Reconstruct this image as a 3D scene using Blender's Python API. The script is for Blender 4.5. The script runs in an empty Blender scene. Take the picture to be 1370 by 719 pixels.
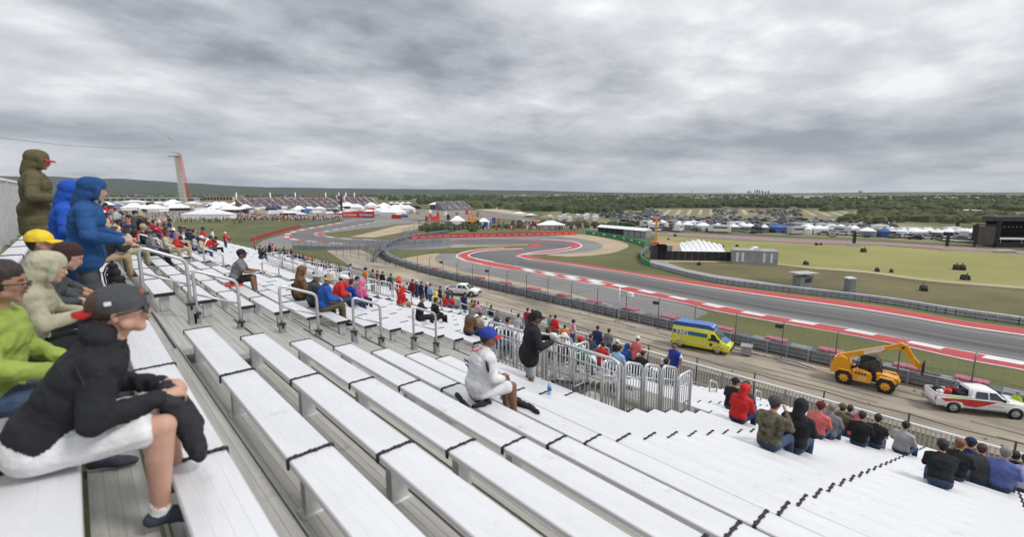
import bpy, bmesh, math, random
from mathutils import Vector, Matrix, noise
R = math.radians
S = bpy.context.scene
C = S.collection
rnd = random.Random(7)
# ---------------------------------------------------------------- camera
CAMZ = 16.5                      # eye height above the service lane by the track
PITCH, YAW, F = R(9.197), R(42.75), 630.0
cam = bpy.data.cameras.new('camera'); co = bpy.data.objects.new('camera', cam); C.objects.link(co)
co.location = (0, 0, CAMZ); co.rotation_euler = (math.pi/2-PITCH, 0, -YAW)
cam.sensor_width = 36; cam.lens = 36*F/1370; cam.clip_start = .05; cam.clip_end = 30000
cam.dof.use_dof = True; cam.dof.focus_distance = 40; cam.dof.aperture_fstop = 1.5
S.camera = co
# ---------------------------------------------------------------- sky and sun
SUN_EL, SUN_AZ = R(48), R(150)
w = bpy.data.worlds.new('World'); S.world = w; w.use_nodes = True
nt = w.node_tree; N = nt.nodes; L = nt.links; N.clear()
def nd(t, x=None, **k):
    n = N.new(t)
    for a, b in k.items(): setattr(n, a, b)
    return n
def mth(op, a, b=None, c=None):
    n = N.new('ShaderNodeMath'); n.operation = op
    for i, v in enumerate((a, b, c)):
        if v is None: continue
        if isinstance(v, (int, float)): n.inputs[i].default_value = v
        else: L.new(v, n.inputs[i])
    return n.outputs[0]
def ramp(inp, stops):
    n = N.new('ShaderNodeValToRGB'); e = n.color_ramp.elements
    while len(e) < len(stops): e.new(.5)
    for q, (p_, c_) in zip(e, stops): q.position = p_; q.color = (*c_, 1) if len(c_) == 3 else c_
    L.new(inp, n.inputs[0]); return n.outputs[0]
def mixc(f, a, b, mode='MIX'):
    n = N.new('ShaderNodeMix'); n.data_type = 'RGBA'; n.blend_type = mode
    for i, v in ((0, f), (6, a), (7, b)):
        if isinstance(v, (int, float)): n.inputs[i].default_value = v
        elif isinstance(v, tuple): n.inputs[i].default_value = (*v, 1)
        else: L.new(v, n.inputs[i])
    return n.outputs[2]
sky = nd('ShaderNodeTexSky', sky_type='NISHITA', sun_disc=False, sun_elevation=SUN_EL, sun_rotation=SUN_AZ)
tc = nd('ShaderNodeTexCoord'); sp = nd('ShaderNodeSeparateXYZ'); L.new(tc.outputs['Generated'], sp.inputs[0])
zz = mth('MAXIMUM', mth('ADD', sp.outputs[2], .17), .05)
cx_ = mth('DIVIDE', sp.outputs[0], zz); cy_ = mth('DIVIDE', sp.outputs[1], zz)
cb = nd('ShaderNodeCombineXYZ'); L.new(cx_, cb.inputs[0]); L.new(cy_, cb.inputs[1])
mp = nd('ShaderNodeMapping'); L.new(cb.outputs[0], mp.inputs[0]); mp.inputs['Rotation'].default_value = (0, 0, R(30)); mp.inputs['Scale'].default_value = (.72, .86, 1); mp.inputs['Location'].default_value = (3.1, 1.7, 0)
def nz(scale, detail, rough, dist=0, seed=0.0):
    n = nd('ShaderNodeTexNoise', noise_dimensions='4D'); n.inputs['Scale'].default_value = scale; n.inputs['Detail'].default_value = detail
    n.inputs['Roughness'].default_value = rough; n.inputs['Distortion'].default_value = dist; n.inputs['W'].default_value = seed
    L.new(mp.outputs[0], n.inputs['Vector']); return n.outputs[0]
big = nz(.7, 3, .5, .1, 3.3); mid = nz(2.1, 7, .52, .12, 1.0); fine = nz(6.0, 7, .62, .1, 5.0)
d1 = mth('ADD', mth('MULTIPLY', big, .48), mth('ADD', mth('MULTIPLY', mid, .38), mth('MULTIPLY', fine, .14)))
# a darker bank of cloud low in the sky, with ragged edges
bz = mth('SUBTRACT', sp.outputs[2], mth('ADD', .052, mth('MULTIPLY', big, .075))); band_ = mth('POWER', 2.718, mth('MULTIPLY', mth('MULTIPLY', bz, bz), -900.0))
d1 = mth('SUBTRACT', d1, mth('MULTIPLY', band_, mth('MULTIPLY', mid, .17)))
cloud = ramp(d1, [(.38, (.23, .245, .28)), (.435, (.36, .375, .41)), (.485, (.50, .51, .54)), (.53, (.60, .61, .63)), (.585, (.80, .805, .815))])
# paler, bluer band low over the horizon
hz = mth('MULTIPLY', mth('SUBTRACT', .16, sp.outputs[2]), 6.2); hzc = nd('ShaderNodeClamp'); L.new(hz, hzc.inputs[0])
cloud = mixc(mth('MULTIPLY', hzc.outputs[0], .5), cloud, (.56, .60, .66))
CL = 9.0     # cloud radiance relative to the physically bright sky
# an overcast sky brightens evenly from the horizon to the zenith
gz = mth('MULTIPLY', mth('ADD', .86, mth('MULTIPLY', mth('MAXIMUM', sp.outputs[2], 0.0), .75)), CL); gc = nd('ShaderNodeCombineXYZ')
for i_ in range(3): L.new(gz, gc.inputs[i_])
cloudb = mixc(1.0, cloud, gc.outputs[0], 'MULTIPLY')
skyc = mixc(.93, sky.outputs[0], cloudb)
bg = nd('ShaderNodeBackground'); bg.inputs['Strength'].default_value = .1; L.new(skyc, bg.inputs[0])
wo = nd('ShaderNodeOutputWorld'); L.new(bg.outputs[0], wo.inputs[0])
sl = bpy.data.lights.new('sun', 'SUN'); sl.energy = 1.5; sl.angle = R(12); sl.color = (1, .97, .92)
so = bpy.data.objects.new('sun', sl); C.objects.link(so)
sd = Vector((math.cos(SUN_EL)*math.sin(SUN_AZ), math.cos(SUN_EL)*math.cos(SUN_AZ), math.sin(SUN_EL)))
so.rotation_euler = sd.to_track_quat('Z', 'Y').to_euler(); so.location = (0, 0, 60)
vs = S.view_settings; vs.view_transform = 'Standard'; vs.look = 'None'; vs.gamma = 1; vs.exposure = 0.42
# ---------------------------------------------------------------- helpers
def ray(x, y):
    a = x-685; b = -(y-359.5)
    up = b*math.cos(PITCH)-F*math.sin(PITCH); fw = F*math.cos(PITCH)+b*math.sin(PITCH)
    return (a*math.cos(YAW)+fw*math.sin(YAW))/F, (-a*math.sin(YAW)+fw*math.cos(YAW))/F, up/F
def G(x, y, z=0.0):              # where the line of sight meets level ground at height z
    X, Y, u = ray(x, y); t = (z-CAMZ)/u; return Vector((X*t, Y*t, z))
def at(x, y, t):                 # a point at camera depth t
    X, Y, u = ray(x, y); return Vector((X*t, Y*t, CAMZ+u*t))
KS, C0, RUN, X0 = .348, 1.377, .622, .37
def seatz(X): return CAMZ-(C0+KS*X)
def onseat(x, y, off=0.0):
    X, Y, u = ray(x, y); t = -(C0-off)/(u+KS*X); return X*t, Y*t
def rowx(X): return X0+RUN*round((X-X0)/RUN)
MATS = {}
def mat(name, col, rough=.8, metal=0.0, var=.12, scale=3.0, bump=0.0, bscale=40.0, col2=None, detail=5, stretch=None, spec=.5, emit=None, clear=0.0, obj=True):
    if name in MATS: return MATS[name]
    m = bpy.data.materials.new(name); m.use_nodes = True; t = m.node_tree; b = t.nodes['Principled BSDF']
    b.inputs['Roughness'].default_value = rough; b.inputs['Metallic'].default_value = metal
    b.inputs['Specular IOR Level'].default_value = spec; b.inputs['Coat Weight'].default_value = clear; b.inputs['Coat Roughness'].default_value = .08
    tcn = t.nodes.new('ShaderNodeTexCoord'); src = tcn.outputs['Object']
    if stretch:
        mpn = t.nodes.new('ShaderNodeMapping'); mpn.inputs['Scale'].default_value = stretch; t.links.new(src, mpn.inputs[0]); src = mpn.outputs[0]
    c2 = col2 or tuple(c*(1-var) for c in col); c1 = col if col2 else tuple(min(1, c*(1+var*.5)) for c in col)
    n = t.nodes.new('ShaderNodeTexNoise'); n.inputs['Scale'].default_value = scale; n.inputs['Detail'].default_value = detail; n.inputs['Roughness'].default_value = .62
    t.links.new(src, n.inputs['Vector'])
    r = t.nodes.new('ShaderNodeValToRGB'); e = r.color_ramp.elements; e[0].position = .35; e[1].position = .65
    e[0].color = (*c2, 1); e[1].color = (*c1, 1); t.links.new(n.outputs[0], r.inputs[0]); t.links.new(r.outputs[0], b.inputs['Base Color'])
    if bump:
        n2 = t.nodes.new('ShaderNodeTexNoise'); n2.inputs['Scale'].default_value = bscale; n2.inputs['Detail'].default_value = 4
        t.links.new(src, n2.inputs['Vector']); bp = t.nodes.new('ShaderNodeBump'); bp.inputs['Strength'].default_value = bump; bp.inputs['Distance'].default_value = .02
        t.links.new(n2.outputs[0], bp.inputs['Height']); t.links.new(bp.outputs[0], b.inputs['Normal'])
    MATS[name] = m; return m
def cloth(col, kind='cloth'):
    k = kind+'_%02x%02x%02x' % tuple(int(c*255) for c in col)
    return mat(k, col, .85, 0, .2, 7, .55, 20, spec=.25)
class MB:
    def __init__(s): s.v = []; s.f = []; s.m = []; s.sm = []
    def add(s, vs, fs, mi=0, smooth=False):
        o = len(s.v); s.v += [tuple(v) for v in vs]; s.f += [tuple(i+o for i in f) for f in fs]; s.m += [mi]*len(fs); s.sm += [smooth]*len(fs); return s
    def box(s, c, d, mi=0, M=None):
        hx, hy, hz_ = d[0]/2, d[1]/2, d[2]/2; q = []
        for x, y, z in ((-1,-1,-1),(1,-1,-1),(1,1,-1),(-1,1,-1),(-1,-1,1),(1,-1,1),(1,1,1),(-1,1,1)):
            p_ = Vector((x*hx, y*hy, z*hz_))
            if M: p_ = M @ p_
            q.append(p_+Vector(c))
        return s.add(q, [(0,3,2,1),(4,5,6,7),(0,1,5,4),(1,2,6,5),(2,3,7,6),(3,0,4,7)], mi)
    def beam(s, a, b, w, h, mi=0):
        a = Vector(a); b = Vector(b); d = b-a
        if d.length < 1e-6: return s
        M = d.to_track_quat('X', 'Z').to_matrix(); return s.box((a+b)/2, (d.length, w, h), mi, M)
    def tube(s, pts, r, seg=8, mi=0, caps=True):
        pts = [Vector(p_) for p_ in pts]; n = len(pts); rr = r if isinstance(r, (list, tuple)) else [r]*n
        vs_ = []; fs = []; u = None
        for i, p_ in enumerate(pts):
            d = (pts[min(i+1, n-1)]-pts[max(i-1, 0)]).normalized()
            if u is None: u = d.orthogonal().normalized()
            u = (u-d*u.dot(d)); u = u.normalized() if u.length > 1e-5 else d.orthogonal().normalized()
            v = d.cross(u)
            for k in range(seg):
                a = 2*math.pi*k/seg; vs_.append(p_+(u*math.cos(a)+v*math.sin(a))*rr[i])
        for i in range(n-1):
            for k in range(seg): fs.append((i*seg+k, i*seg+(k+1) % seg, (i+1)*seg+(k+1) % seg, (i+1)*seg+k))
        if caps: fs += [tuple(range(seg-1, -1, -1)), tuple((n-1)*seg+k for k in range(seg))]
        return s.add(vs_, fs, mi, True)
    def disc(s, c, ax, r, h, seg=16, mi=0, bev=0.0):
        c = Vector(c); ax = Vector(ax).normalized()
        if bev: return s.tube([c-ax*h/2, c-ax*(h/2-bev), c+ax*(h/2-bev), c+ax*h/2], [r-bev, r, r, r-bev], seg, mi)
        return s.tube([c-ax*h/2, c+ax*h/2], r, seg, mi)
    def ball(s, c, r, seg=12, rings=8, mi=0, jit=0.0, M=None, zlo=-1.0):
        c = Vector(c); r = Vector(r) if not isinstance(r, (int, float)) else Vector((r, r, r)); vs_ = []; fs = []
        th0 = math.acos(max(-1, min(1, -zlo))) if zlo > -1 else 0
        th0 = math.pi-math.acos(zlo) if zlo > -1 else 0
        for i in range(rings+1):
            th = th0+(math.pi-th0)*i/rings
            for k in range(seg):
                a = 2*math.pi*k/seg; d = Vector((math.sin(th)*math.cos(a), math.sin(th)*math.sin(a), -math.cos(th)))
                p_ = Vector((d.x*r.x, d.y*r.y, d.z*r.z))
                if jit: p_ *= 1+jit*(rnd.random()-.5)
                if M: p_ = M @ p_
                vs_.append(c+p_)
        for i in range(rings):
            for k in range(seg): fs.append((i*seg+k, i*seg+(k+1) % seg, (i+1)*seg+(k+1) % seg, (i+1)*seg+k))
        return s.add(vs_, fs, mi, True)
    def prism(s, prof, y0, y1, mi=0, ax='Y', mside=None):   # profile in X,Z extruded along Y
        n = len(prof); vs_ = []
        for y in (y0, y1): vs_ += [(p_[0], y, p_[1]) if ax == 'Y' else (y, p_[0], p_[1]) for p_ in prof]
        fs = [tuple(range(n)), tuple(range(2*n-1, n-1, -1))] + [(i+n, (i+1) % n+n, (i+1) % n, i) for i in range(n)]
        s.add(vs_, fs[:2], mi if mside is None else mside); o = len(s.v)-2*n
        for f in fs[2:]: s.f.append(tuple(i+o for i in f)); s.m.append(mi); s.sm.append(False)
        return s
    def mesh(s, name, mats):
        me = bpy.data.meshes.new(name); me.from_pydata(s.v, [], s.f)
        for m_ in (mats if isinstance(mats, (list, tuple)) else [mats]): me.materials.append(m_)
        me.polygons.foreach_set('material_index', s.m); me.polygons.foreach_set('use_smooth', s.sm)
        bm_ = bmesh.new(); bm_.from_mesh(me); bmesh.ops.recalc_face_normals(bm_, faces=bm_.faces); bm_.to_mesh(me); bm_.free(); me.update(); return me
    def build(s, name, mats, parent=None, loc=(0, 0, 0), rot=None):
        return ob(name, s.mesh(name, mats), parent, loc, rot)
def ob(name, me, parent=None, loc=(0, 0, 0), rot=None):
    o = bpy.data.objects.new(name, me); C.objects.link(o); o.location = loc
    if rot is not None: o.rotation_euler = rot if not isinstance(rot, (int, float)) else (0, 0, rot)
    if parent: o.parent = parent
    return o
def tag(o, label=None, cat=None, group=None, kind=None):
    if label: o['label'] = label
    if cat: o['category'] = cat
    if group: o['group'] = group
    if kind: o['kind'] = kind
    return o
def thing(name, label, cat, loc=(0, 0, 0), rz=0, group=None):
    o = bpy.data.objects.new(name, None); o.empty_display_size = .2; C.objects.link(o); o.location = loc; o.rotation_euler = (0, 0, rz) if isinstance(rz, (int, float)) else rz
    return tag(o, label, cat, group)
def copy_tree(o, parent=None):
    c = o.copy(); C.objects.link(c); c.parent = parent
    for ch in list(o.children): copy_tree(ch, c)
    return c
def struct(o): o['kind'] = 'structure'; return o
def cat_rom(pts, n=6, closed=False):
    P = [Vector(p_) for p_ in pts]; m = len(P); out = []
    for i in range(m if closed else m-1):
        a = P[(i-1) % m] if closed or i > 0 else P[0]; b = P[i]; c = P[(i+1) % m]; d = P[(i+2) % m] if closed or i+2 < m else P[-1]
        for k in range(n):
            t = k/n; out.append(.5*((2*b)+(c-a)*t+(2*a-5*b+4*c-d)*t*t+(3*b-a-3*c+d)*t**3))
    if not closed: out.append(P[-1])
    return out
def resample(pts, n):
    P = [Vector(p_) for p_ in pts]; d = [0]
    for a, b in zip(P, P[1:]): d.append(d[-1]+(b-a).length)
    out = []; j = 0
    for i in range(n):
        s_ = d[-1]*i/(n-1)
        while j < len(P)-2 and d[j+1] < s_: j += 1
        out.append(P[j].lerp(P[j+1], (s_-d[j])/max(1e-9, d[j+1]-d[j])))
    return out
def px(pts, z=0.0): return [G(x, y, z) for x, y in pts]
def sheet(name, pts, z, m, smooth=True, world=False, parent=None):
    P = pts if world else px(pts)
    if smooth: P = cat_rom(P, 5, True)
    me = bpy.data.meshes.new(name); me.from_pydata([(p_.x, p_.y, z) for p_ in P], [], [tuple(range(len(P)))]); me.materials.append(m)
    bm_ = bmesh.new(); bm_.from_mesh(me); bmesh.ops.triangulate(bm_, faces=bm_.faces); bmesh.ops.recalc_face_normals(bm_, faces=bm_.faces)
    for f in bm_.faces:
        if f.normal.z < 0: f.normal_flip()
    bm_.to_mesh(me); bm_.free(); o = ob(name, me, parent); 
    if not parent: struct(o)
    return o
def strip(name, a, b, z, m, n=60, world=False, parent=None):
    A = resample(cat_rom(a if world else px(a), 5), n); B = resample(cat_rom(b if world else px(b), 5), n)
    mb = MB(); mb.add([(p_.x, p_.y, z) for p_ in A]+[(p_.x, p_.y, z) for p_ in B], [(i, i+1, n+i+1, n+i) for i in range(n-1)])
    o = mb.build(name, m, parent)
    if not parent: struct(o)
    return o
# ---------------------------------------------------------------- materials
M_ = dict(
 alu=mat('anodised_aluminium', (.80, .805, .82), .40, .25, .12, 3.0, .08, 30, col2=(.70, .705, .715), detail=9, stretch=(1, .3, 1)),
 tread=mat('ribbed_aluminium', (.47, .455, .42), .55, .25, .22, 2.5, .12, 20, stretch=(6, .25, 1)),
 riser=mat('riser_aluminium', (.50, .49, .46), .5, .3, .2, 2.0, .05, 20, stretch=(1, .2, 1)),
 galv=mat('galvanised_steel', (.62, .63, .64), .4, .55, .12, 12, .05, 60),
 galvd=mat('weathered_galvanised_steel', (.36, .37, .385), .55, .4, .25, 4, .1, 30),
 blk=mat('black_rubber', (.018, .018, .02), .6, 0, .2, 20),
 dark=mat('dark_steel', (.05, .05, .055), .55, .3, .2, 10),
 white=mat('white_paint', (.80, .80, .79), .45, 0, .05, 3),
 tent=mat('white_tent_fabric', (.83, .83, .83), .75, 0, .06, .5, .1, 6),
 red=mat('red_paint', (.60, .045, .035), .55, 0, .15, 4),
 pink=mat('faded_red_foam', (.46, .15, .19), .7, 0, .25, 3),
 glass=mat('dark_glass', (.03, .04, .05), .08, 0, .1, 3, spec=.8),
 yellow=mat('yellow_paint', (.74, .72, .04), .4, 0, .08, 3, clear=.4),
 blue=mat('blue_paint', (.03, .12, .45), .35, 0, .1, 3, clear=.4),
 green=mat('green_banner', (.03, .25, .10), .6, 0, .15, 1),
 tyre=mat('tyre_rubber', (.025, .025, .025), .85, 0, .3, 8, .2, 30),
)

# scuffs and dried drips on the bench boards
def scuff(m, col, amt, sc):
    t = m.node_tree; b = t.nodes['Principled BSDF']; src = b.inputs['Base Color'].links[0].from_socket
    tcn = t.nodes.new('ShaderNodeTexCoord'); geo = t.nodes.new('ShaderNodeNewGeometry'); n = t.nodes.new('ShaderNodeTexNoise'); n.inputs['Scale'].default_value = sc; n.inputs['Detail'].default_value = 6; n.inputs['Roughness'].default_value = .7
    t.links.new(geo.outputs['Position'], n.inputs['Vector']); r = t.nodes.new('ShaderNodeValToRGB'); e = r.color_ramp.elements; e[0].position = .60; e[1].position = .72; e[0].color = (0, 0, 0, 1); e[1].color = (amt, amt, amt, 1)
    t.links.new(n.outputs[0], r.inputs[0]); mx = t.nodes.new('ShaderNodeMix'); mx.data_type = 'RGBA'; t.links.new(r.outputs[0], mx.inputs[0]); t.links.new(src, mx.inputs[6]); mx.inputs[7].default_value = (*col, 1); t.links.new(mx.outputs[2], b.inputs['Base Color'])
scuff(M_['alu'], (.42, .40, .36), .38, 3.5); scuff(M_['tread'], (.17, .15, .12), .6, 2.2); scuff(M_['riser'], (.2, .18, .15), .5, 2.0)
# ---------------------------------------------------------------- ground and track
def ground_h(x, y):
    # embankment that carries the grandstand, falling to the service lane
    e = 1 if y < 95 else max(0, 1-(y-95)/40); e = e*e*(3-2*e)
    if x <= 24: s_ = 1
    elif x < 38: s_ = 1-(x-24)/14; s_ = s_*s_*(3-2*s_)
    else: s_ = 0
    return 5.6*e*s_
grass = mat('grass_field', (.13, .135, .042), .95, 0, .3, .02, .3, 2, col2=(.075, .082, .028), detail=10)
t_ = grass.node_tree
def lines():
    xs = [-300, -120, -60, -30, -15, -5, 5, 15, 20] + [24+i for i in range(0, 15)] + [45, 60, 90, 150, 250, 400, 700, 1200, 2000, 3500, 6000, 12000]
    ys = [-600, -200, -80, -30, -10] + [5*i for i in range(0, 28)] + [160, 200, 300, 500, 900, 1500, 2500, 4500, 8000, 14000]
    return xs, ys
xs, ys = lines(); mb = MB()
xs = [-9000, -4000, -1500, -700]+xs; ys = [-9000, -3000]+ys
mb.add([(x, y, ground_h(x, y)) for y in ys for x in xs], [(j*len(xs)+i, j*len(xs)+i+1, (j+1)*len(xs)+i+1, (j+1)*len(xs)+i) for j in range(len(ys)-1) for i in range(len(xs)-1)], 0, True)
struct(mb.build('ground', grass))
dirt = mat('dirt_lane', (.43, .37, .29), .95, 0, .2, .22, .6, 2.5, col2=(.20, .175, .14), detail=14, stretch=(1.6, .35, 1))
soil = mat('bare_soil', (.135, .11, .075), .95, 0, .3, .25, .6, 2, col2=(.085, .066, .043), detail=12)
gravel = mat('tan_gravel', (.47, .375, .26), .95, 0, .1, .08, .4, 12, col2=(.36, .28, .185), detail=12)
asph = mat('track_asphalt', (.165, .16, .16), .85, 0, .2, .03, .15, 8, col2=(.105, .10, .10), detail=10, stretch=(2, .12, 1))
runoff = mat('runoff_asphalt', (.25, .238, .225), .88, 0, .2, .05, .15, 8, col2=(.17, .165, .165), detail=10)
farasph = mat('far_asphalt', (.25, .20, .195), .88, 0, .2, .02, .1, 8, col2=(.19, .155, .155))
grn2 = mat('green_turf', (.135, .14, .042), .95, 0, .3, .06, .3, 3, col2=(.085, .09, .03), detail=12)
brn = mat('dry_turf', (.17, .145, .06), .95, 0, .3, .05, .4, 2, col2=(.075, .073, .03), detail=12)
olive = mat('mown_infield', (.30, .275, .085), .95, 0, .2, .03, .2, 2, col2=(.21, .205, .065), detail=10)
kred = mat('kerb_red', (.52, .05, .045), .7, 0, .2, .4, .2, 6, col2=(.40, .055, .055))
kwht = mat('kerb_white', (.66, .65, .64), .7, 0, .15, .6, .2, 6)
kpink = mat('worn_pink_paint', (.42, .20, .20), .8, 0, .2, .1)
def V(x, y): return Vector((x, y, 0))
sheet('bare_soil_bank', [V(38, -60), V(44, -60), V(44, 120), V(38, 120)], .005, soil, False, True)
# the soil-covered slope itself follows the bank
mb = MB(); xx = [22+i*.5 for i in range(35)]; yy = [-60+5*i for i in range(36)]
mb.add([(x, y, ground_h(x, y)+.05+.05*noise.noise(Vector((x*.4, y*.4, 0)))) for y in yy for x in xx], [(j*len(xx)+i, j*len(xx)+i+1, (j+1)*len(xx)+i+1, (j+1)*len(xx)+i) for j in range(len(yy)-1) for i in range(len(xx)-1)], 0, True)
struct(mb.build('embankment', soil))
BAR = 51.3      # line of the trackside barrier
sheet('service_lane', [V(41, -80), V(BAR+1, -80), V(BAR+1, 70), V(53, 100), V(60, 130), V(52, 135), V(44, 100), V(41.5, 70)], .06, dirt, False, True)
# gravel trap beyond the barrier
RO = [(589,339.4),(582.5,344.5),(583,350.4),(595,355.5),(631,364.2),(675,373),(700,378.5),(752,389.8),(805,404.7),(857.7,419.6),(901.5,430),(923,431),(949,418.7)]
sheet('gravel_trap', [(589,339.4),(561,342.3),(536.5,346.7),(523.4,350.6),(524,360),(560,375),(620,388),(700,406),(760,418),(830,432),(880,440),(905,442),(930,432),(901,425),(800,398),(675,368),(600,350)], .015, gravel)
sheet('lower_verge', [(905,431),(949,417),(1030,430),(1140,449.5),(1218,465.5),(1290,481),(1370,496),(1500,520),(1500,560),(1370,519),(1290,500),(1140,475),(1030,455),(905,438)], .02, grn2, False)
KB = [(612.4,343),(624,349.6),(646,354.6),(675,359.9),(694,362.2),(723,367.4),(766.8,376),(796,381.5),(850,393),(900,403),(952.6,416),(1022.6,429.2),(1140,450),(1217.6,465.8),(1287.7,481.6),(1370,496.5),(1480,518),(1700,560)]
KT = [(627,342.5),(638.7,347.2),(660.6,351.5),(689.8,357),(723,363.3),(766.8,370),(796,375),(850,386),(900,396.5),(952.6,407.3),(1022.6,421.3),(1140,441),(1217.6,456.5),(1287.7,470),(1370,485),(1480,506),(1700,546)]
sheet('runoff_area', RO+[(900,403),(850,393),(796,381),(766.8,376),(723,367),(694,362),(675,360),(646,354),(624,349.6),(614,344),(618,339)], .03, runoff, False)
UT = [(698,341),(723,346.4),(752,350.4),(784,354.7),(800,357.4),(829,362),(873,368.6),(946,379.6),(1000,387.6),(1040,393),(1140,405.5),(1217.6,417.7),(1287.7,430.3),(1370,441.2),(1480,457),(1700,490)]
UB = [(690,343.2),(708.4,347.4),(737.6,351),(784,358),(800,360.6),(850,367.9),(873,372.3),(946,384.7),(1000,392.7),(1040,398.5),(1140,412.5),(1217.6,425),(1287.7,437.5),(1370,449.4),(1480,466),(1700,500)]
# the esses: track surface
sheet('race_track', KT[1:]+[(1700,500)]+UB[::-1]+[(690,341.5),(700,339),(723,336.8),(752,333.6),(766,330.6),(768,328),(763.9,325.5),(752,323.3),(735,321.9),(694,320.8),(650,320),(600,321),(560,322),(520,322),(480,321),(450,319),(428,316.2),(421,313.5),(425,311.5),(440,308.5),(470,303),(490,299.6),(503,297.2),(500,294.6),(480,296),(454,300.5),(430,304.6),(405,309),(389,313),(384,316.3),(390,319.3),(410,322),(440,324.3),(480,326.4),(500,327.3),(560,328),(600,328.2),(640,327.5),(680,326.8),(711,326.3),(722,328),(711,330.8),(680,332.3),(655,334.6),(638.7,336.8),(630,339.4)], .045, asph, False)
# wide painted apron round the esses
sheet('track_apron', [(351,322),(378,314.5),(402.6,307),(430,302),(454,298),(463,294),(500,292.5),(539,293.5),(572,297),(560,299.5),(530,300.5),(511,303.2),(470,308),(436,313.5),(440,316.5),(470,319.5),(510,321),(549,319.6),(600,317.5),(650,316),(700,315),(737,315.8),(774,319),(796,323.4),(807,328.5),(804,333),(788.7,336.6),(758,340.2),(720,341),(698,343),(690,343),(640,337),(600,333),(560,334.5),(480,333.5),(397,334),(340,333)], .03, runoff, False)
sheet('upper_gravel_trap', [(720,315),(771,313.6),(796,316),(825,322),(839.8,327),(840,331.4),(822,338),(796,341.8),(774,343.8),(745,343),(730,340),(758,338),(790,330),(774,321)], .02, gravel)
sheet('left_gravel_trap', [(468,317.4),(500,310),(530,302.3),(560,299.6),(590,297.5),(600,299.5),(575,304),(533.6,312),(501,318)], .034, gravel, False)
sheet('left_infield_turf', [(433,313),(470,307.8),(511,303),(530,301.5),(500,309),(468,316.4),(501,318),(533,313.2),(549,319),(511,321.4),(470,319),(440,316)], .032, grn2, False)
sheet('infield_turf', [(573,338.7),(602,331.5),(640,329.2),(680,327.6),(711,327),(722,328.6),(708,330.6),(650,334.2),(624,336.7),(612,339.5),(589,339.4)], .05, grn2, False)
strip('painted_edge_line', [(602,331),(640,329.6),(706,328)], [(602,331.9),(640,330.4),(706,328.7)], .058, mat('yellow_green_line', (.42,.46,.16), .8), 30)
sheet('esses_turf', [(708,343.4),(730,341.6),(760,343.6),(796,342.2),(822,338.4),(841,331.4),(840,326.8),(825,321.6),(800,315.6),(830,318.6),(860,327.5),(858,345),(868,355.5),(887,361),(924,371),(960,378.5),(1000,384.6),(1135,401),(1270,421),(1370,436),(1500,455),(1500,462),(1370,442),(1287,431),(1217,418.5),(1140,406),(1040,393.5),(946,380),(873,369),(829,362.4),(784,355),(730,347)], .025, grn2, False)
sheet('infield_slope', [(887,357),(893,350),(985,351),(1040,355.5),(1081,360.4),(1162,366.4),(1243,377.4),(1370,387.6),(1500,400),(1500,450),(1370,428),(1243,408),(1135,396),(1000,377),(960,371),(916,363)], .02, brn, False)
sheet('mown_infield', [(879,315.5),(1000,322.5),(1081,326.6),(1170,328.5),(1249,334),(1316,337.6),(1370,341),(1500,348),(1500,396),(1370,384.4),(1243,374.4),(1162,363.8),(1081,357.6),(1040,353),(985,348.5),(893,346),(880,330)], .02, olive, False)
strip('dirt_path', [(890,346.8),(985,348.6),(1040.5,352.8),(1081,357.4),(1162,363.4),(1243,374.2),(1370,384.2),(1500,398)], [(890,351),(985,351.6),(1040.5,355),(1081,359.6),(1162,365.8),(1243,376.8),(1370,387.2),(1500,401)], .04, gravel, 60)
sheet('dirt_track_bend', [(880,320),(905,324),(935,330),(940,336),(905,336),(893,345),(880,338)], .042, mat('orange_dirt', (.40, .27, .15), .95, 0, .2, .1), True)
sheet('access_road', [(872,331.5),(890,332.5),(888,344),(893,352),(917,360.4),(960,368.6),(1000,374.4),(1060,384),(1110,391),(1060,386.5),(1000,378.5),(960,372),(916,363.5),(887,357.5),(868.6,352),(873,343)], .05, mat('pale_road', (.33, .30, .265), .9, 0, .15, .2), False)
strip('back_straight', [(596,289),(660,285.5),(718,294),(785,301.5),(860,306.5),(879,310),(1000,315.6),(1081,319.8),(1170,323.4),(1228,327),(1301,331.4),(1370,335.6),(1500,343)], [(596,294),(660,292),(762,303),(798,308),(860,313),(879,314.8),(1000,321.8),(1081,325.8),(1170,328),(1249,333.2),(1301,337),(1370,340.6),(1500,348)], .03, farasph, 90)
strip('back_straight_red_edge', [(879,312),(1000,318.2),(1081,322.6),(1170,325.4),(1228,328.6),(1301,333),(1370,337.4),(1500,345)], [(879,312.8),(1000,319.2),(1081,323.6),(1170,326.4),(1228,329.8),(1301,334.4),(1370,338.8),(1500,346.5)], .04, mat('worn_red_edge', (.45, .20, .19), .8), 60)
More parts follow.
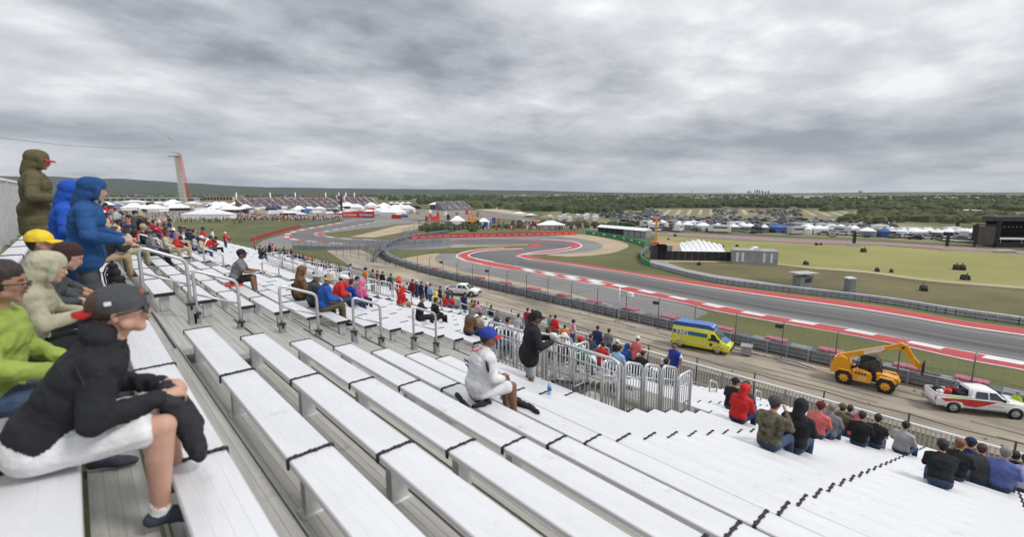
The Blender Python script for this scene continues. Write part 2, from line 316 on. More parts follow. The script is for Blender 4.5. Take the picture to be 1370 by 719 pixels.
# kerbs with their white blocks
k = strip('lower_kerb', KT, KB, .055, kred, 120)
def band(name, A, B, t0, t1, z, m, n=60, parent=None):
    a = resample(cat_rom(px(A), 5), 200); b = resample(cat_rom(px(B), 5), 200)
    return strip(name, [p_.lerp(q, t0) for p_, q in zip(a, b)][::4], [p_.lerp(q, t1) for p_, q in zip(a, b)][::4], z, m, n, True, parent)
band('edge_line', KT, KB, .93, 1.02, .062, kwht, 110); band('edge_line', KT, KB, -.03, .05, .062, kwht, 110)
wb = mat('white_block_paint', (.70, .69, .68), .65, 0, .1, 1)
A_ = resample(cat_rom(px(KT), 6), 400); B_ = resample(cat_rom(px(KB), 6), 400)
ws = sum((a-b).length for a, b in zip(A_, A_[1:]))/399
i = 92; j = 0
while i < 392:
    ln = 2.9 if j % 1 == 0 else 2; n_ = max(2, int(ln/ws)); q = []
    t0, t1 = (.05, .45) if i > 170 else (.0, .5)
    pa = [A_[min(399, i+s_)].lerp(B_[min(399, i+s_)], t0) for s_ in range(n_+1)]; pb = [A_[min(399, i+s_)].lerp(B_[min(399, i+s_)], t1) for s_ in range(n_+1)]
    mb = MB(); mb.add([(p_.x, p_.y, .061) for p_ in pa]+[(p_.x, p_.y, .075) for p_ in pb], [(s_, s_+1, n_+2+s_, n_+1+s_) for s_ in range(n_)]); mb.build('white_block', wb, k)
    if i < 175:
        pa = [A_[min(399, i+n_+s_-2)].lerp(B_[min(399, i+n_+s_-2)], .42) for s_ in range(n_+1)]; pb = [A_[min(399, i+n_+s_-2)].lerp(B_[min(399, i+n_+s_-2)], .85) for s_ in range(n_+1)]
        mb = MB(); mb.add([(p_.x, p_.y, .061) for p_ in pa]+[(p_.x, p_.y, .075) for p_ in pb], [(s_, s_+1, n_+2+s_, n_+1+s_) for s_ in range(n_)]); mb.build('white_block', wb, k)
    i += n_+max(2, int(3.2/ws)); j += 1
strip('upper_kerb', UT, UB, .055, kred, 120)
band('edge_line', UT, UB, .88, 1.05, .062, kwht, 110); band('edge_line', UT, UB, -.06, .04, .062, kpink, 110)
# rubber laid down along the racing line and paler patched lanes
a_ = resample(cat_rom(px(KT[3:]), 5), 160); b_ = resample(cat_rom(px([(700, 345.6)]+UB[1:]), 5), 160)
for t0, t1, m_ in ((.26, .40, mat('rubbered_asphalt', (.105, .10, .10), .8, 0, .25, .05, col2=(.075, .073, .073), stretch=(3, .1, 1))), (.50, .56, MATS['rubbered_asphalt']), (.62, .645, MATS['rubbered_asphalt']), (.04, .12, mat('pale_asphalt', (.23, .22, .215), .88, 0, .15, .1, col2=(.18, .172, .17))), (.82, .90, MATS['pale_asphalt'])):
    strip('tyre_marks', [p_.lerp(q, t0+.03*noise.noise(p_*.02)) for p_, q in zip(a_, b_)][::4], [p_.lerp(q, t1+.03*noise.noise(p_*.017)) for p_, q in zip(a_, b_)][::4], .049, m_, 60, True)
a_ = resample(cat_rom(px(KB[2:]), 5), 160)
for d_, w_ in ((2.5, .9), (5, .5), (7.5, 1.4)):
    strip('tyre_marks', [p_+Vector((-d_, -d_*.2, 0)) for p_ in a_][:70:4], [p_+Vector((-d_-w_, -(d_+w_)*.2, 0)) for p_ in a_][:70:4], .036, MATS['pale_asphalt'], 40, True)
# big red crescents on the two hairpins
sheet('red_crescent', [(700,331.4),(675,332),(646,333.6),(624,337.2),(612.4,341.6),(612.4,345),(618,348),(624,349.6),(646,354),(646,350),(638.7,347.2),(627,343.8),(626,341),(630,339),(638.7,337),(660.6,334.8),(700,332.8)], .052, kred, False)
strip('crescent_line', [(700,332.8),(660.6,334.8),(638.7,337),(627,341),(627,343.8),(638.7,347.2),(660.6,351.5)], [(700,333.4),(661.5,335.4),(640.7,337.6),(629.5,341.1),(629.5,343.6),(640,346.6),(661.6,350.8)], .066, kwht, 50)
strip('crescent_line', [(675,331.6),(646,333.2),(622,337),(611,341.4),(611,345.4),(623,349.9),(646,354.4)], [(675,332.2),(646,333.8),(625,337.4),(613,341.6),(613,345),(624,349.2),(646,353.6)], .066, kwht, 50)
sheet('red_crescent', [(694,320.2),(723,320.8),(745,321.7),(766.8,323.6),(775.5,326.6),(778,329.2),(774,332),(763.9,334.6),(737.6,338.3),(700,341),(698,339.6),(723,336.6),(752,333.4),(764,330.9),(767,328.4),(763.9,325.6),(752,323),(723,321.6),(694,321)], .053, kred, False)
strip('crescent_line', [(723,320.5),(745,321.3),(766.8,323.2),(776.5,326.4),(779.2,329.2),(775,332.4),(763.9,335.2),(737.6,338.8),(704,341.6)], [(723,320.9),(745,321.8),(766,323.8),(774.5,326.8),(777,329.2),(773,331.8),(763,334.4),(737.6,338.1),(704,340.8)], .066, kwht, 60)
strip('crescent_line', [(692,342.6),(704,339.2),(723,336.4),(752,333.1),(763,330.6)], [(693,343.2),(706,340),(724,337.1),(753,333.8),(765,331.2)], .066, kwht, 40)
sheet('apex_kerb', [(711,326.2),(716,326),(727,328.2),(716,331),(708,331.2),(704,330),(713,328.6)], .06, kred, False)
sheet('apex_kerb', [(687,342.8),(694,340.2),(712,338.6),(700,341.4),(716,345),(722,347.6),(706,347)], .06, kred, False)
strip('upper_track_line', [(600,321.2),(650,319.4),(694,320),(723,320.8)], [(600,322),(650,320.2),(694,320.7),(723,321.5)], .06, kpink, 30)
def dashes(name, P, wd, ln, gap, z, m, m2=None):
    q = cat_rom(px(P), 8); L_ = sum((a-b).length for a, b in zip(q, q[1:])); n = int(L_/(ln+gap)); r_ = resample(q, n*4+1)
    base = None
    for i in range(n):
        a, b = r_[i*4], r_[i*4+2]; d = (b-a).normalized(); s_ = Vector((-d.y, d.x, 0))*wd/2
        mb = MB(); mb.add([(p_.x, p_.y, z) for p_ in (a-s_, a+s_, b+s_, b-s_)], [(0, 1, 2, 3)]); o = mb.build(name, m, base)
        if base is None: base = struct(o)
        if m2:
            c = r_[i*4+4]; mb = MB(); mb.add([(p_.x, p_.y, z) for p_ in (b-s_, b+s_, c+s_, c-s_)], [(0, 1, 2, 3)]); mb.build(name, m2, base)
dashes('kerb_stripe', [(454,298.6),(430,303),(405,307.5),(389,311.8),(382,316)], 2.2, 5, 5, .06, kwht, kred)
dashes('kerb_stripe', [(383,316.5),(388,319.8),(410,322.8),(440,325.2),(480,327.2)], 1.6, 5, 5, .06, kwht, kred)
dashes('kerb_stripe', [(503,297.4),(470,303.4),(440,309.2),(424,312.4),(424,315),(450,318.6),(480,320.6),(520,321.8),(560,322)], 1.4, 5, 5, .061, kwht, kpink)
dashes('kerb_stripe', [(500,328),(560,328.8),(600,328.8),(640,328)], 1.2, 4, 4, .06, kwht, kpink)
sheet('red_crescent', [(380,317),(384,313),(394,311.4),(388,314),(386,316.6),(392,319.4),(400,321.2),(390,321)], .056, kred, False)
sheet('red_crescent', [(421,313.4),(430,311.2),(436,311.6),(428,314),(436,317.4),(426,315.6)], .064, kred, False)

def proj_ok(x, y): return True
# wheel ruts and dry patches along the lane
rut = mat('wheel_rut', (.20, .175, .14), .95, 0, .3, .6, .8, 6, col2=(.13, .11, .085)); dry = mat('dry_scrub_patch', (.27, .19, .10), .95, 0, .4, 2, .8, 8, col2=(.15, .11, .06))
for k_, x0 in enumerate((44.6, 46.2, 47.6, 49.0)):
    y = -40.0
    while y < 68:
        L_ = rnd.uniform(5, 16); n = 10; a = [Vector((x0+.5*noise.noise(Vector(((y+L_*q/n)*.05, k_*7, 0)))*2-.13-.06*rnd.random(), y+L_*q/n, 0)) for q in range(n+1)]; b = [p_+Vector((.22+.1*rnd.random(), 0, 0)) for p_ in a]
        strip('wheel_rut', a, b, .064+.001*k_, rut, 14, True); y += L_+rnd.uniform(1, 9)
mb = MB()
for i in range(130):
    c = Vector((rnd.choice((rnd.gauss(50.2, .35), rnd.gauss(43, .9))), rnd.uniform(-30, 66), .06)); r_ = rnd.uniform(.04, .16); n = 5
    for q in range(4): a = rnd.random()*6.28; mb.add([c+Vector((math.cos(a)*r_, math.sin(a)*r_, 0)), c+Vector((math.cos(a+1.2)*r_, math.sin(a+1.2)*r_, 0)), c+Vector((math.cos(a+.6)*r_*1.4, math.sin(a+.6)*r_*1.4, r_*rnd.uniform(.6, 1.3)))], [(0, 1, 2)])
o = mb.build('scrub', dry); o['kind'] = 'stuff'
mb = MB()
for i in range(3000):     # tufts on the verge and slope
    x = rnd.uniform(24, 42); y = rnd.uniform(-20, 60)
    if i % 2 == 0 and G and proj_ok(x, y) is False: continue
    z = ground_h(x, y)+.04; r_ = rnd.uniform(.03, .08); a = rnd.random()*6.28
    mb.add([(x+math.cos(a)*r_, y+math.sin(a)*r_, z), (x-math.cos(a)*r_, y-math.sin(a)*r_, z), (x+rnd.uniform(-.1, .1), y+rnd.uniform(-.1, .1), z+r_*1.5)], [(0, 1, 2)])
o = mb.build('grass_tufts', mat('tuft_green', (.15, .15, .05), .95, 0, .4, 1, col2=(.08, .085, .03))); o['kind'] = 'stuff'
# ---------------------------------------------------------------- grandstand banks
SEATW = .285
def plank_mesh(L_, w_, h_, lip=.03):
    mb = MB(); x = w_/2; b = .008     # rounded front and back lips, ribbed top
    prof = [(-x, -h_), (-x, -b), (-x+b, 0)]
    for k_ in range(1, 4):
        c = -x+w_*k_/4; prof += [(c-.003, 0), (c, -.0012), (c+.003, 0)]
    prof += [(x-b, 0), (x, -b), (x, -h_)]
    mb.prism(prof, 0, L_); return mb
PM = {}
def plank(L_):
    L_ = round(L_, 3)
    if L_ not in PM: PM[L_] = plank_mesh(L_, SEATW, .045).mesh('seat_board', M_['alu'])
    return PM[L_]
BM = {}
def board(L_, w_, m, nm):
    k_ = (round(L_, 3), w_, nm)
    if k_ not in BM:
        mb = MB(); prof = [(-w_/2, -.04), (-w_/2, 0)]
        n_ = 4
        for q in range(1, n_): c = -w_/2+w_*q/n_; prof += [(c-.006, 0), (c-.004, -.004), (c+.004, -.004), (c+.006, 0)]
        prof += [(w_/2, 0), (w_/2, -.04)]
        mb.prism(prof, 0, L_); BM[k_] = mb.mesh(nm, m)
    return BM[k_]
def strap_mesh():
    mb = MB(); n = 9
    for i in range(n):
        x = -SEATW/2+SEATW*(i+.5)/n; mb.ball((x, .004*math.sin(i*2.1), .004), (.022, .017+.006*math.sin(i*1.7), .014), 8, 4)
    for s_ in (-1, 1): mb.box((s_*(SEATW/2+.006), 0, -.03), (.012, .03, .07))
    return mb.mesh('joint_strap', M_['blk'])
STRAP = strap_mesh()
def cap_mesh():
    mb = MB(); mb.box((0, 0, -.022), (SEATW+.012, .022, .058)); mb.box((0, .02, -.03), (.09, .05, .05)); return mb.mesh('end_cap', M_['blk'])
CAP = cap_mesh()
def brk_mesh():
    mb = MB(); mb.box((0, 0, -.24), (.14, .09, .38)); mb.box((0, 0, -.05), (.24, .09, .012)); mb.box((0, 0, -.425), (.2, .12, .012)); return mb.mesh('seat_bracket', M_['galv'])
BRK = brk_mesh()
def riser_mesh(L_):
    k_ = ('r', round(L_, 3))
    if k_ not in BM: mb = MB(); mb.box((0, L_/2, 0), (.012, L_, .2)); mb.box((.012, L_/2, .02), (.014, L_, .02)); BM[k_] = mb.mesh('riser_board', M_['riser'])
    return BM[k_]
def bank(label, y0, joints, y1, rows, holes=(), simple=False):
    root = thing('grandstand', label, 'grandstand', (0, 0, 0))
    for i in rows:
        X = X0+RUN*i; Z = seatz(X)
        segs = [(y0, y1)]
        for (h0, h1, r0, r1) in holes:
            if r0 <= i <= r1: segs = [t for a, b in segs for t in ((a, min(b, h0)), (max(a, h1), b)) if t[1]-t[0] > .1]
        for a, b in segs:
            J = [a]+[j for j in joints if a+.3 < j < b-.3]+[b]
            for u, v in zip(J, J[1:]):
                o = ob('seat_board', plank(v-u-.012), root, (X, u+.006, Z+rnd.uniform(-.002, .002)))
                o.rotation_euler = (rnd.uniform(-.0015, .0015), rnd.uniform(-.012, .012), 0)
                ob('joint_strap', STRAP, o, (0, 0, 0)) if u > a else ob('end_cap', CAP, o, (0, -.01, 0))
                if v == b: ob('end_cap', CAP, o, (0, v-u, 0))
            for u in (J if not simple else [a, b]):
                ob('seat_bracket', BRK, root, (X, min(max(u, a+.12), b-.12), Z))
        T = Z-.43
        segs2 = [(y0, y1)]
        for (h0, h1, r0, r1) in holes:
            if r0 <= i <= r1: segs2 = [t for a, b in segs2 for t in ((a, min(b, h0)), (max(a, h1), b)) if t[1]-t[0] > .1]
        for a, b in segs2:
            for q, wd in ((-.018, .262), (.268, .262)):
                for c in ((a, (a+b)/2-.004), ((a+b)/2+.004, b)): ob('foot_board', board(c[1]-c[0], wd, M_['tread'], 'foot_board'), root, (X+q, c[0], T+rnd.uniform(-.002, .002)))
            ob('riser_board', riser_mesh(b-a), root, (X+.425, a, T-.115))
    return root
def aisle(label, y0, y1, rows):
    root = thing('aisle_steps', label, 'steps')
    for i in rows:
        X = X0+RUN*i; T = seatz(X)-.43; L_ = y1-y0-.02
        for q, dz in ((-.015, .106), (.27, 0)):
            mb_ = board(L_, .29 if q < 0 else .27, M_['tread'], 'step'); o = ob('step', mb_, root, (X+q, y0+.01, T+dz+.002))
            k_ = ('n', round(L_, 3))
            if k_ not in BM: m2 = MB(); m2.box((0, L_/2, 0), (.03, L_-.04, .006)); BM[k_] = m2.mesh('nosing_strip', M_['blk'])
            if i % 2 == 0 and q > 0: ob('nosing_strip', BM[k_], o, (.11, 0, .004))
        ob('riser_board', riser_mesh(L_), root, (X+.425, y0+.01, T-.115))
        k_ = ('h', round(L_, 3))
        if k_ not in BM: m2 = MB(); m2.box((0, L_/2, 0), (.01, L_, .1)); BM[k_] = m2.mesh('riser_board', M_['riser'])
        ob('riser_board', BM[k_], root, (X+.125, y0+.01, T+.05))
ROWS = range(-2, 30)
VH = (4.15, 7.7, 10, 15)      # walkway opening in the near bank: y0, y1, first row, last row
A1 = (7.0, 9.9); A2 = (19.3, 20.9); YEND = 62.
bank('near bank of white aluminium bench seats with black joint straps in the foreground', -8.0, [-6.1, -4.27, -2.43, -.6, 1.24, 3.06, 4.98], A1[0], ROWS, [VH])
bank('middle bank of white aluminium benches beyond the first handrailed aisle', A1[1], [11.7, 13.5, 15.35, 17.2], A2[0], ROWS)
V2 = (22.0, 30.5, 13, 19)
bank('farthest bank of white aluminium benches behind the second aisle', A2[1], [28.0, 35, 42, 49], YEND, ROWS, [V2], True)
aisle('wide beige aluminium aisle steps with five low handrails between the near benches', A1[0], A1[1], list(range(-2, 10)))
aisle('lower run of the wide aluminium aisle beside and below the walkway opening', 7.75, A1[1], list(range(10, 30)))
aisle('narrow aluminium aisle steps farther along the stand with small handrails', A2[0], A2[1], ROWS)
# steel frame under the stand
root = thing('stand_frame', 'grey steel frame posts and girders carrying the bench stand', 'frame')
for y in [-8, -4, 0, 4, 8, 12, 16, 20, 26, 32, 38, 44, 50, 56, 61.8]:
    mb = MB(); a = (-1.6, y, seatz(-1.6)-.62); b = (19.0, y, seatz(19.0)-.62); mb.beam(a, b, .12, .2); mb.build('girder', M_['galvd'], root)
    for x in (-1.4, 3.5, 8.5, 13.5, 18.6):
        mb = MB(); z0 = ground_h(x, y)-.2; z1 = seatz(x)-.66; mb.box((x, y, (z0+z1)/2), (.12, .12, z1-z0)); mb.build('post', M_['galvd'], root)
# ---------------------------------------------------------------- railings
def rail_tube(mb, pts, r=.024, mi=0, seg=10): mb.tube(pts, r, seg, mi)
def handrail(p0, p1, label, group, h=.98, wd=0.0):
    """arched aisle rail: two posts in sleeves, bent top rail, mid rail; p0 uphill, p1 downhill (points on the treads)"""
    t = thing('handrail', label, 'handrail', p0, 0, group); d = Vector(p1)-Vector(p0); e = Vector((d.x, d.y, 0)).normalized()
    mb = MB(); r_ = .1; top0 = Vector((0, 0, h)); top1 = d+Vector((0, 0, h)); s_ = (top1-top0).normalized()
    pts = [Vector((0, 0, .05)), Vector((0, 0, h-r_))]+[Vector((0, 0, h-r_)).lerp(top0, q)*(1-q)+(top0+s_*r_*q)*q for q in (.35, .7)]+[top0+s_*r_, top1-s_*r_]+[(top1-s_*r_*(1-q))*(1-q)+(top1-Vector((0, 0, r_*q)))*q for q in (.3, .65)]+[top1-Vector((0, 0, r_)), d+Vector((0, 0, .05))]
    rail_tube(mb, pts, .027); mb.build('rail', M_['galv'], t)
    mb = MB(); rail_tube(mb, [Vector((0, 0, h*.62)), d+Vector((0, 0, h*.62))], .018); mb.build('mid_rail', M_['galv'], t)
    for q in (Vector((0, 0, 0)), d):
        mb = MB(); mb.box(q+Vector((0, 0, .16)), (.1, .12, .32)); s2 = mb.build('sleeve', M_['galvd'], t)
        mb = MB(); mb.box(q+Vector((0, 0, .33)), (.115, .135, .022)); mb.box(q+Vector((0, -.07, .29)), (.03, .02, .07)); mb.build('collar', M_['blk'], s2)
    return t
ordn = ['first', 'second', 'third', 'fourth', 'fifth', 'sixth', 'seventh', 'eighth', 'ninth', 'tenth', 'eleventh', 'twelfth']
def tread(X): return seatz(rowx(X))-.43
hr = [(.66, 1.25), (1.32, 1.95), (2.62, 3.28), (4.0, 4.6), (5.4, 6.0)]
lab = ['tall arched aisle handrail nearest the seated man in the grey cap', 'arched aisle handrail right beside the tallest rail, in front of the red cushion', 'arched aisle handrail in front of the brown and blue jackets',
       'small arched aisle handrail below the pink hood', 'arched aisle handrail in front of the two people in black']
for (a, b), l_ in zip(hr, lab):
    handrail((a, 9.15, tread(a)+.05), (b, 9.15, tread(b)), l_, 'handrails along the first aisle', 1.06)
for n_, (a, b) in enumerate([(8.1, 8.7), (9.9, 10.5), (12.4, 13.0), (14.8, 15.4), (16.6, 17.2)]):
    handrail((a, 9.15, tread(a)+.05), (b, 9.15, tread(b)), ordn[n_]+' lower handrail of the first aisle, counting down the steps from the black coat', 'handrails along the first aisle', .95)
for n_, X in enumerate([-.3, 1.5, 3.3, 5.2, 7.6, 9.4, 11.2, 13.0, 14.8, 16.6]):
    handrail((X, 20.1, tread(X)+.05), (X+.6, 20.1, tread(X+.6)), ordn[n_]+' handrail from the top of the second aisle', 'handrails along the second aisle', .95)
for n_, (X, Y) in enumerate([(10.8, 7.9), (12, 7.3), (13.4, 7.2), (14.6, 6.9), (15.8, 6.6), (17.0, 6.3)][2:]):
    handrail((X, Y-.6, tread(X)+.03), (X+.55, Y-.6, tread(X+.55)), 'little silver hoop rail beside the blue jersey man, '+ordn[n_]+' going down to the front fence', 'hoop rails near the front fence', .85)
# baluster fences -----------------------------------------------------------
def panel(root, a, b, h, arch=False, n=None, slope_top=True):
    """one welded panel: two posts, top and bottom rails and individually visible balusters"""
    a = Vector(a); b = Vector(b); d = b-a; Ln = d.length; n = n or max(3, int(Ln/.115)); r_ = .11
    mb = MB(); t0 = a+Vector((0, 0, h)); t1 = b+Vector((0, 0, h)); s_ = d.normalized()
    if arch:
        pts = [a-Vector((0, 0, .25)), t0-Vector((0, 0, r_))]+[t0+s_*r_*.3-Vector((0, 0, r_*.3)), t0+s_*r_, t1-s_*r_, t1-s_*r_*.3-Vector((0, 0, r_*.3)), t1-Vector((0, 0, r_)), b-Vector((0, 0, .25))]
        rail_tube(mb, pts, .03)
    else:
        rail_tube(mb, [t0, t1], .028); rail_tube(mb, [a-Vector((0, 0, .05)), t0], .028)
    fr = mb.build('panel_frame', M_['galv'], root)
    mb = MB(); rail_tube(mb, [a+Vector((0, 0, .09)), b+Vector((0, 0, .09))], .016, seg=6)
    if arch: rail_tube(mb, [a+Vector((0, 0, h*.8)), b+Vector((0, 0, h*.8))], .014, seg=6)
    mb.build('bottom_rail', M_['galv'], root)
    for i in range(1, n):
        p_ = a+d*(i/n); mb = MB(); mb.tube([p_+Vector((0, 0, .09)), p_+Vector((0, 0, h-(0.0 if not arch else .01)))], .0115, 6); mb.build('baluster', M_['galv'], root)
    for p_ in (a, b):
        mb = MB(); mb.box(p_+Vector((0, 0, .02)), (.09, .1, .05)); mb.build('clamp', M_['blk'], root)
XV0, XV1 = X0+RUN*10-.16, X0+RUN*15+.43
t = thing('baluster_fence', 'silver baluster fence across the top of the walkway opening, in front of the black coat', 'fence')
zt = tread(X0+RUN*9)
panel(t, (XV0-.02, 4.3, zt), (XV0-.02, 5.95, zt), 1.1, True); panel(t, (XV0-.02, 6.05, zt), (XV0-.02, 7.7, zt), 1.1, True)
t = thing('baluster_fence', 'stepped row of four arched baluster panels on the near side of the walkway opening', 'fence')
for i in range(5):
    X = X0+RUN*10+i*.70; panel(t, (X, 4.75, tread(X)-.25), (X+.60, 4.75, tread(X+.4)-.25), 1.42, True, 6)
t = thing('baluster_fence', 'stepped row of arched baluster panels on the far side of the walkway opening', 'fence')
for i in range(5):
    X = X0+RUN*10+i*.70; panel(t, (X, 7.72, tread(X)-.1), (X+.60, 7.72, tread(X+.4)-.1), 1.25, True, 5)
XW0 = X0+RUN*13-.2
t = thing('baluster_fence', 'dense silver fence panel at the distant walkway opening left of the brown hood', 'fence')
for a_ in range(3): panel(t, (XW0-.1, 22.0+a_*2.8, tread(XW0)), (XW0-.1, 24.7+a_*2.8, tread(XW0)), 1.12, True, 20)
t = thing('baluster_fence', 'near stepped panels of the distant walkway opening left of the blue striped shirt', 'fence')
for i in range(6): X = XW0+i*.72; panel(t, (X, 22.0, tread(X)-.05), (X+.63, 22.0, tread(X+.4)-.05), 1.2, True, 4)
t = thing('baluster_fence', 'far stepped panels of the distant walkway opening left of the blue striped shirt', 'fence')
for i in range(6): X = XW0+i*.72; panel(t, (X, 30.5, tread(X)-.05), (X+.63, 30.5, tread(X+.4)-.05), 1.2, True, 4)
# landing floors inside the two openings
for (ya, yb, xa, xb) in ((4.15, 7.7, XV0, XV1), (22.0, 30.5, XW0, XW0+4.3)):
    mb = MB(); z = tread(xb)-.1; mb.box(((xa+xb)/2, (ya+yb)/2, z-.05), (xb-xa, yb-ya, .08))
    tag(mb.build('walkway_floor', M_['tread']), 'aluminium floor of the sunken walkway opening '+('nearest the camera' if ya < 10 else 'in the distant bank'), 'floor')
# front fence: white top rail and vertical slats
XF = 19.25; zb = seatz(X0+RUN*29)-.6
def px_top(x, y, X): rx, ry, u = ray(x, y); return CAMZ+u*X/rx
ZT = px_top(1237, 573, XF)
M_['slat'] = mat('grey_slats', (.52, .525, .51), .6, .2, .2, 6)
t = thing('front_fence', 'long grey baluster fence with white top rail along the foot of the stand', 'fence')
y = -9.0; nb = 0; stuff = MB()
while y < YEND:
    mb = MB(); mb.box((XF, y, (zb+ZT)/2), (.07, .07, ZT-zb)); mb.build('post', M_['galvd'], t)
    mb = MB(); mb.beam((XF, y, ZT+.02), (XF, min(y+2.4, YEND), ZT+.02), .07, .05); mb.build('top_rail', M_['white'], t)
    mb = MB(); mb.beam((XF, y, zb+.12), (XF, min(y+2.4, YEND), zb+.12), .04, .04); mb.build('bottom_rail', M_['galv'], t)
    for i in range(1, 20):
        yb_ = y+i*.12
        mb = MB() if yb_ < 24 and yb_ > -2 else stuff; mb.box((XF, yb_, (zb+.12+ZT)/2), (.03, .035, ZT-zb-.13))
        if mb is not stuff: mb.build('baluster', M_['slat'], t); nb += 1
    y += 2.4
o = stuff.build('distant_balusters', M_['slat'], t); o['kind'] = 'stuff'
# front gangway boards
mb = MB(); mb.box(((XF+18.98)/2, 26, zb-.03), (XF-18.9, 68, .05)); tag(mb.build('front_gangway', M_['tread']), 'narrow aluminium gangway along the foot of the stand behind the front fence', 'walkway')
# back rail of the stand, upper left
XB = -1.4
t = thing('back_fence', 'grey slatted railing along the top back edge of the stand behind the standing people', 'fence')
for k_ in range(11):
    y = 8.0+k_*2.1; zb_ = seatz(XB)-.5; zt_ = CAMZ+.36
    mb = MB(); mb.box((XB, y, (zb_+zt_)/2), (.09, .09, zt_-zb_)); mb.build('post', M_['galv'], t)
    mb = MB(); mb.beam((XB, y, zt_), (XB, y+2.1, zt_), .09, .07); mb.build('top_rail', M_['white'], t)
    for i in range(1, 7):
        mb = MB(); mb.box((XB, y+i*.3, (zb_+zt_)/2), (.03, .21, zt_-zb_-.1)); mb.build('slat', M_['slat'], t)
# thin black wire fence on the bank beyond the stand
XK = 25.0
t = thing('wire_fence', 'thin black post and wire fence on the soil bank between the stand and the lane', 'fence')
zk = px_top(1150, 536, XK); yk = [-7+3.1*i for i in range(28)]
for y in yk:
    mb = MB(); mb.tube([(XK, y, ground_h(XK, y)-.1), (XK, y, zk)], .035, 8); mb.build('post', M_['dark'], t)
for dz in (0, -.45, -.9):
    mb = MB()
    for a, b in zip(yk, yk[1:]):
        sg = .05+.04*rnd.random(); mb.tube([(XK, a, zk+dz-.03), (XK, (a+b)/2, zk+dz-.03-sg), (XK, b, zk+dz-.03)], .018 if dz == 0 else .008, 5)
    mb.build('wire', M_['dark'], t)
# ---------------------------------------------------------------- trackside barrier
zbar = .06
t = thing('guardrail', 'long triple rail grey guardrail along the service lane with posts', 'guardrail')
PB = cat_rom([V(BAR, -40), V(BAR, 0), V(BAR, 30), V(BAR, 60), V(BAR+.6, 85), V(BAR+4, 105), V(BAR+12, 124), V(BAR+24, 140), V(BAR+40, 152), V(BAR+60, 160)], 8)
PB = resample(PB, 122)
rm = mat('barrier_steel', (.30, .325, .36), .5, .45, .2, 1.5)
for k_, z in enumerate((.42, .80, 1.15)):
    for s_ in range(0, 121, 11):
        mb = MB()
        for a, b in zip(PB[s_:s_+11], PB[s_+1:s_+12]):
            mb.beam(a+Vector((0, 0, z+.07)), b+Vector((0, 0, z+.07)), .05, .11); mb.beam(a+Vector((0, 0, z-.07)), b+Vector((0, 0, z-.07)), .05, .11); mb.beam(a+Vector((.03, 0, z)), b+Vector((.03, 0, z)), .03, .1)
        mb.build('rail', rm, t)
pm = MB(); pm.box((0, 0, .65), (.14, .1, 1.3)); pm.box((-.08, 0, .65), (.02, .16, 1.3)); pm = pm.mesh('post', M_['galvd'])
for p_ in PB: ob('post', pm, t, (p_.x-.08, p_.y, 0))
# covered tyre wall behind the guardrail
tw = mat('tyre_wall_cover', (.115, .12, .135), .7, 0, .3, .5, .4, 4)
t = thing('tyre_wall', 'dark grey covered tyre wall standing behind the long guardrail', 'tyre wall')
for i, (a, b) in enumerate(zip(PB, PB[1:])):
    d = (b-a).normalized(); n_ = Vector((d.y, -d.x, 0)); mb = MB(); c0_ = a+n_*.95; c1_ = b+n_*.95
    hh = 1.12+.05*rnd.random(); mb.beam(c0_+Vector((0, 0, hh/2)), c1_-d*.05+Vector((0, 0, hh/2)), 1.3, hh); o = mb.build('tyre_block', tw, t)
    if i % 2 == 0:
        m2 = MB(); m2.beam(c0_+Vector((0, 0, hh+.02)), c1_+Vector((0, 0, hh+.02)), 1.2, .03); m2.build('belt', mat('conveyor_belt', (.22, .23, .25), .7, 0, .2, 1), o)
def on_line(x, y, X=BAR):    # point where the barrier line (X const) meets the sight line, returns Y and z
    rx, ry, u = ray(x, y); s_ = X/rx; return s_*ry, CAMZ+u*s_
for n_, (x, y) in enumerate([(585, 378), (642, 387), (677, 393), (715, 401), (755, 408), (795, 415.5), (844, 424.5), (895, 433), (970, 448), (1039, 461.5), (1112, 475), (1216, 491), (1301, 506)]):
    Y, z = on_line(x, y, BAR+1.4)
    mb = MB(); mb.prism([(-.5, 0), (-.54, .2), (-.5, .38), (-.36, .44), (.36, .44), (.5, .38), (.54, .2), (.5, 0)], -1.0, 1.0)
    for s_ in (-.7, 0, .7): mb.box((0, s_, .21), (1.1, .04, .47))
    o = mb.build('foam_block', M_['pink'], None, (BAR+1.3, Y, 1.0), rnd.uniform(-.06, .06))
    tag(o, ordn[n_ if n_ < 12 else 11]+' faded red foam block on the tyre wall counting from the left' if n_ < 12 else 'rightmost faded red foam block on the tyre wall, above the white and red pickup', 'foam block', 'faded red foam blocks along the tyre wall')
# debris fence
t = thing('debris_fence', 'tall wire debris fence on thin grey posts between the lane and the track', 'fence')
tops = [(529, 352), (545, 354), (563, 357), (583, 359), (604, 363), (626, 366), (650, 369), (675, 374), (702, 380), (731, 385), (764, 387), (793, 392), (830, 399), (870, 408), (916, 412), (965, 419), (1020, 426), (1080, 436), (1145, 446), (1222, 456), (1307, 468)]
FX = BAR-.9; FY = []
for i, (x, y) in enumerate(tops): FY.append(on_line(x, y, FX)[0])
FY = sorted(FY); step = (FY[-1]-FY[0])/(len(FY)-1)
FY2 = [FY[0]-step*3+step*i for i in range(len(FY)+10)]
HF = 4.1
fp = mat('fence_post_grey', (.20, .215, .23), .5, .5, .2, 4)
posts = []
for i, y in enumerate(FY2):
    mb = MB(); mb.tube([(FX, y, 0), (FX, y, HF-.6), (FX+.12, y, HF-.25), (FX+.5, y, HF)], .05, 8); posts.append(mb.build('post', fp, t))
    if i in (6, 9, 16, 19, 24):
        mb = MB(); mb.box((FX-.15, y+.35, HF-.75), (.35, .6, .35)); mb.box((FX-.1, y+.05, HF-.6), (.05, .3, .05)); mb.build('loudspeaker', M_['dark'], t)
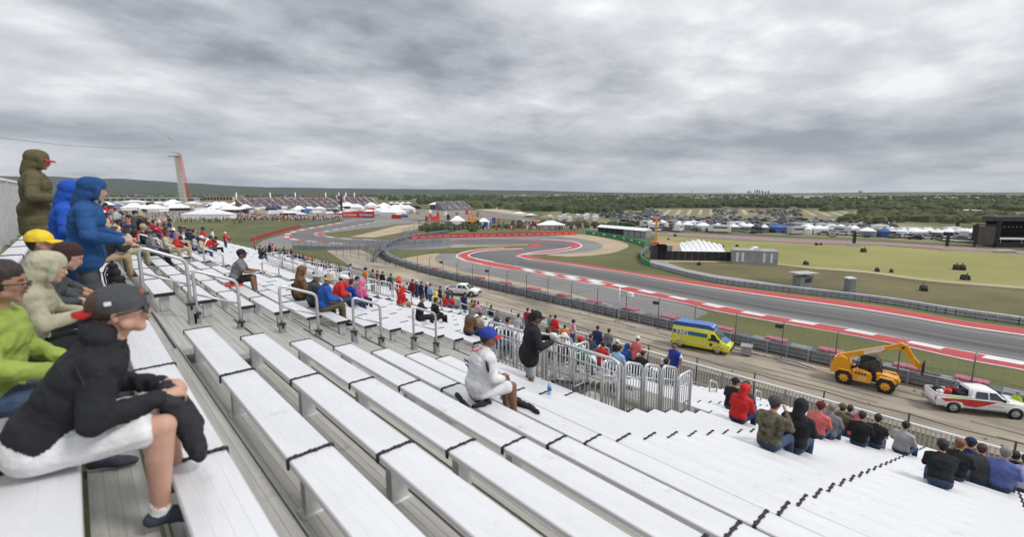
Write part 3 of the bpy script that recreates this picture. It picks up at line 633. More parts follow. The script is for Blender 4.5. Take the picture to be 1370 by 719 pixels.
for z in [.9+.4*i for i in range(8)]+[HF-.3, HF]:
    mb = MB(); dx = 0 if z < HF-.6 else (.12 if z < HF-.1 else .5); mb.tube([(FX+dx, FY2[0], z), (FX+dx, FY2[-1], z)], .011, 4); mb.build('cable', fp, t)
mb = MB(); y = FY2[0]
while y < FY2[-1]:
    mb.beam((FX, y, .8), (FX, y, HF-.6), .008, .008); y += .5
o = mb.build('wire_mesh', fp, t); o['kind'] = 'stuff'
# flag marshal camera mast and its bracket
Y, z = on_line(830, 398, FX-.3)
t = thing('camera_mast', 'pale steel mast with two braces and a small white camera head above the debris fence', 'mast', (FX-.5, Y, 0))
mb = MB(); mb.tube([(0, 0, 0), (0, 0, 4.6)], .07, 10); mb.build('mast', M_['galv'], t)
mb = MB(); mb.tube([(0, 0, 3.4), (0, -1.6, 4.1)], .04, 8); mb.tube([(0, 0, 4.1), (0, -1.6, 4.1)], .04, 8); mb.build('bracket', M_['galvd'], t)
mb = MB(); mb.box((0, -1.6, 3.9), (.5, .7, .5)); mb.disc((.3, -1.6, 3.9), (1, 0, 0), .15, .2); mb.build('camera_head', M_['white'], t)
mb = MB(); mb.tube([(0, 0, 2.6), (0, 1.8, 1.2)], .035, 8); mb.build('brace', M_['galvd'], t)
# small equipment beside the lane
p_ = G(1000-2, 474); p_ = G(998, 476)
t = thing('equipment_crate', 'small grey metal equipment crate with pipes lying beside the guardrail', 'crate', (p_.x, p_.y, .06), .3)
mb = MB(); mb.box((0, 0, .55), (1.1, .9, .8)); mb.box((0, 0, 1.0), (1.3, 1.1, .08)); mb.build('crate_body', M_['galvd'], t)
for q in ((-.45, -.35), (.45, -.35), (-.45, .35), (.45, .35)): mb = MB(); mb.tube([(q[0], q[1], 0), (q[0], q[1], 1)], .05); mb.build('leg', M_['galv'], t)
for k_, (a, b) in enumerate(((( -1.5, 1.5), (-.2, 5.2)), ((.8, 1.6), (.2, -5.5)), ((1.2, -2), (.6, -6.2)))):
    mb = MB(); A = Vector((p_.x+a[0], p_.y+a[1], .1)); B = Vector((p_.x+b[0], p_.y+b[1], .1)); mb.tube([A, A.lerp(B, .5)+Vector((.3, 0, .05)), B], .06, 6); tag(mb.build('pipe', M_['galvd']), ['grey pipe on the lane left of the metal crate', 'long grey pipe on the dirt right of the metal crate', 'second grey pipe on the dirt farther right of the metal crate'][k_], 'pipe', 'pipes lying on the lane')
# ---------------------------------------------------------------- vehicles
def wheel(par, loc, r, w_, rimmat, name='wheel', spokes=6, rr=.62):
    t = bpy.data.objects.new(name, None); C.objects.link(t); t.parent = par; t.location = loc; s_ = 1 if loc[1] > 0 else -1
    mb = MB(); mb.tube([(0, -w_/2, 0), (0, -w_*.42, 0), (0, w_*.42, 0), (0, w_/2, 0)], [r*.86, r, r, r*.86], 28)
    n = 26
    if r > .5:
        for k_ in range(n): a = 2*math.pi*k_/n; mb.box((r*math.cos(a), 0, r*math.sin(a)), (.06, w_*.9, .07), 0, Matrix.Rotation(-a, 3, 'Y'))
    mb.build('tyre', M_['tyre'], t)
    mb = MB(); mb.disc((0, s_*w_*.46, 0), (0, 1, 0), r*rr, .05, 24, bev=.015); mb.disc((0, s_*(w_*.5+.01), 0), (0, 1, 0), r*.2, .06, 12)
    for k_ in range(spokes): a = 2*math.pi*k_/spokes; mb.box((r*.36*math.cos(a), s_*(w_*.5), r*.36*math.sin(a)), (r*.42, .05, r*.11), 0, Matrix.Rotation(-a, 3, 'Y'))
    mb.build('rim', rimmat, t); return t
def loft(secs, mats, name, par, closed_ends=True, smooth=True):
    """secs: list of (x, [(y,z)...]) cross sections of equal count"""
    mb = MB(); n = len(secs[0][1]); vs_ = [(x, y, z) for x, pr in secs for y, z in pr]
    fs = [(i*n+k_, i*n+(k_+1) % n, (i+1)*n+(k_+1) % n, (i+1)*n+k_) for i in range(len(secs)-1) for k_ in range(n)]
    if closed_ends: fs += [tuple(range(n)), tuple((len(secs)-1)*n+k_ for k_ in range(n-1, -1, -1))]
    mb.add(vs_, fs, 0, smooth); return mb.build(name, mats, par)
def sec(x, zb_, zt, wb, wm, wt, zm=None, r_=.08):
    zm = zm if zm is not None else zb_+(zt-zb_)*.5
    half = [(wb, zb_), (wm, zb_+.12), (wm, zm), (wt+r_*.4, zt-r_), (wt-r_*.6, zt)]
    return (x, [(y, z) for y, z in half]+[(-y, z) for y, z in half[::-1]])
def text_obj(name, s_, size, par, loc, rot, m, ext=.004, al='CENTER', shear=0):
    cu = bpy.data.curves.new(name, 'FONT'); cu.body = s_; cu.size = size; cu.extrude = ext; cu.align_x = al; cu.align_y = 'CENTER'; cu.resolution_u = 2; cu.shear = shear; cu.offset = size*.012
    o0 = bpy.data.objects.new('tmp_text', cu); C.objects.link(o0); dg = bpy.context.evaluated_depsgraph_get(); me = bpy.data.meshes.new_from_object(o0.evaluated_get(dg)); bpy.data.objects.remove(o0)
    me.materials.clear(); me.materials.append(m); return ob(name, me, par, loc, rot)
def fit_text(s_, wd, hmax, par, loc, rot):
    o = text_obj('lettering', s_, 1.0, par, loc, rot, mat('letter_white', (.8, .8, .8), .4), .01); xs_ = [v.co.x for v in o.data.vertices]; k_ = wd/(max(xs_)-min(xs_)); o.scale = (k_, min(k_*1.3, hmax*1.1), 1); return o
# ambulance van (front towards +x locally)
def place_rot(a, b): d = b-a; return math.atan2(d.y, d.x)
wr, wf = G(912, 466.5), G(956, 475)
rz = place_rot(wr, wf); mid_ = (wr+wf)/2
t = thing('ambulance', 'yellow and blue ambulance van driving along the dirt lane beside the guardrail', 'ambulance', (mid_.x, mid_.y, .06), rz)
side = Vector((0, 1)); yaw_off = 1.0
def vy(o): return o
# shift so the near (camera side) wheels sit on the traced contact line
t.location += Vector((math.cos(rz+math.pi/2), math.sin(rz+math.pi/2), 0))*.92
secs = [sec(-2.75, .45, 2.25, .88, .92, .80, r_=.25), sec(-2.7, .38, 2.45, .95, .99, .86, r_=.25), sec(0.8, .38, 2.5, .95, .99, .86, r_=.25), sec(1.35, .38, 2.42, .95, .99, .80, 1.2, r_=.2), sec(1.75, .38, 2.0, .95, .99, .76, 1.15, r_=.12), sec(2.15, .38, 1.52, .95, .99, .78, 1.05, r_=.1), sec(2.75, .38, 1.28, .93, .96, .76, .95, r_=.1), sec(3.02, .42, 1.02, .85, .88, .70, .8, r_=.1), sec(3.08, .5, .85, .7, .74, .62, .7, r_=.05)]
loft(secs, M_['yellow'], 'body', t)
mb = MB(); mb.prism([(-2.72, 2.4), (-2.68, 2.72), (-2.4, 2.82), (.9, 2.86), (1.35, 2.66), (1.5, 2.42)], -.8, .8); r0 = mb.build('raised_roof', M_['blue'], t)
for s_ in (-1, 1):
    mb = MB(); mb.box((-.9, s_*.992, 1.78), (3.5, .012, .42)); mb.build('side_stripe', mat('teal_stripe', (.02, .16, .32), .35, clear=.4), t)
    mb = MB(); mb.box((-2.25, s_*1.0, 1.25), (.7, .008, .09), 0, Matrix.Rotation(.5, 3, 'Y')); mb.box((-.2, s_*1.0, .9), (5.0, .01, .06)); mb.build('pinstripe', M_['white'], t)
    d = MB(); d.add([(.95, s_*.985, 1.35), (2.02, s_*.975, 1.32), (1.55, s_*.90, 2.0), (1.0, s_*.905, 2.08)], [(0, 1, 2, 3)] if s_ < 0 else [(3, 2, 1, 0)]); o = d.build('side_window', M_['glass'], t); o.location.y = s_*.02
    mb = MB(); mb.box((2.0, s_*1.12, 1.45), (.14, .2, .3)); mb.build('mirror', M_['dark'], t)
    mb = MB(); mb.box((2.9, s_*.72, .98), (.3, .3, .16), 0, Matrix.Rotation(.3, 3, 'Y')); mb.build('headlight', mat('lamp_lens', (.7, .72, .75), .15), t)
    mb = MB(); mb.box((-2.77, s_*.85, 1.2), (.04, .12, .5)); mb.build('tail_light', M_['red'], t)
    mb = MB(); mb.disc((1.25, s_*1.0, .95), (0, 1, 0), .17, .012, 20); mb.build('door_badge', mat('badge_navy', (.02, .05, .15), .4), t)
    for x in (-1.85, 1.9):
        w_ = wheel(t, (x, s_*.86, .36), .37, .24, M_['galvd'])
        mb = MB(); mb.tube([(x+.46*math.cos(a), s_*.975, .37+.46*math.sin(a)) for a in [math.pi*q/10 for q in range(11)]], .035, 6); mb.build('wheel_arch', M_['dark'], t)
    text_obj('lettering', 'EMS', .78, t, (-1.7, s_*1.006, 1.72), (math.pi/2, 0, 0 if s_ < 0 else math.pi), mat('letter_white', (.8, .8, .8), .4), .012)
mb = MB(); mb.add([(1.44, -.74, 2.28), (1.44, .74, 2.28), (2.15, .78, 1.56), (2.15, -.78, 1.56)], [(0, 1, 2, 3)]); o = mb.build('windscreen', M_['glass'], t); o.location = (.05, 0, .05)
mb = MB(); mb.add([(2.2, -.74, 1.53), (2.2, .74, 1.53), (2.78, .74, 1.30), (2.78, -.74, 1.30)], [(0, 1, 2, 3)]); o = mb.build('bonnet_panel', M_['blue'], t); o.location = (.01, 0, .025)
mb = MB(); mb.box((3.06, 0, .62), (.1, 1.6, .28)); mb.box((-2.8, 0, .48), (.12, 1.8, .16)); mb.build('bumper', M_['dark'], t)
mb = MB(); mb.box((1.15, 0, 2.66), (.22, 1.3, .14)); mb.build('light_bar', M_['white'], t)
mb = MB(); mb.box((0, 0, .36), (4.6, 1.5, .2)); mb.build('underbody', M_['dark'], t)
# pickup with red and yellow livery
wr, wf = G(1274, 553.5), G(1356, 562.5); rz = place_rot(wr, wf); mid_ = (wr+wf)/2
def pickup(label, loc, rz, livery=True, cargo=True):
    t = thing('pickup_truck', label, 'pickup', loc, rz)
    W_ = M_['white']
    loft([sec(-2.95, .55, 1.15, .92, .97, .93, .9, r_=.05), sec(-2.85, .48, 1.2, .94, .99, .95, .9, r_=.05), sec(-.75, .45, 1.2, .94, .99, .95, .9, r_=.05), sec(-.7, .45, 1.22, .94, .99, .95, .9, r_=.05), sec(1.35, .45, 1.22, .94, .99, .95, .9, r_=.06), sec(2.3, .45, 1.18, .93, .98, .9, .9, r_=.09), sec(2.75, .45, 1.05, .86, .92, .8, .8, r_=.1), sec(2.88, .5, .88, .72, .8, .7, .7, r_=.05)], W_, 'body', t)
    mb = MB(); mb.box((-1.85, 0, 1.205), (1.95, 1.6, .012)); mb.build('load_bed', M_['dark'], t)
    for s_ in (-1, 1): mb = MB(); mb.box((-1.85, s_*.88, 1.27), (2.1, .1, .16)); mb.build('bed_side', W_, t)
    mb = MB(); mb.box((-2.88, 0, 1.2), (.07, 1.8, .3)); mb.build('tailgate', W_, t)
    loft([sec(-.85, 1.18, 1.82, .88, .9, .66, 1.3, r_=.08), sec(-.55, 1.18, 1.92, .9, .92, .68, 1.3, r_=.08), sec(.35, 1.18, 1.94, .9, .92, .68, 1.3, r_=.08), sec(.75, 1.18, 1.86, .9, .92, .66, 1.28, r_=.1), sec(1.45, 1.15, 1.24, .88, .9, .8, 1.2, r_=.03)], W_, 'cab', t)
    for s_ in (-1, 1):
        for x0, x1, x2, x3 in ((-.6, .2, .18, -.5), (.28, 1.15, .68, .27)):
            mb = MB(); mb.add([(x0, s_*.925, 1.3), (x1, s_*.925, 1.3), (x2, s_*.76, 1.76), (x3, s_*.76, 1.78)], [(0, 1, 2, 3)]); o = mb.build('side_window', M_['glass'], t); o.location.y = s_*.012
        mb = MB(); mb.box((1.05, s_*1.06, 1.34), (.14, .2, .18)); mb.build('mirror', M_['dark'], t)
        mb = MB(); mb.box((2.76, s_*.7, .92), (.22, .32, .14)); mb.build('headlight', mat('lamp_lens', (.7, .72, .75), .15), t)
        mb = MB(); mb.box((-2.94, s_*.85, 1.0), (.05, .16, .3)); mb.build('tail_light', M_['red'], t)
        mb = MB(); mb.box((.3, s_*1.0, .42), (2.0, .14, .06)); mb.build('side_step', M_['dark'], t)
        for xx in (.24, -.66): mb = MB(); mb.box((xx, s_*.992, .85), (.015, .006, .6)); mb.box((xx-.12, s_*1.0, 1.1), (.16, .03, .03)); mb.build('door_seam', M_['dark'], t)
        for x in (-1.85, 1.86):
            wheel(t, (x, s_*.86, .4), .41, .27, M_['galvd'], spokes=7)
            mb = MB(); mb.tube([(x+.5*math.cos(a), s_*.97, .42+.5*math.sin(a)) for a in [math.pi*q/10 for q in range(11)]], .045, 6); mb.build('wheel_arch', M_['dark'] if not livery else W_, t)
            mb = MB(); mb.disc((x, s_*.95, .42), (0, 1, 0), .47, .09, 20); mb.build('wheel_well', M_['blk'], t)
        if livery:
            mb = MB(); y = s_*.997; P = [(-2.75, 1.08), (-2.4, .86), (-1.4, .92), (-1.2, .66), (-.5, .62), (.0, .8), (.75, 1.17), (.2, 1.19), (-.9, 1.19), (-1.6, 1.14), (-2.2, 1.12)]; mb.add([(a, y, b) for a, b in P], [tuple(range(len(P)))]); mb.build('red_swoosh', M_['red'], t)
            mb = MB(); P = [(-2.6, 1.1), (-1.7, 1.12), (-1.0, 1.2), (-1.9, 1.2)]; mb.add([(a, s_*1.0, b) for a, b in P], [(0, 1, 2, 3)]); P = [(.9, 1.0), (1.5, 1.1), (2.1, 1.12), (1.6, 1.16), (1.1, 1.12)]; mb.add([(a, s_*.985, b) for a, b in P], [tuple(range(5))]); mb.build('yellow_swoosh', M_['yellow'], t)
            mb = MB()
            for q in range(9): mb.box((.35+q*.09, s_*.998, .82+.02*(q % 2)), (.05, .006, .07), 0, Matrix.Rotation(.2, 3, 'Y'))
            mb.build('door_lettering', M_['galvd'], t)
    mb = MB(); mb.add([(.82, -.64, 1.84), (.82, .64, 1.84), (1.45, .8, 1.27), (1.45, -.8, 1.27)], [(0, 1, 2, 3)]); o = mb.build('windscreen', M_['glass'], t); o.location = (.015, 0, .03)
    mb = MB(); mb.box((-.86, 0, 1.55), (.02, 1.3, .4)); mb.build('rear_window', M_['glass'], t)
    mb = MB(); mb.box((2.86, 0, .62), (.14, 1.7, .2)); mb.box((-3.0, 0, .6), (.16, 1.8, .18)); mb.build('bumper', M_['galvd'] if livery else M_['dark'], t)
    mb = MB(); mb.box((2.86, 0, .86), (.06, 1.0, .2)); mb.build('grille', M_['blk'], t)
    if cargo:
        mb = MB(); mb.tube([(-.95, -.85, 1.3), (-.95, -.8, 2.0), (-.95, .8, 2.0), (-.95, .85, 1.3)], .05, 8); mb.build('roll_bar', W_, t)
    return t
loc = Vector((mid_.x, mid_.y, .06))+Vector((math.cos(rz+math.pi/2), math.sin(rz+math.pi/2), 0))*.92
PT = pickup('white pickup with red and yellow swooshes and a loaded bed on the lane', loc, rz)
cm = [M_['red'], M_['dark'], mat('maroon_case', (.22, .02, .04), .6), M_['white']]
for k_, (x, y, s_, m_) in enumerate([(-2.4, .3, .4, 1), (-2.0, -.3, .45, 0), (-1.5, .2, .5, 2), (-1.3, -.45, .4, 1), (-2.5, -.4, .35, 3)]):
    q = Matrix.Rotation(rz, 3, 'Z') @ Vector((x, y, 1.21)); mb = MB(); mb.box((0, 0, s_*.4), (s_*1.2, s_, s_*.8), 0); mb.disc((0, 0, s_*.85), (1, 0, 0), .06, s_, 8); o = mb.build('equipment_case', cm[m_], None, loc+q, rz+x)
    tag(o, ['black case at the back of the pickup bed', 'red case on the near side of the pickup bed', 'maroon case behind the pickup cab', 'black case close behind the pickup cab', 'white case in the rear corner of the pickup bed'][k_], 'case', 'cases in the pickup bed')
q = G(626, 398)
pickup('plain white pickup parked on the lane beyond the far end of the crowd', (q.x+.2, q.y+1.5, .06), R(-62), False, False)
# telehandler ---------------------------------------------------------------
wr, wf = G(1126, 514), G(1184, 527.5); rz = place_rot(wr, wf); mid_ = (wr+wf)/2
loc = Vector((mid_.x, mid_.y, .06))+Vector((math.cos(rz+math.pi/2), math.sin(rz+math.pi/2), 0))*.98
OR = mat('machine_yellow', (.80, .36, .015), .4, 0, .08, 2, clear=.3)
t = thing('telehandler', 'yellow telehandler with raised boom and dark cab, facing right on the dirt lane', 'telehandler', loc, rz)
for s_ in (-1, 1):
    for x in (-1.4, 1.45):
        wheel(t, (x, s_*.95, .6), .62, .42, OR, spokes=8, rr=.5)
mb = MB(); mb.box((0, 0, .75), (4.3, .8, .42)); mb.box((-1.4, 0, .6), (.4, 1.6, .3)); mb.box((1.45, 0, .6), (.4, 1.6, .3)); mb.build('chassis', M_['dark'], t)
mb = MB(); mb.prism([(-2.45, .75), (-2.5, 1.35), (-2.3, 2.1), (-1.75, 2.35), (-1.35, 2.2), (-1.1, 1.5), (-1.0, 1.1), (-1.35, 1.3), (-1.8, 1.2), (-2.1, .85)], -.75, .75); mb.build('rear_housing', OR, t)
for s_ in (-1, 1):
    mb = MB(); mb.prism([(-2.1, 1.05), (-1.9, 1.32), (-1.0, 1.32), (-.75, 1.0), (-.85, 1.0), (-1.1, 1.24), (-1.75, 1.24), (-2.0, 1.0)], s_*1.0-.2, s_*1.0+.2); mb.build('mudguard', OR, t); mb = MB(); mb.prism([(.8, 1.0), (1.0, 1.32), (1.9, 1.3), (2.15, .95), (2.05, .95), (1.8, 1.22), (1.1, 1.24), (.9, 1.0)], s_*1.0-.2, s_*1.0+.2); mb.build('mudguard', OR, t)
mb = MB(); mb.prism([(-.8, .55), (-.85, 1.45), (-.5, 1.5), (.35, 1.3), (.5, .9), (.45, .55)], -1.12, -.45); o = mb.build('engine_cover', OR, t)
text_obj('lettering', 'JCB', .36, t, (-.15, -1.13, .85), (math.pi/2, 0, 0), M_['white'], .008, shear=.2)
mb = MB()
for q in range(4): mb.box((-.6+q*.22, -1.125, 1.25), (.15, .02, .16))
mb.build('vent', M_['dark'], t)
mb = MB(); mb.prism([(.8, .9), (.7, 1.3), (1.3, 1.35), (2.1, 1.2), (2.3, .9)], -.5, .5); mb.build('front_housing', OR, t)
# cab on the far (local +y) side, glazed frame
mb = MB(); fr = [(-.55, 1.0), (-.5, 2.35), (-.3, 2.5), (.45, 2.5), (.75, 2.2), (1.0, 1.3), (.95, .9)]
for y in (.25, 1.1):
    mb.tube([(x, y, z) for x, z in fr]+[(fr[0][0], y, fr[0][1])], .045, 6)
for x, z in fr: mb.tube([(x, .25, z), (x, 1.1, z)], .04, 6)
mb.tube([(.2, 1.1, 1.0), (.15, 1.1, 2.5)], .04, 6); mb.tube([(.2, .25, 1.0), (.15, .25, 2.5)], .04, 6)
mb.build('cab_frame', M_['dark'], t)
mb = MB(); mb.prism(fr, .27, 1.08); mb.build('cab_glass', mat('cab_glass', (.05, .065, .075), .12, spec=.7), t)
mb = MB(); mb.box((.1, .65, 2.53), (.9, .9, .06)); mb.build('cab_roof', M_['dark'], t)
mb = MB(); mb.beam((-2.0, -.05, 2.1), (1.1, -.05, 3.55), .42, .42); mb.build('boom', OR, t)
mb = MB(); mb.beam((-.3, -.05, 2.895), (1.05, -.05, 3.527), .46, .30); mb.build('boom_panel', M_['white'], t)
mb = MB(); mb.beam((.9, -.05, 3.46), (1.9, -.05, 3.93), .32, .34); mb.tube([(.9, -.32, 3.34), (1.9, -.32, 3.82)], .04, 8); mb.build('inner_boom', OR, t)
mb = MB(); mb.prism([(1.6, 4.0), (2.0, 4.25), (2.45, 4.12), (2.95, 3.25), (3.55, 2.6), (3.4, 2.32), (2.8, 2.7), (2.2, 3.6), (1.75, 3.7)], -.2, .12); mb.build('boom_head', OR, t)
mb = MB(); mb.disc((2.2, -.04, 3.9), (0, 1, 0), .1, .42, 12); mb.disc((-2.0, -.04, 2.1), (0, 1, 0), .14, 1.2, 12); mb.build('pivot_pin', M_['dark'], t)
mb = MB(); mb.box((3.55, -.04, 2.3), (.12, 1.2, .5)); mb.box((3.55, -.04, 2.8), (.08, .9, .5)); 
for y in (-.45, .4): mb.box((4.1, y, 2.02), (1.15, .13, .06))
for y in (-.5, .45): mb.box((3.6, y, 2.5), (.1, .1, 1.0))
mb.build('fork_carriage', M_['dark'], t)
mb = MB(); mb.tube([(-1.2, -.35, 1.3), (.6, -.35, 2.4)], [.09, .07], 10); mb.build('lift_cylinder', M_['dark'], t)
for y in (-.6, .6): mb = MB(); mb.box((-2.5, y, 1.2), (.05, .2, .12)); mb.build('tail_light', M_['red'], t)
mb = MB(); mb.tube([(.95, -.5, 1.7), (1.1, -1.1, 1.85)], .02, 6); mb.box((1.12, -1.12, 1.8), (.06, .2, .3)); mb.build('mirror', M_['dark'], t)
# things on the infield -----------------------------------------------------
def infield(x, y): return G(x, y, .03)
# low grey tyre band along the far side of the track
far = [(868.6,355.5),(887.6,360.8),(924,370.4),(960.6,378),(1000,383.8),(1081,393.5),(1135,399.9),(1200,408.6),(1270,420.4),(1351,432),(1370,435),(1450,446),(1600,468)]
P = resample(cat_rom(px(far), 6), 75)
t = thing('far_guardrail', 'pale grey block barrier along the far edge of the race track', 'barrier')
fb = mat('pale_barrier', (.30, .32, .345), .6, .2, .25, .6, .3, 3); fb2 = mat('pale_barrier_top', (.42, .44, .46), .6, .1, .2, .8)
for i, (a, b) in enumerate(zip(P, P[1:])):
    d = (b-a).normalized(); mb = MB(); mb.beam(a+Vector((0, 0, .45)), b-d*.12+Vector((0, 0, .45)), 1.1, .9); o = mb.build('barrier_block', fb, t)
    m2 = MB(); n_ = Vector((-d.y, d.x, 0)); 
    for z in (.3, .75): m2.beam(a+n_*(-.58)+Vector((0, 0, z)), b+n_*(-.58)+Vector((0, 0, z)), .05, .18)
    m2.beam(a+Vector((0, 0, .93)), b+Vector((0, 0, .93)), .8, .05); m2.build('rail', fb2, o)
# green hoarding round the outside of the gravel
P = resample(cat_rom(px([(784,313.6),(800,315.8),(829,320.5),(850,326),(862,330),(868,334)]), 6), 16)
t = thing('green_hoarding', 'green banner hoarding with small white marks curving round the far gravel trap', 'hoarding')
for i, (a, b) in enumerate(zip(P, P[1:])):
    d = (b-a).normalized(); mb = MB(); mb.beam(a+Vector((0, 0, .75)), b-d*.1+Vector((0, 0, .75)), .3, 1.5); o = mb.build('banner', M_['green'], t)
    if i % 2: n_ = Vector((-d.y, d.x, 0)); mb = MB(); mb.beam(a.lerp(b, .25)+n_*(-.17)+Vector((0, 0, .8)), a.lerp(b, .75)+n_*(-.17)+Vector((0, 0, .8)), .02, .4); mb.beam(a.lerp(b, .25)+n_*(.17)+Vector((0, 0, .8)), a.lerp(b, .75)+n_*(.17)+Vector((0, 0, .8)), .02, .4); mb.build('white_mark', M_['white'], o)
P = resample(cat_rom(px([(868,334),(861,340),(857.5,346)]), 6), 6)
t = thing('dark_barrier', 'short dark tyre barrier between the two green hoardings', 'tyre wall')
for a, b in zip(P, P[1:]): mb = MB(); mb.beam(a+Vector((0, 0, .6)), b+Vector((0, 0, .6)), 1.2, 1.2); mb.build('tyre_block', tw, t)
P = resample(cat_rom(px([(857.5,346),(860,352),(868,356.5)]), 6), 5)
t = thing('green_hoarding', 'short green banner hoarding at the corner where the pale barrier starts', 'hoarding')
for a, b in zip(P, P[1:]): mb = MB(); mb.beam(a+Vector((0, 0, .6)), b+Vector((0, 0, .6)), .3, 1.2); o = mb.build('banner', M_['green'], t)
# red hoarding with white script
P = resample(cat_rom(px([(549.6,320.4),(600,318.4),(650,317.2),(700,316.3),(745,315),(771,314.4)]), 6), 23)
t = thing('red_hoarding', 'long red advertising hoarding with repeated white lettering behind the far hairpin', 'hoarding')
for i, (a, b) in enumerate(zip(P, P[1:])):
    d = (b-a).normalized(); mb = MB(); mb.beam(a+Vector((0, 0, .7)), b+Vector((0, 0, .7)), .3, 1.4); o = mb.build('banner', M_['red'], t)
    c = a.lerp(b, .5); fit_text('Fly Emirates', (b-a).length*.72, 1.0, t, (c.x+d.y*.18, c.y-d.x*.18, .7), (math.pi/2, 0, math.atan2(d.y, d.x)))
def hoard(pts, h, m, label, nm='red_hoarding', n=8):
    P = resample(cat_rom(px(pts), 5), n); t = thing(nm, label, 'hoarding')
    for a, b in zip(P, P[1:]): mb = MB(); mb.beam(a+Vector((0, 0, h/2)), b+Vector((0, 0, h/2)), .3, h); mb.build('banner', m, t)
    return t, P
t, P = hoard([(458, 291.6), (480, 291.4), (501, 291.8)], 4.0, M_['red'], 'red advertising hoarding in front of the white tents at the far left hairpin')
d = (P[-1]-P[0]).normalized()
for q in (.25, .75): c = P[0].lerp(P[-1], q); fit_text('Fly Emirates', (P[-1]-P[0]).length*.4, 3, t, (c.x+d.y*.2, c.y-d.x*.2, 2), (math.pi/2, 0, math.atan2(d.y, d.x)))
hoard([(524, 292.5), (537, 292.8)], 2.5, M_['red'], 'small red hoarding by the blue tent beyond the far left hairpin', n=3)
hoard([(571, 298.5), (588, 298)], 3.4, M_['red'], 'red hoarding panel right of the white tents near the service road', n=4)
hoard([(337, 323), (350, 318.5), (370, 312.5), (386, 307.8), (402, 304.5)], 1.1, mat('red_tyre_wall', (.35, .04, .05), .7), 'red tyre wall along the outside of the left bend', 'red_tyre_wall', 10)
# marshal hut
p_ = infield(1073, 386); t = thing('marshal_hut', 'small grey marshal hut with flat pale roof beside the far barrier', 'hut', p_, YAW*-1+R(12))
s_ = 1.0
mb = MB(); mb.box((0, 0, 1.1), (2.3, 1.8, 2.2)); mb.build('wall', mat('hut_grey', (.23, .24, .26), .7, 0, .2, 1), t)
mb = MB(); mb.box((0, 0, 2.75), (3.9, 2.6, .12)); mb.build('roof', mat('pale_roof', (.42, .45, .43), .6), t)
for q in ((-1.7, -1.1), (1.7, -1.1), (-1.7, 1.1), (1.7, 1.1)): mb = MB(); mb.box((q[0]*.7, q[1]*.8, 1.4), (.08, .08, 2.7)); mb.build('post', M_['galvd'], t)
mb = MB(); mb.box((.2, -.91, 1.5), (1.2, .03, .7)); mb.build('window', M_['glass'], t)
p_ = infield(1136, 390); t = thing('portable_toilet', 'grey portable toilet cabin with white roof right of the marshal hut', 'toilet', p_, -.7)
mb = MB(); mb.box((0, 0, 1.1), (1.15, 1.15, 2.2)); mb.build('wall', mat('hut_blue_grey', (.2, .22, .25), .6), t)
mb = MB(); mb.prism([(-.65, 2.2), (-.5, 2.4), (.5, 2.4), (.65, 2.2)], -.62, .62); mb.build('roof', M_['white'], t)
mb = MB(); mb.box((0, -.59, 1.05), (.8, .03, 1.9)); mb.box((.3, -.62, 1.1), (.05, .04, .12)); mb.build('door', mat('hut_grey', (.23, .24, .26), .7), t)
# grey container building with windows, marquee and black hoarding
a, b = G(980, 353), G(1040, 355.5); d = b-a; rz = math.atan2(d.y, d.x); Lb = d.length
t = thing('cabin_block', 'pale grey flat cabin block with white door panels beside the white marquee', 'cabin', a, rz)
mb = MB(); mb.box((Lb/2, 2.5, 1.6), (Lb, 5, 3.2)); mb.build('wall', mat('cabin_grey', (.33, .34, .35), .7, 0, .15, .5), t)
for x in (.1, .22, .70, .86): mb = MB(); mb.box((Lb*x, -.03, 1.6), (Lb*.055, .06, 2.1)); mb.build('door', M_['white'], t)
for x in (.38, .53): mb = MB(); mb.box((Lb*x, -.02, 1.6), (.25, .04, 3.1)); mb.build('seam', M_['galvd'], t)
mb = MB(); mb.prism([(Lb*.43, 3.203), (Lb*.5, 3.8), (Lb*.57, 3.9), (Lb*.66, 3.203)], .5, 4); mb.build('roof_cover', M_['tent'], t)
a, b = G(890, 348.5), G(979, 350); d = b-a; rz = math.atan2(d.y, d.x); Lb = d.length
t = thing('black_hoarding', 'long black screen fence in front of the white marquee on the infield', 'hoarding', a, rz)
n = 10
for i in range(n): mb = MB(); mb.box((Lb*(i+.5)/n, 0, 1.15), (Lb/n-.06, .15, 2.3)); mb.build('screen_panel', mat('black_screen', (.022, .022, .025), .8, 0, .3, .5), t)
c = G(938, 346.5)
t = thing('marquee', 'large white peaked marquee with ridged roof behind the black screen', 'marquee', c, rz)
Lm = Lb*.66; n = 8; mb = MB()
for i in range(n):
    x0, x1 = -Lm/2+Lm*i/n, -Lm/2+Lm*(i+1)/n; xm = (x0+x1)/2
    e = 1-abs(2*(i+.5)/n-.85)*.55; h = 3.0+1.9*max(.1, e)
    mb = MB(); mb.add([(x0, -2, 1.9), (x1, -2, 1.9), (x1, 5, 1.9), (x0, 5, 1.9), (xm, 1.5, h), (x0, 1.5, h-.45), (x1, 1.5, h-.45)], [(0, 1, 6, 4, 5), (3, 5, 4, 6, 2), (0, 5, 3), (1, 2, 6)]); mb.build('roof', M_['tent'], t)
mb = MB(); mb.box((0, 1.5, .95), (Lm, 7, 1.9)); mb.build('wall', M_['tent'], t)
for k_, x in enumerate((-.52, -.46)):
    p_ = a+d*(.06+.08*k_)+Vector((0, 3, 0)); mb = MB(); mb.box((0, 0, 1.7), (3.5, 3, 3.4)); mb.box((0, 0, 3.5), (3.7, 3.2, .15)); o = mb.build('generator_cabin', [M_['dark'], mat('cabin_grey', (.33, .34, .35))][k_], None, p_, rz)
    tag(o, ['black equipment cabin at the left end of the black screen', 'grey equipment cabin between the black cabin and the marquee'][k_], 'cabin')
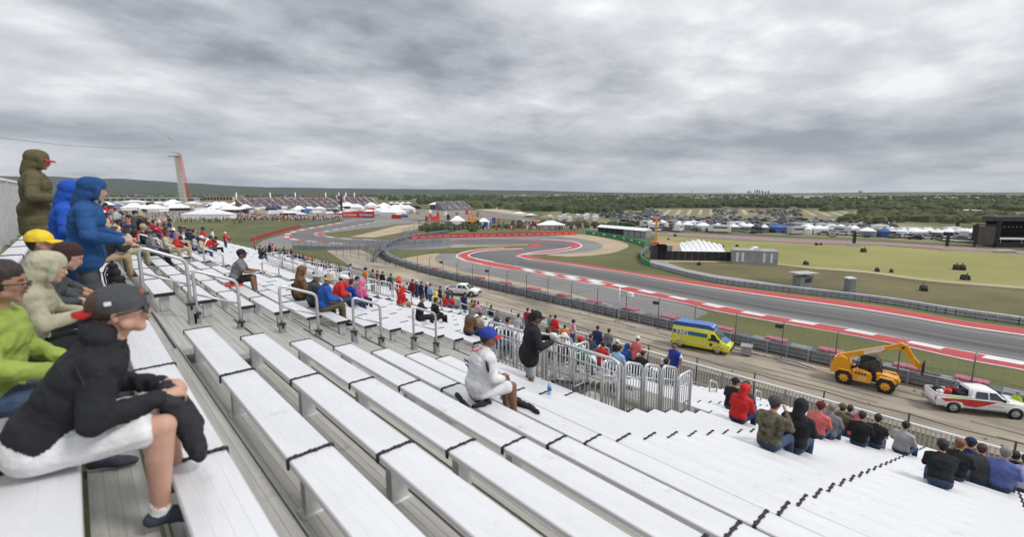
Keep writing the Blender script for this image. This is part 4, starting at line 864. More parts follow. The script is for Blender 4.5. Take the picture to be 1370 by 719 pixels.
# boom lift
p_ = G(876, 334.5)
t = thing('boom_lift', 'orange boom lift with steep yellow arm standing by the access road', 'boom lift', p_, .6)
mb = MB(); mb.box((0, 0, .9), (4.6, 2.2, 1.1)); mb.box((-.5, 0, 1.9), (3, 1.8, 1)); mb.build('base', mat('lift_orange', (.62, .10, .03), .5), t)
for x in (-1.6, 1.6):
    for y in (-1.05, 1.05): wheel(t, (x, y, .5), .5, .35, M_['dark'])
mb = MB(); mb.beam((-1.2, 0, 2.2), (-2.0, 0, 9.5), .5, .6); mb.build('arm', mat('lift_yellow', (.72, .42, .12), .5), t)
mb = MB(); mb.beam((-2, 0, 9.3), (1.5, 0, 8.6), .3, .3); mb.build('jib', mat('lift_orange', (.62, .10, .03), .5), t)
mb = MB(); mb.box((2.2, 0, 8.5), (1.4, 1.8, 1.0)); mb.build('basket', mat('lift_orange', (.62, .10, .03), .5), t)
# white roofed pit shelter next to it
a, b = G(803, 312.5), G(868, 319); d = b-a; rz = math.atan2(d.y, d.x); Lb = d.length
t = thing('viewing_shelter', 'long low white roofed shelter with black front left of the boom lift', 'shelter', a, rz)
n = 9
for i in range(n):
    mb = MB(); mb.box((Lb*(i+.5)/n, 0, 1.3), (Lb/n-.3, 3, 2.6)); mb.build('wall', M_['dark'] if i < 5 else M_['galvd'], t)
    mb = MB(); mb.prism([(-2.2, 2.7), (0, 3.6), (2.2, 2.7)], Lb*i/n, Lb*(i+1)/n-.2, ax='X'); mb.build('roof', M_['tent'], t)
# tufts of machinery scattered on the infield, all dark
DK = [(1010,331.5,1.0),(1092,328.3,1.3),(1098,328,1.0),(1155,337.4,1.8),(1078,354.4,1.4),(1173,363.4,1.3),(1192,364.4,1.1),(1279,361,1.9),(1287,361.4,1.9),(1291,374.6,1.7),(1235,389.2,1.6),(935,355,1.1),(967,331,1.0),(964,330.4,1.0),(986,330,1.0),(918,329.5,1.0),(894,321,1.0),(903,316.6,1.6)]
for n_, (x, y, s_) in enumerate(DK):
    p_ = infield(x, y); mb = MB(); s_ *= .6; s2 = s_*.62
    mb.prism([(-s2, 0), (-s2*1.05, s2*.9), (-s2*.6, s2*1.6), (s2*.5, s2*1.5), (s2, s2*.8), (s2*1.05, 0)], -s2*.7, s2*.7); mb.tube([(0, 0, s2), (s2*.6, 0, s2*2.1)], .1*s_, 6)
    for q in (-.6, .6): mb.disc((q*s2, -s2*.72, s2*.35), (0, 1, 0), s2*.35, .2, 10)
    s_ = s_; o = mb.build('equipment_cart', mat('cart_dark', (.03, .034, .036), .7, 0, .3, 3), None, p_, rnd.uniform(-1, 1))
    tag(o, 'small dark equipment cart standing alone on the grass infield', 'cart', 'dark carts scattered over the infield')
# ---------------------------------------------------------------- far country
fwood = mat('far_woods', (.055, .075, .028), .95, 0, .4, .03, .8, .3, col2=(.028, .042, .018), detail=8)
ffield = mat('far_field', (.20, .19, .085), .95, 0, .3, .01, .2, 1, col2=(.13, .14, .06), detail=8)
pale = mat('pale_soil', (.42, .36, .25), .95, 0, .2, .02)
hillm = mat('far_hill', (.058, .072, .044), .98, 0, .4, .012, .3, .02, col2=(.030, .044, .028), detail=12)
def dirv(x): X, Y, u = ray(x, 257.5); v = Vector((X, Y, 0)); return v.normalized(), v.length
def at_dist(x, D):      # point on level ground D metres (depth) away in the direction of column x
    X, Y, u = ray(x, 257.5); return Vector((X*D, Y*D, 0))
# hill ridges, real terrain with rounded backs
def ridge(name, prof, D, depth):
    P = cat_rom([Vector((x, y, 0)) for x, y in prof], 8); rows = []; n = len(P)
    mb = MB(); K = 8
    for k_ in range(K+1):
        f_ = k_/K; hh = math.sin(min(1, f_*1.0)*math.pi*.5) if k_ < K else 1
        for i, p_ in enumerate(P):
            X, Y, u = ray(p_.x, 257.5); DD = D-depth*(1-f_)
            top = CAMZ+(257.5-p_.y)/F*D*1.01
            q = Vector((X*DD, Y*DD, 0)); z = -2+(top+2)*hh+(noise.noise(Vector((q.x*.004, q.y*.004, k_)))*top*.10 if 0 < k_ < K else noise.noise(Vector((p_.x*.11, 0, 3)))*top*.05); mb.v.append((q.x, q.y, z))
    for k_ in range(K):
        for i in range(n-1): mb.f.append((k_*n+i, k_*n+i+1, (k_+1)*n+i+1, (k_+1)*n+i)); mb.m.append(0); mb.sm.append(True)
    # back slope
    o_ = len(mb.v)
    for i, p_ in enumerate(P): X, Y, u = ray(p_.x, 257.5); mb.v.append((X*(D+depth), Y*(D+depth), -3))
    for i in range(n-1): mb.f.append((K*n+i, K*n+i+1, o_+i+1, o_+i)); mb.m.append(0); mb.sm.append(True)
    return struct(mb.build(name, hillm))
ridge('hills', [(-160,236),(-80,235),(0,237),(60,238),(120,239),(200,242),(260,246),(330,250),(400,251.5),(460,252.5),(520,253),(600,254),(700,255.5),(780,257),(860,258.6),(950,259.6)], 5200, 1900)
ridge('far_hills', [(560,255),(610,253.4),(660,254.6),(720,255.2),(800,257.4),(880,258.4),(980,259.2),(1060,258.6),(1150,257.6),(1250,257.2),(1330,257.6),(1400,257.4),(1520,257.6)], 7600, 1800)
# woods: clumps of small uneven crowns on the plain, joined into belts
def clump(mb, c, r):
    n = 5; h = r*.62
    vs_ = [c+Vector((math.cos(a)*r*rnd.uniform(.7, 1.15), math.sin(a)*r*rnd.uniform(.7, 1.15), 0)) for a in [2*math.pi*i/n+rnd.random() for i in range(n)]]
    v2 = [v.lerp(c, rnd.uniform(.15, .5))+Vector((0, 0, h*rnd.uniform(.75, 1.15))) for v in vs_]; v3 = c+Vector((rnd.uniform(-.2, .2)*r, 0, h*rnd.uniform(1.3, 1.6)))
    o = len(mb.v); mb.v += [tuple(v) for v in vs_+v2+[v3]]
    for i in range(n): mb.f += [(o+i, o+(i+1) % n, o+n+(i+1) % n, o+n+i), (o+n+i, o+n+(i+1) % n, o+2*n)]; mb.m += [0, 0]; mb.sm += [False]*2
TREEG = [mat('wood_green_a', (.062, .078, .032), .95, 0, .45, .05, 0, 1, col2=(.028, .042, .018)), mat('wood_green_b', (.105, .115, .046), .95, 0, .35, .08, 0, 1, col2=(.044, .056, .022)), mat('wood_green_c', (.095, .088, .042), .95, 0, .35, .08, 0, 1, col2=(.04, .044, .022))]
def wood(label_, x0, x1, y0, y1, n, rr, mi):
    mb = MB()
    for _ in range(n):
        # uneven: denser in noise bands
        for _t in range(6):
            x = rnd.uniform(x0, x1); y = y0+(y1-y0)*rnd.random()
            if noise.noise(Vector((x*.025+mi, y*.5, y0))) > -.12+rnd.uniform(-.15, .15): break
        y = max(y, 259.4); c = G(x, y); D = c.length; clump(mb, c, rr*rnd.uniform(.6, 1.4))
    o = mb.build('far_woods', TREEG[mi % 3]); o['kind'] = 'stuff'; return o
wood('', 330, 1500, 260.6, 264.0, 900, 5, 0); wood('', 560, 1500, 264, 268.5, 700, 5, 0); wood('', 560, 1480, 262.5, 271, 500, 5, 1)
wood('', 560, 760, 266, 274, 420, 6, 0); wood('', 585, 760, 272, 280, 320, 5.5, 1); wood('', 700, 860, 271, 283, 420, 5, 0); wood('', 760, 830, 275, 286, 180, 5, 0)
wood('', 840, 1130, 272, 278.5, 600, 5, 0); wood('', 860, 1120, 269, 274, 380, 6, 2); wood('', 1100, 1370, 268, 283, 420, 5, 1); wood('', 1130, 1340, 288, 299, 150, 4, 1); wood('', 1150, 1500, 272, 279, 420, 5, 0)
wood('', -60, 560, 260, 268, 700, 6, 0); wood('', 200, 480, 264, 269, 200, 5, 1); wood('', 620, 860, 300, 306, 90, 2.2, 0); wood('', 560, 640, 304, 311, 60, 2.2, 0); wood('', 1140, 1500, 283, 297, 150, 4, 2)
# fields and pale strips
def fld(nm, pts, z, m): return sheet(nm, pts, z, m, False)
fld('distant_field', [(640,268),(860,267),(1000,268.5),(1000,272),(860,271),(760,273),(640,271)], .05, ffield)
fld('distant_field', [(1010,263.2),(1200,263.4),(1370,264),(1500,264.4),(1500,268),(1200,267),(1010,266)], .05, mat('distant_pale_field', (.26, .24, .15), .95))
fld('distant_field', [(1150,282),(1290,281),(1370,285),(1500,288),(1500,300),(1300,296),(1170,290)], .05, mat('distant_rust_field', (.20, .17, .07), .95, 0, .3, .02, col2=(.12, .12, .05)))
fld('sand_strip', [(1165,303.6),(1250,306),(1340,310),(1500,315),(1500,318),(1340,313),(1250,309),(1165,305.6)], .07, pale)
fld('parking_field', [(740,283),(860,280),(960,279.6),(1130,282),(1200,298),(1370,312),(1500,320),(1500,336),(1370,331),(1228,324),(1170,320),(1081,317),(1000,313),(860,303.5),(785,298),(720,291)], .03, mat('parking_grass', (.24, .215, .125), .95, 0, .25, .03, .2, 1, col2=(.15, .15, .07)))
for i in range(15):
    x = 882+i*13.6 if i < 9 else 1070+(i-9)*17
    sk = (958-x)*.16; ti, bo = (280.8+max(0, (i-8))*.45, 288+max(0, i-8)*.7)
    strip('pale_parking_row', [(x-sk*.1, ti), (x-sk, bo)], [(x+4-sk*.1, ti), (x+6-sk, bo)], .06, pale, 6)
strip('pale_track', [(1110,294),(1140,291),(1180,290.5),(1230,293)], [(1110,296.4),(1140,293),(1180,291.8),(1230,294)], .065, pale, 20)
strip('pale_track', [(600,270),(640,275.5),(690,283),(720,288)], [(600,274),(640,281),(690,287.5),(715,291)], .05, pale, 20)
fld('left_hillside', [(318,296),(345,291),(400,291.5),(440,295),(450,298.5),(410,303),(370,310),(342,319),(322,315),(300,302)], .022, mat('rough_green_slope', (.115, .125, .035), .95, 0, .4, .05, .3, 2, col2=(.07, .075, .025)))
fld('paddock', [(-80,276),(150,268),(300,270),(460,279),(620,281),(720,289),(620,296),(540,293),(463,293.6),(430,298),(400,291),(300,292),(100,300),(-80,310)], .012, mat('paddock_ground', (.27, .245, .215), .9, 0, .3, .03, col2=(.17, .16, .13)))
fld('service_yard', [(560,300),(600,299),(640,303),(720,303),(760,308),(776,312.5),(700,314.5),(600,317),(555,319)], .015, brn)
# lakes
for pts in ([(722,279.6),(735,279.4),(732,281.4),(722,281.4)], [(745,280),(766,279.6),(770,281.6),(748,282)]): fld('pond', pts, .08, mat('pond_water', (.30, .32, .35), .15, 0, .05, 1))
# parked vehicles -----------------------------------------------------------
def carmesh(col, kind):
    mb = MB(); body = MATS['c_'+kind]
    if kind == 'rv':
        mb.prism([(-4.2, .5), (-4.2, 3.1), (3.2, 3.2), (4.1, 2.7), (4.3, .5)], -1.2, 1.2); mb.box((-.5, -1.215, 2.1), (5.5, .02, .6), 1); mb.box((-.5, 1.215, 2.1), (5.5, .02, .6), 1); mb.box((4.15, 0, 2.0), (.1, 2, .8), 1)
        ws = (-2.6, 2.8)
    else:
        mb.prism([(-2.3, .4), (-2.3, .95), (-1.6, 1.02), (1.1, 1.0), (2.2, .85), (2.35, .4)], -.9, .9)
        mb.prism([(-1.9, 1.0), (-1.4, 1.5), (.3, 1.52), (1.05, 1.0)], -.78, .78, 1); mb.box((-.55, 0, 1.53), (1.6, 1.45, .05)); ws = (-1.45, 1.45)
    for x in ws:
        for y in (-.85, .85): mb.disc((x, y, .36), (0, 1, 0), .36, .22, 10, 2)
    return mb.mesh('parked_vehicle', [col, M_['glass'], M_['tyre']])
cols = [('white', (.78, .78, .78)), ('silver', (.45, .46, .48)), ('black', (.03, .03, .035)), ('grey', (.18, .18, .19)), ('red', (.35, .03, .03)), ('blue', (.05, .09, .25)), ('tan', (.40, .33, .24))]
MATS['c_car'] = MATS['c_rv'] = None
cars = [(n_, carmesh(mat('car_'+n_, c, .3, 0, .05, 1, clear=.5), 'car')) for n_, c in cols]; rvs = [(n_, carmesh(mat('car_'+n_, c, .3), 'rv')) for n_, c in cols[:2]+cols[6:]]
ncar = 0; placed = []
def park(x, y, kind, rz, name=None):
    global ncar
    nm, me = rnd.choices(cars, [5, 4, 4, 3, 1, 1.4, .7])[0] if kind == 'car' else rnd.choices(rvs, [6, 1, 1.5])[0]
    q = G(x, y, .08)
    for p_ in placed:
        if (p_-q).length < (4.4 if kind == 'car' else 7.0): return
    placed.append(q); o = ob('parked_car' if kind == 'car' else 'motorhome', me, None, q, rz+rnd.uniform(-.08, .08)); ncar += 1
    tag(o, f'{nm} parked car in the crowded car park beyond the back straight' if kind == 'car' else f'{nm} motorhome in the front camping rows behind the back straight', 'car' if kind == 'car' else 'motorhome', (f'{nm} cars in the car park' if kind == 'car' else f'{nm} motorhomes in the camping rows'))
rv_n = 0
for i in range(120):
    x = 862+i*4.3+rnd.uniform(-3, 3); base = 308.2+(x-862)*.0335
    park(x, base-rnd.uniform(0, 8), 'rv' if rnd.random() < .55 else 'car', rnd.choice((.2, 1.7, 1.0, -.4)))
for i in range(190):
    x = rnd.uniform(862, 1180); yy_ = rnd.uniform(290, 308)+(x-862)*.02; park(x, yy_, 'car', rnd.choice((.3, 1.87)))
for i in range(120):
    x = rnd.choice((rnd.uniform(862, 880), rnd.uniform(955, 985), rnd.uniform(1000, 1070), rnd.uniform(1025, 1066))); park(x, rnd.uniform(281.5, 290), 'car', 1.2)
for i in range(110):
    x = rnd.uniform(800, 864); park(x, 280+rnd.random()*18*(x-780)/84+4, 'car', rnd.choice((.3, 1.87)))
for i in range(55): x = rnd.uniform(1180, 1300); park(x, 310+(x-1180)*.05+rnd.uniform(0, 9), 'car', rnd.choice((.3, 1.87)))
for i in range(28): x = rnd.uniform(735, 800); park(x, 291+rnd.uniform(0, 7), 'rv', .8)
# tents and awnings among the camping rows ----------------------------------
def tent(c, L_, W_, hw, hr_, rz, label, m=None, group=None, peaks=1, cat='tent', name='tent'):
    t = thing(name, label, cat, c, rz, group); m = m or M_['tent']
    for i in range(peaks):
        x0, x1 = -L_/2+L_*i/peaks, -L_/2+L_*(i+1)/peaks; xm = (x0+x1)/2; s_ = L_/peaks*.12
        mb = MB(); mb.add([(x0, -W_/2, hw), (x1, -W_/2, hw), (x1, W_/2, hw), (x0, W_/2, hw), (xm-s_, 0, hr_), (xm+s_, 0, hr_), (x0*.6+xm*.4, -W_*.3, hw+(hr_-hw)*.45), (x1*.6+xm*.4, -W_*.3, hw+(hr_-hw)*.45), (x1*.6+xm*.4, W_*.3, hw+(hr_-hw)*.45), (x0*.6+xm*.4, W_*.3, hw+(hr_-hw)*.45)],
            [(0, 1, 7, 6), (1, 2, 8, 7), (2, 3, 9, 8), (3, 0, 6, 9), (6, 7, 5, 4), (7, 8, 5), (8, 9, 4, 5), (9, 6, 4)]); mb.build('roof', m, t)
    mb = MB(); mb.box((0, 0, hw/2), (L_*.97, W_*.97, hw)); mb.build('wall', m if rnd.random() < .6 else rnd.choice((M_['dark'], M_['galvd'], MATS['paddock_ground'])), t)
    return t
for i in range(40):
    x = 866+i*12.2+rnd.uniform(-6, 6); c = G(x, 306.6+(x-862)*.034-rnd.random()*4.2, .05); s_ = rnd.uniform(.5, 1.15)
    q = rnd.random(); m_ = M_['tent'] if q < .65 else (mat('blue_tent', (.06, .14, .35)) if q < .75 else (mat('tan_tent', (.45, .38, .24)) if q < .88 else M_['dark']))
    tent(c, 7*s_, 5*s_, 2.2, 3.5, rnd.uniform(-.4, 1.0), {0: 'small white awning'}.get(0 if m_ == M_['tent'] else 1, 'small coloured awning')+' among the motorhomes along the back straight', m_, 'small white awnings along the back straight' if m_ == M_['tent'] else 'small coloured awnings along the back straight')
def T(x, y, wpx, hpx, label, peaks=1, m=None, depthr=.5, wall=.5, rz=None):
    c = G(x, y, .03); D = (c.x*math.sin(YAW)+c.y*math.cos(YAW)); k_ = D/F; L_ = wpx*k_; H = hpx*k_
    rz = (-YAW) if rz is None else rz
    return tent(c, L_, L_*depthr/peaks**.5, H*wall, H, rz, label, m, None, peaks, 'tent')
T(879, 303, 22, 6.5, 'wide white tent standing left of the camping rows above the boom lift')
T(929, 306, 14, 6, 'white tent with pointed top among the motorhomes right of the boom lift')
T(737, 306, 38, 10.5, 'large white gabled marquee standing alone behind the red hoarding', 1)
T(612, 302, 19, 13, 'tall white domed tent left of the yellow machines', 1, None, .9)
T(647, 301, 16, 9, 'white topped tent with dark sides right of the yellow machines', 1, None, .9)
T(695, 287.5, 16, 4, 'cream flat tent beside the pale gravel road'); T(710, 290, 14, 4, 'second cream tent below the first beside the pale gravel road')
T(280, 292.5, 66, 13, 'wide low white marquee at the end of the bench stand', 1, None, .25, .45)
T(318, 283, 38, 6, 'white roofed hospitality pavilion left of the long red and grey grandstand', 2)
T(414, 281.5, 40, 5, 'long white tent in front of the long red and grey grandstand', 3)
T(388, 288, 22, 6, 'low white tent at the head of the green slope'); T(403, 288.6, 14, 4, 'small white tent right of the tent at the head of the green slope')
T(464, 287, 28, 4.5, 'thin white awning left of the red hoarding by the tents')
T(500, 285.5, 26, 5, 'white tent row left of the big white tents', 2); T(523, 284, 22, 7, 'big white tent left of the biggest white tent', 1); T(545, 284, 20, 9.5, 'biggest white tent of the group beyond the left hairpin')
T(540, 291, 12, 5, 'blue sided tent in front of the big white tents', 1, mat('blue_tent', (.06, .14, .35))); T(495, 291.5, 11, 4, 'small blue tent at the end of the red hoarding', 1, mat('blue_tent', (.06, .14, .35)))
T(535, 274.5, 30, 4, 'long low white hospitality roof left of the two storey pavilion', 4, None, .5, .6)
T(213, 268+6, 24, 4, 'white canopy at the foot of the tower, left side'); T(258, 274, 20, 4, 'white canopy at the foot of the tower, right side'); T(180, 272, 30, 4, 'white flat canopy farther left of the tower')
# two storey pavilion
c = G(586, 280.4); k_ = 1
t = thing('pavilion', 'two storey grey pavilion with a white peaked roof left of the far crowd stand', 'building', c, -YAW)
D_ = (c.x*math.sin(YAW)+c.y*math.cos(YAW)); u_ = D_/F
mb = MB(); mb.box((0, 5, 3.2*u_), (20*u_, 14, 6.4*u_)); mb.build('wall', mat('pavilion_grey', (.25, .25, .27), .7), t)
for i in range(6):
    for z in (1.6, 4.2): mb = MB(); mb.box((-8*u_+i*3.2*u_, -2.1, z*u_), (2.4*u_, .2, 1.4*u_)); mb.build('window', M_['glass'], t)
mb = MB(); mb.add([(-12*u_, -6, 6.6*u_), (12*u_, -6, 6.6*u_), (12*u_, 16, 6.6*u_), (-12*u_, 16, 6.6*u_), (-5*u_, 5, 9.6*u_), (5*u_, 5, 9.6*u_)], [(0, 1, 5, 4), (1, 2, 5), (2, 3, 4, 5), (3, 0, 4), (0, 3, 2, 1)]); mb.build('roof', M_['tent'], t)
# remote grandstands ----------------------------------------------------------
def far_stand(xa, ya, xb, yb, hpx, label, seatc, seatc2, aisles, redtop=True, masts=()):
    a, b = G(xa, ya), G(xb, yb); d = b-a; L_ = d.length; rz = math.atan2(d.y, d.x); m_ = (a+b)/2; u_ = (m_.x*math.sin(YAW)+m_.y*math.cos(YAW))/F; H = hpx*u_
    t = thing('far_grandstand', label, 'grandstand', a, rz); n = 12; Dp = H*2.0
    for i in range(n):
        mb = MB(); z0 = H*.12+H*.8*i/n; y0 = Dp*i/n; mb.box((L_/2, y0+Dp/n/2, z0/2+H*.4/n), (L_, Dp/n, z0+H*.8/n)); mb.build('seat_row', seatc2 if redtop and i > n*.7 else seatc, t)
        rr = MB()
        for q in range(int(L_/2.2)):
            if rnd.random() < .55: rr.box((q*2.2+rnd.uniform(0, 1.6), y0+Dp/n*.4, z0+H*.8/n+.5), (1.0+rnd.random(), .6, .9))
        if rr.v: o = rr.build('seat_backs', seatc2 if i % 2 else M_['galvd'], t); o['kind'] = 'stuff'
    for x in aisles:
        mb = MB(); mb.beam((L_*x, -.3, H*.16), (L_*x, Dp, H*.98), .9, .4); mb.build('aisle', M_['galv'], t)
    mb = MB(); mb.box((L_/2, Dp+1, H*.55), (L_, .5, H*1.0)); mb.build('back_wall', M_['galvd'], t)
    for x in masts: mb = MB(); mb.tube([(L_*x, Dp+2, 0), (L_*x, Dp+2, H*1.5)], .6, 6); mb.build('mast', M_['white'], t)
    return t
sg = mat('stand_grey', (.155, .165, .18), .8, 0, .3, .1); sr = mat('stand_red', (.27, .11, .105), .8, 0, .3, .1); sc = mat('stand_crowd', (.30, .27, .27), .8, 0, .6, .8, col2=(.12, .12, .14))
RED_ = 0
far_stand(330, 281, 455, 277.5, 14, 'long grandstand of grey seats with red upper rows beyond the green slope', sg, sr, [i/12 for i in range(13)], True, (.02, .35, .62, .98))
far_stand(461, 277.5, 507, 276.5, 12.5, 'short grandstand of grey seats with pale aisles right of the video tower', sg, sr, [i/6 for i in range(7)], True, (.1, .3, .55))
far_stand(594, 282, 634, 281, 11, 'small grandstand filled with a far crowd right of the two storey pavilion', sc, sc, [.25, .5, .75], False)
# dark video tower
c = G(457, 282); u_ = (c.x*math.sin(YAW)+c.y*math.cos(YAW))/F
t = thing('video_tower', 'tall dark screen tower with a purple top between the two far grandstands', 'tower', c, -YAW)
mb = MB(); mb.box((0, 0, 9*u_), (2.2*u_, 2, 18*u_)); mb.build('shaft', mat('tower_brown', (.06, .04, .035), .8), t)
mb = MB(); mb.box((-.6*u_, -1.2, 17.5*u_), (6*u_, 1, 4.5*u_)); mb.build('screen', mat('purple_screen', (.20, .07, .22), .5), t)
for x in (-5, 4.5): mb = MB(); mb.tube([(x*u_, 0, 10*u_), (x*u_, 0, 20*u_)], .5, 6); mb.build('mast', M_['white'], t)
# observation tower -----------------------------------------------------------
c = G(246, 273); u_ = (c.x*math.sin(YAW)+c.y*math.cos(YAW))/F
t = thing('observation_tower', 'tall observation tower with white ribbed stair shaft and curved red tube veil', 'tower', c, -YAW)
HT = 63*u_
cream = mat('tower_cream', (.74, .72, .62), .6, 0, .1, .1)
n = 24
for i in range(n):
    z = HT*i/n; lean = -2.2*u_*i/n
    w_ = (7.4-1.2*i/n)*u_
    mb = MB(); mb.box((lean, 0, z+HT/n*.35), (w_, 7*u_*.6, HT/n*.42)); mb.build('stair_flight', cream, t)
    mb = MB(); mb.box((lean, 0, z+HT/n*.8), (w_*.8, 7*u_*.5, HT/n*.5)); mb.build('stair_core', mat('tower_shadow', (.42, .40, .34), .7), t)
mb = MB(); mb.box((-5*u_, 0, HT-1.5*u_), (15*u_, 5*u_, 1.0*u_)); mb.build('deck', mat('deck_grey', (.35, .33, .30), .6), t)
for k_ in range(5):
    mb = MB(); o_ = k_*.75*u_; mb.tube([((8.0+k_*.35)*u_, (k_-2)*1.1*u_, 3*u_), ((5.6+k_*.28)*u_, (k_-2)*1.1*u_, HT*.35), ((3.4+k_*.2)*u_, (k_-2)*1.1*u_, HT*.7), ((2.0+k_*.12)*u_, (k_-2)*1.1*u_, HT*1.0), (0, (k_-2)*1.1*u_, HT*1.05), (-9*u_, (k_-2)*1.1*u_, HT*1.055)], .2*u_, 6); mb.build('red_tube', M_['red'], t)
mb = MB(); mb.tube([(-12*u_, 0, HT*1.36), (-4*u_, 0, HT*1.28)], .3*u_, 6); mb.build('antenna_arm', M_['red'], t)
# pit and paddock buildings
def block(x, y, wpx, hpx, label, m, bays=8, roofm=None, dpt=14, windows=True):
    c = G(x, y); u_ = (c.x*math.sin(YAW)+c.y*math.cos(YAW))/F; L_ = wpx*u_; H = hpx*u_
    t = thing('building', label, 'building', c, -YAW); mb = MB(); mb.box((0, dpt/2, H/2), (L_, dpt, H)); mb.build('wall', m, t)
    mb = MB(); mb.box((0, dpt/2, H+.25), (L_*1.03, dpt+2, .5)); mb.build('roof', roofm or M_['white'], t)
    if windows:
        for i in range(bays):
            mb = MB(); mb.box((-L_/2+L_*(i+.5)/bays, -.1, H*.5), (L_/bays*.7, .3, H*.4)); mb.build('window', M_['glass'], t)
    return t
block(195, 270, 130, 5, 'long white pit building left of the observation tower', mat('pit_white', (.5, .5, .5), .7), 14)
block(292, 269.5, 38, 7, 'cream two storey building right of the observation tower', mat('cream_wall', (.52, .42, .33), .7), 9, mat('terracotta_roof', (.45, .25, .19), .8))
block(160, 263.5, 40, 3.5, 'row of far pale houses above the pit building', mat('far_house', (.45, .40, .36), .7), 8, mat('terracotta_roof', (.45, .25, .19), .8))
block(1300, 285, 25, 3, 'long low pale building in the fields left of the stage', mat('far_house', (.45, .40, .36), .7), 5, None, 10)
block(1085, 264.6, 34, 2.4, 'wide white warehouse on the horizon below the small city skyline', M_['white'], 4, None, 30, False)
for i, (x, y, w_) in enumerate([(955,264.5,5),(965,265,4),(985,266,4),(1000,266.4,4),(1012,266.2,5),(1025,266.6,5),(1033,266.5,3),(940,263,4),(880,262.5,6),(845,273.5,4),(852,273.5,3),(745,262,10),(700,262,6)]):
    block(x, y, w_, 1.6, 'tiny white house among the trees on the far plain', M_['white'], 2, None, 8, False)['group'] = 'tiny white houses on the far plain'
# city skyline
sk = mat('skyline_blue_grey', (.14, .16, .19), .8)
for i, (x, h, w_) in enumerate([(1001, 3.2, 1.4), (1004, 2.4, 1.2), (1010, 4.6, 1.1), (1013, 5.8, 1.4), (1016, 4.2, 1.3), (1020, 3.3, 1.5), (1024, 2.5, 1.2), (1028, 3.0, 1.6), (1150, 3.8, 1.4), (1152.5, 2.6, 1.0), (925, 4, .5)]):
    p_ = at_dist(x, 7000); u_ = 7000/F; h *= .62; mb = MB(); mb.box((0, 0, (h+1.2)*u_/2), (w_*u_, w_*u_, (h+1.2)*u_)); mb.box((0, 0, (h+1.4)*u_), (w_*u_*.5, w_*u_*.5, .8*u_)); o = mb.build('skyscraper', sk, None, p_, -YAW)
    tag(o, 'faint blue grey city tower on the horizon above the car park', 'skyscraper', 'city towers on the horizon')
# smoke plume
# stage at the right ------------------------------------------------------------
p_ = G(1340, 333); u_ = (p_.x*math.sin(YAW)+p_.y*math.cos(YAW))/F
blkm = mat('stage_black', (.022, .022, .026), .8, 0, .3, .4)
rz = -YAW-.12
t = thing('concert_stage', 'huge black concert stage with side screen and white canopy at the right edge', 'stage', G(1333, 331), rz)
def sb(nm, x, z, w_, h, m, y=0, d_=1.0): mb = MB(); mb.box((x*u_, y*u_, z*u_), (w_*u_, d_*u_, h*u_)); return mb.build(nm, m, t)
sb('side_screen', -15, 16, 22, 26, mat('screen_brown_grey', (.085, .07, .072), .7, 0, .2, .3), 0, 2)
for x in (-28, -4): sb('truss_post', x, 16, 1.6, 33, blkm, -.2, 2)
sb('truss_beam', -15, 31, 26, 1.6, blkm, -.2, 2)
sb('back_wall', 32, 18, 64, 34, mat('stage_inner', (.012, .013, .02), .9), 22, 1)
sb('roof', 30, 39, 72, 6, mat('stage_roof', (.06, .058, .06), .7, 0, .3, .5), 11, 22)
for x in (0, 62): sb('roof_tower', x, 19, 4, 38, blkm, 1, 3)
sb('stage_floor', 30, 3, 66, 6, blkm, 8, 22); sb('canopy', 18, 12, 32, 2.4, M_['tent'], 2, 6)
for x in (4, 30): sb('canopy_post', x, 7, .5, 10, M_['galv'], 0, .5)
sb('line_array', -31, 21, 4, 20, blkm, -1, 2)
for i in range(5): sb('lighting_bar', 30, 22+i*2.6, 46, .35, M_['dark'], 6+i*2, .4)
for i in range(9): sb('stage_light', 10+i*5, 28, 1.1, 1.4, M_['galvd'], 5, 1)
t2 = thing('crowd_barrier', 'low white arched gate on the grass in front of the black stage', 'barrier', G(1343, 338.5), rz)
mb = MB(); mb.tube([(-14*u_, 0, 0), (-13*u_, 0, 2.5*u_), (-6*u_, 0, 3.6*u_), (6*u_, 0, 3.6*u_), (13*u_, 0, 2.5*u_), (14*u_, 0, 0)], .5*u_, 6); mb.build('arch', M_['galv'], t2)
mb = MB(); mb.box((0, 0, 1.0*u_), (26*u_, .3*u_, 1.8*u_)); mb.build('screen_panel', mat('cabin_grey', (.33, .34, .35)), t2)
# two delay towers
for x, y, h, l_ in ((1142, 330, 19, 'slim black speaker tower on the grass left of the other one'), (1266, 335, 22, 'slim black speaker tower on the grass nearer the stage'), (1280, 308, 11, 'far thin dark speaker tower behind the camping rows')):
    c = G(x, y); uu = (c.x*math.sin(YAW)+c.y*math.cos(YAW))/F; t = thing('speaker_tower', l_, 'tower', c, -YAW)
    mb = MB(); mb.box((0, 0, h*.62*uu), (3.2*uu, 2*uu, h*.76*uu)); mb.build('speaker_stack', blkm, t)
    for s_ in (-1, 1): mb = MB(); mb.beam((s_*4*uu, 0, 0), (s_*.8*uu, 0, h*.3*uu), .4*uu, .4*uu); mb.build('leg', M_['galvd'], t)
    mb = MB(); mb.box((0, 0, .6*uu), (14*uu if h > 15 else 4*uu, 6*uu, 1.2*uu)); mb.build('base', M_['galvd'], t)
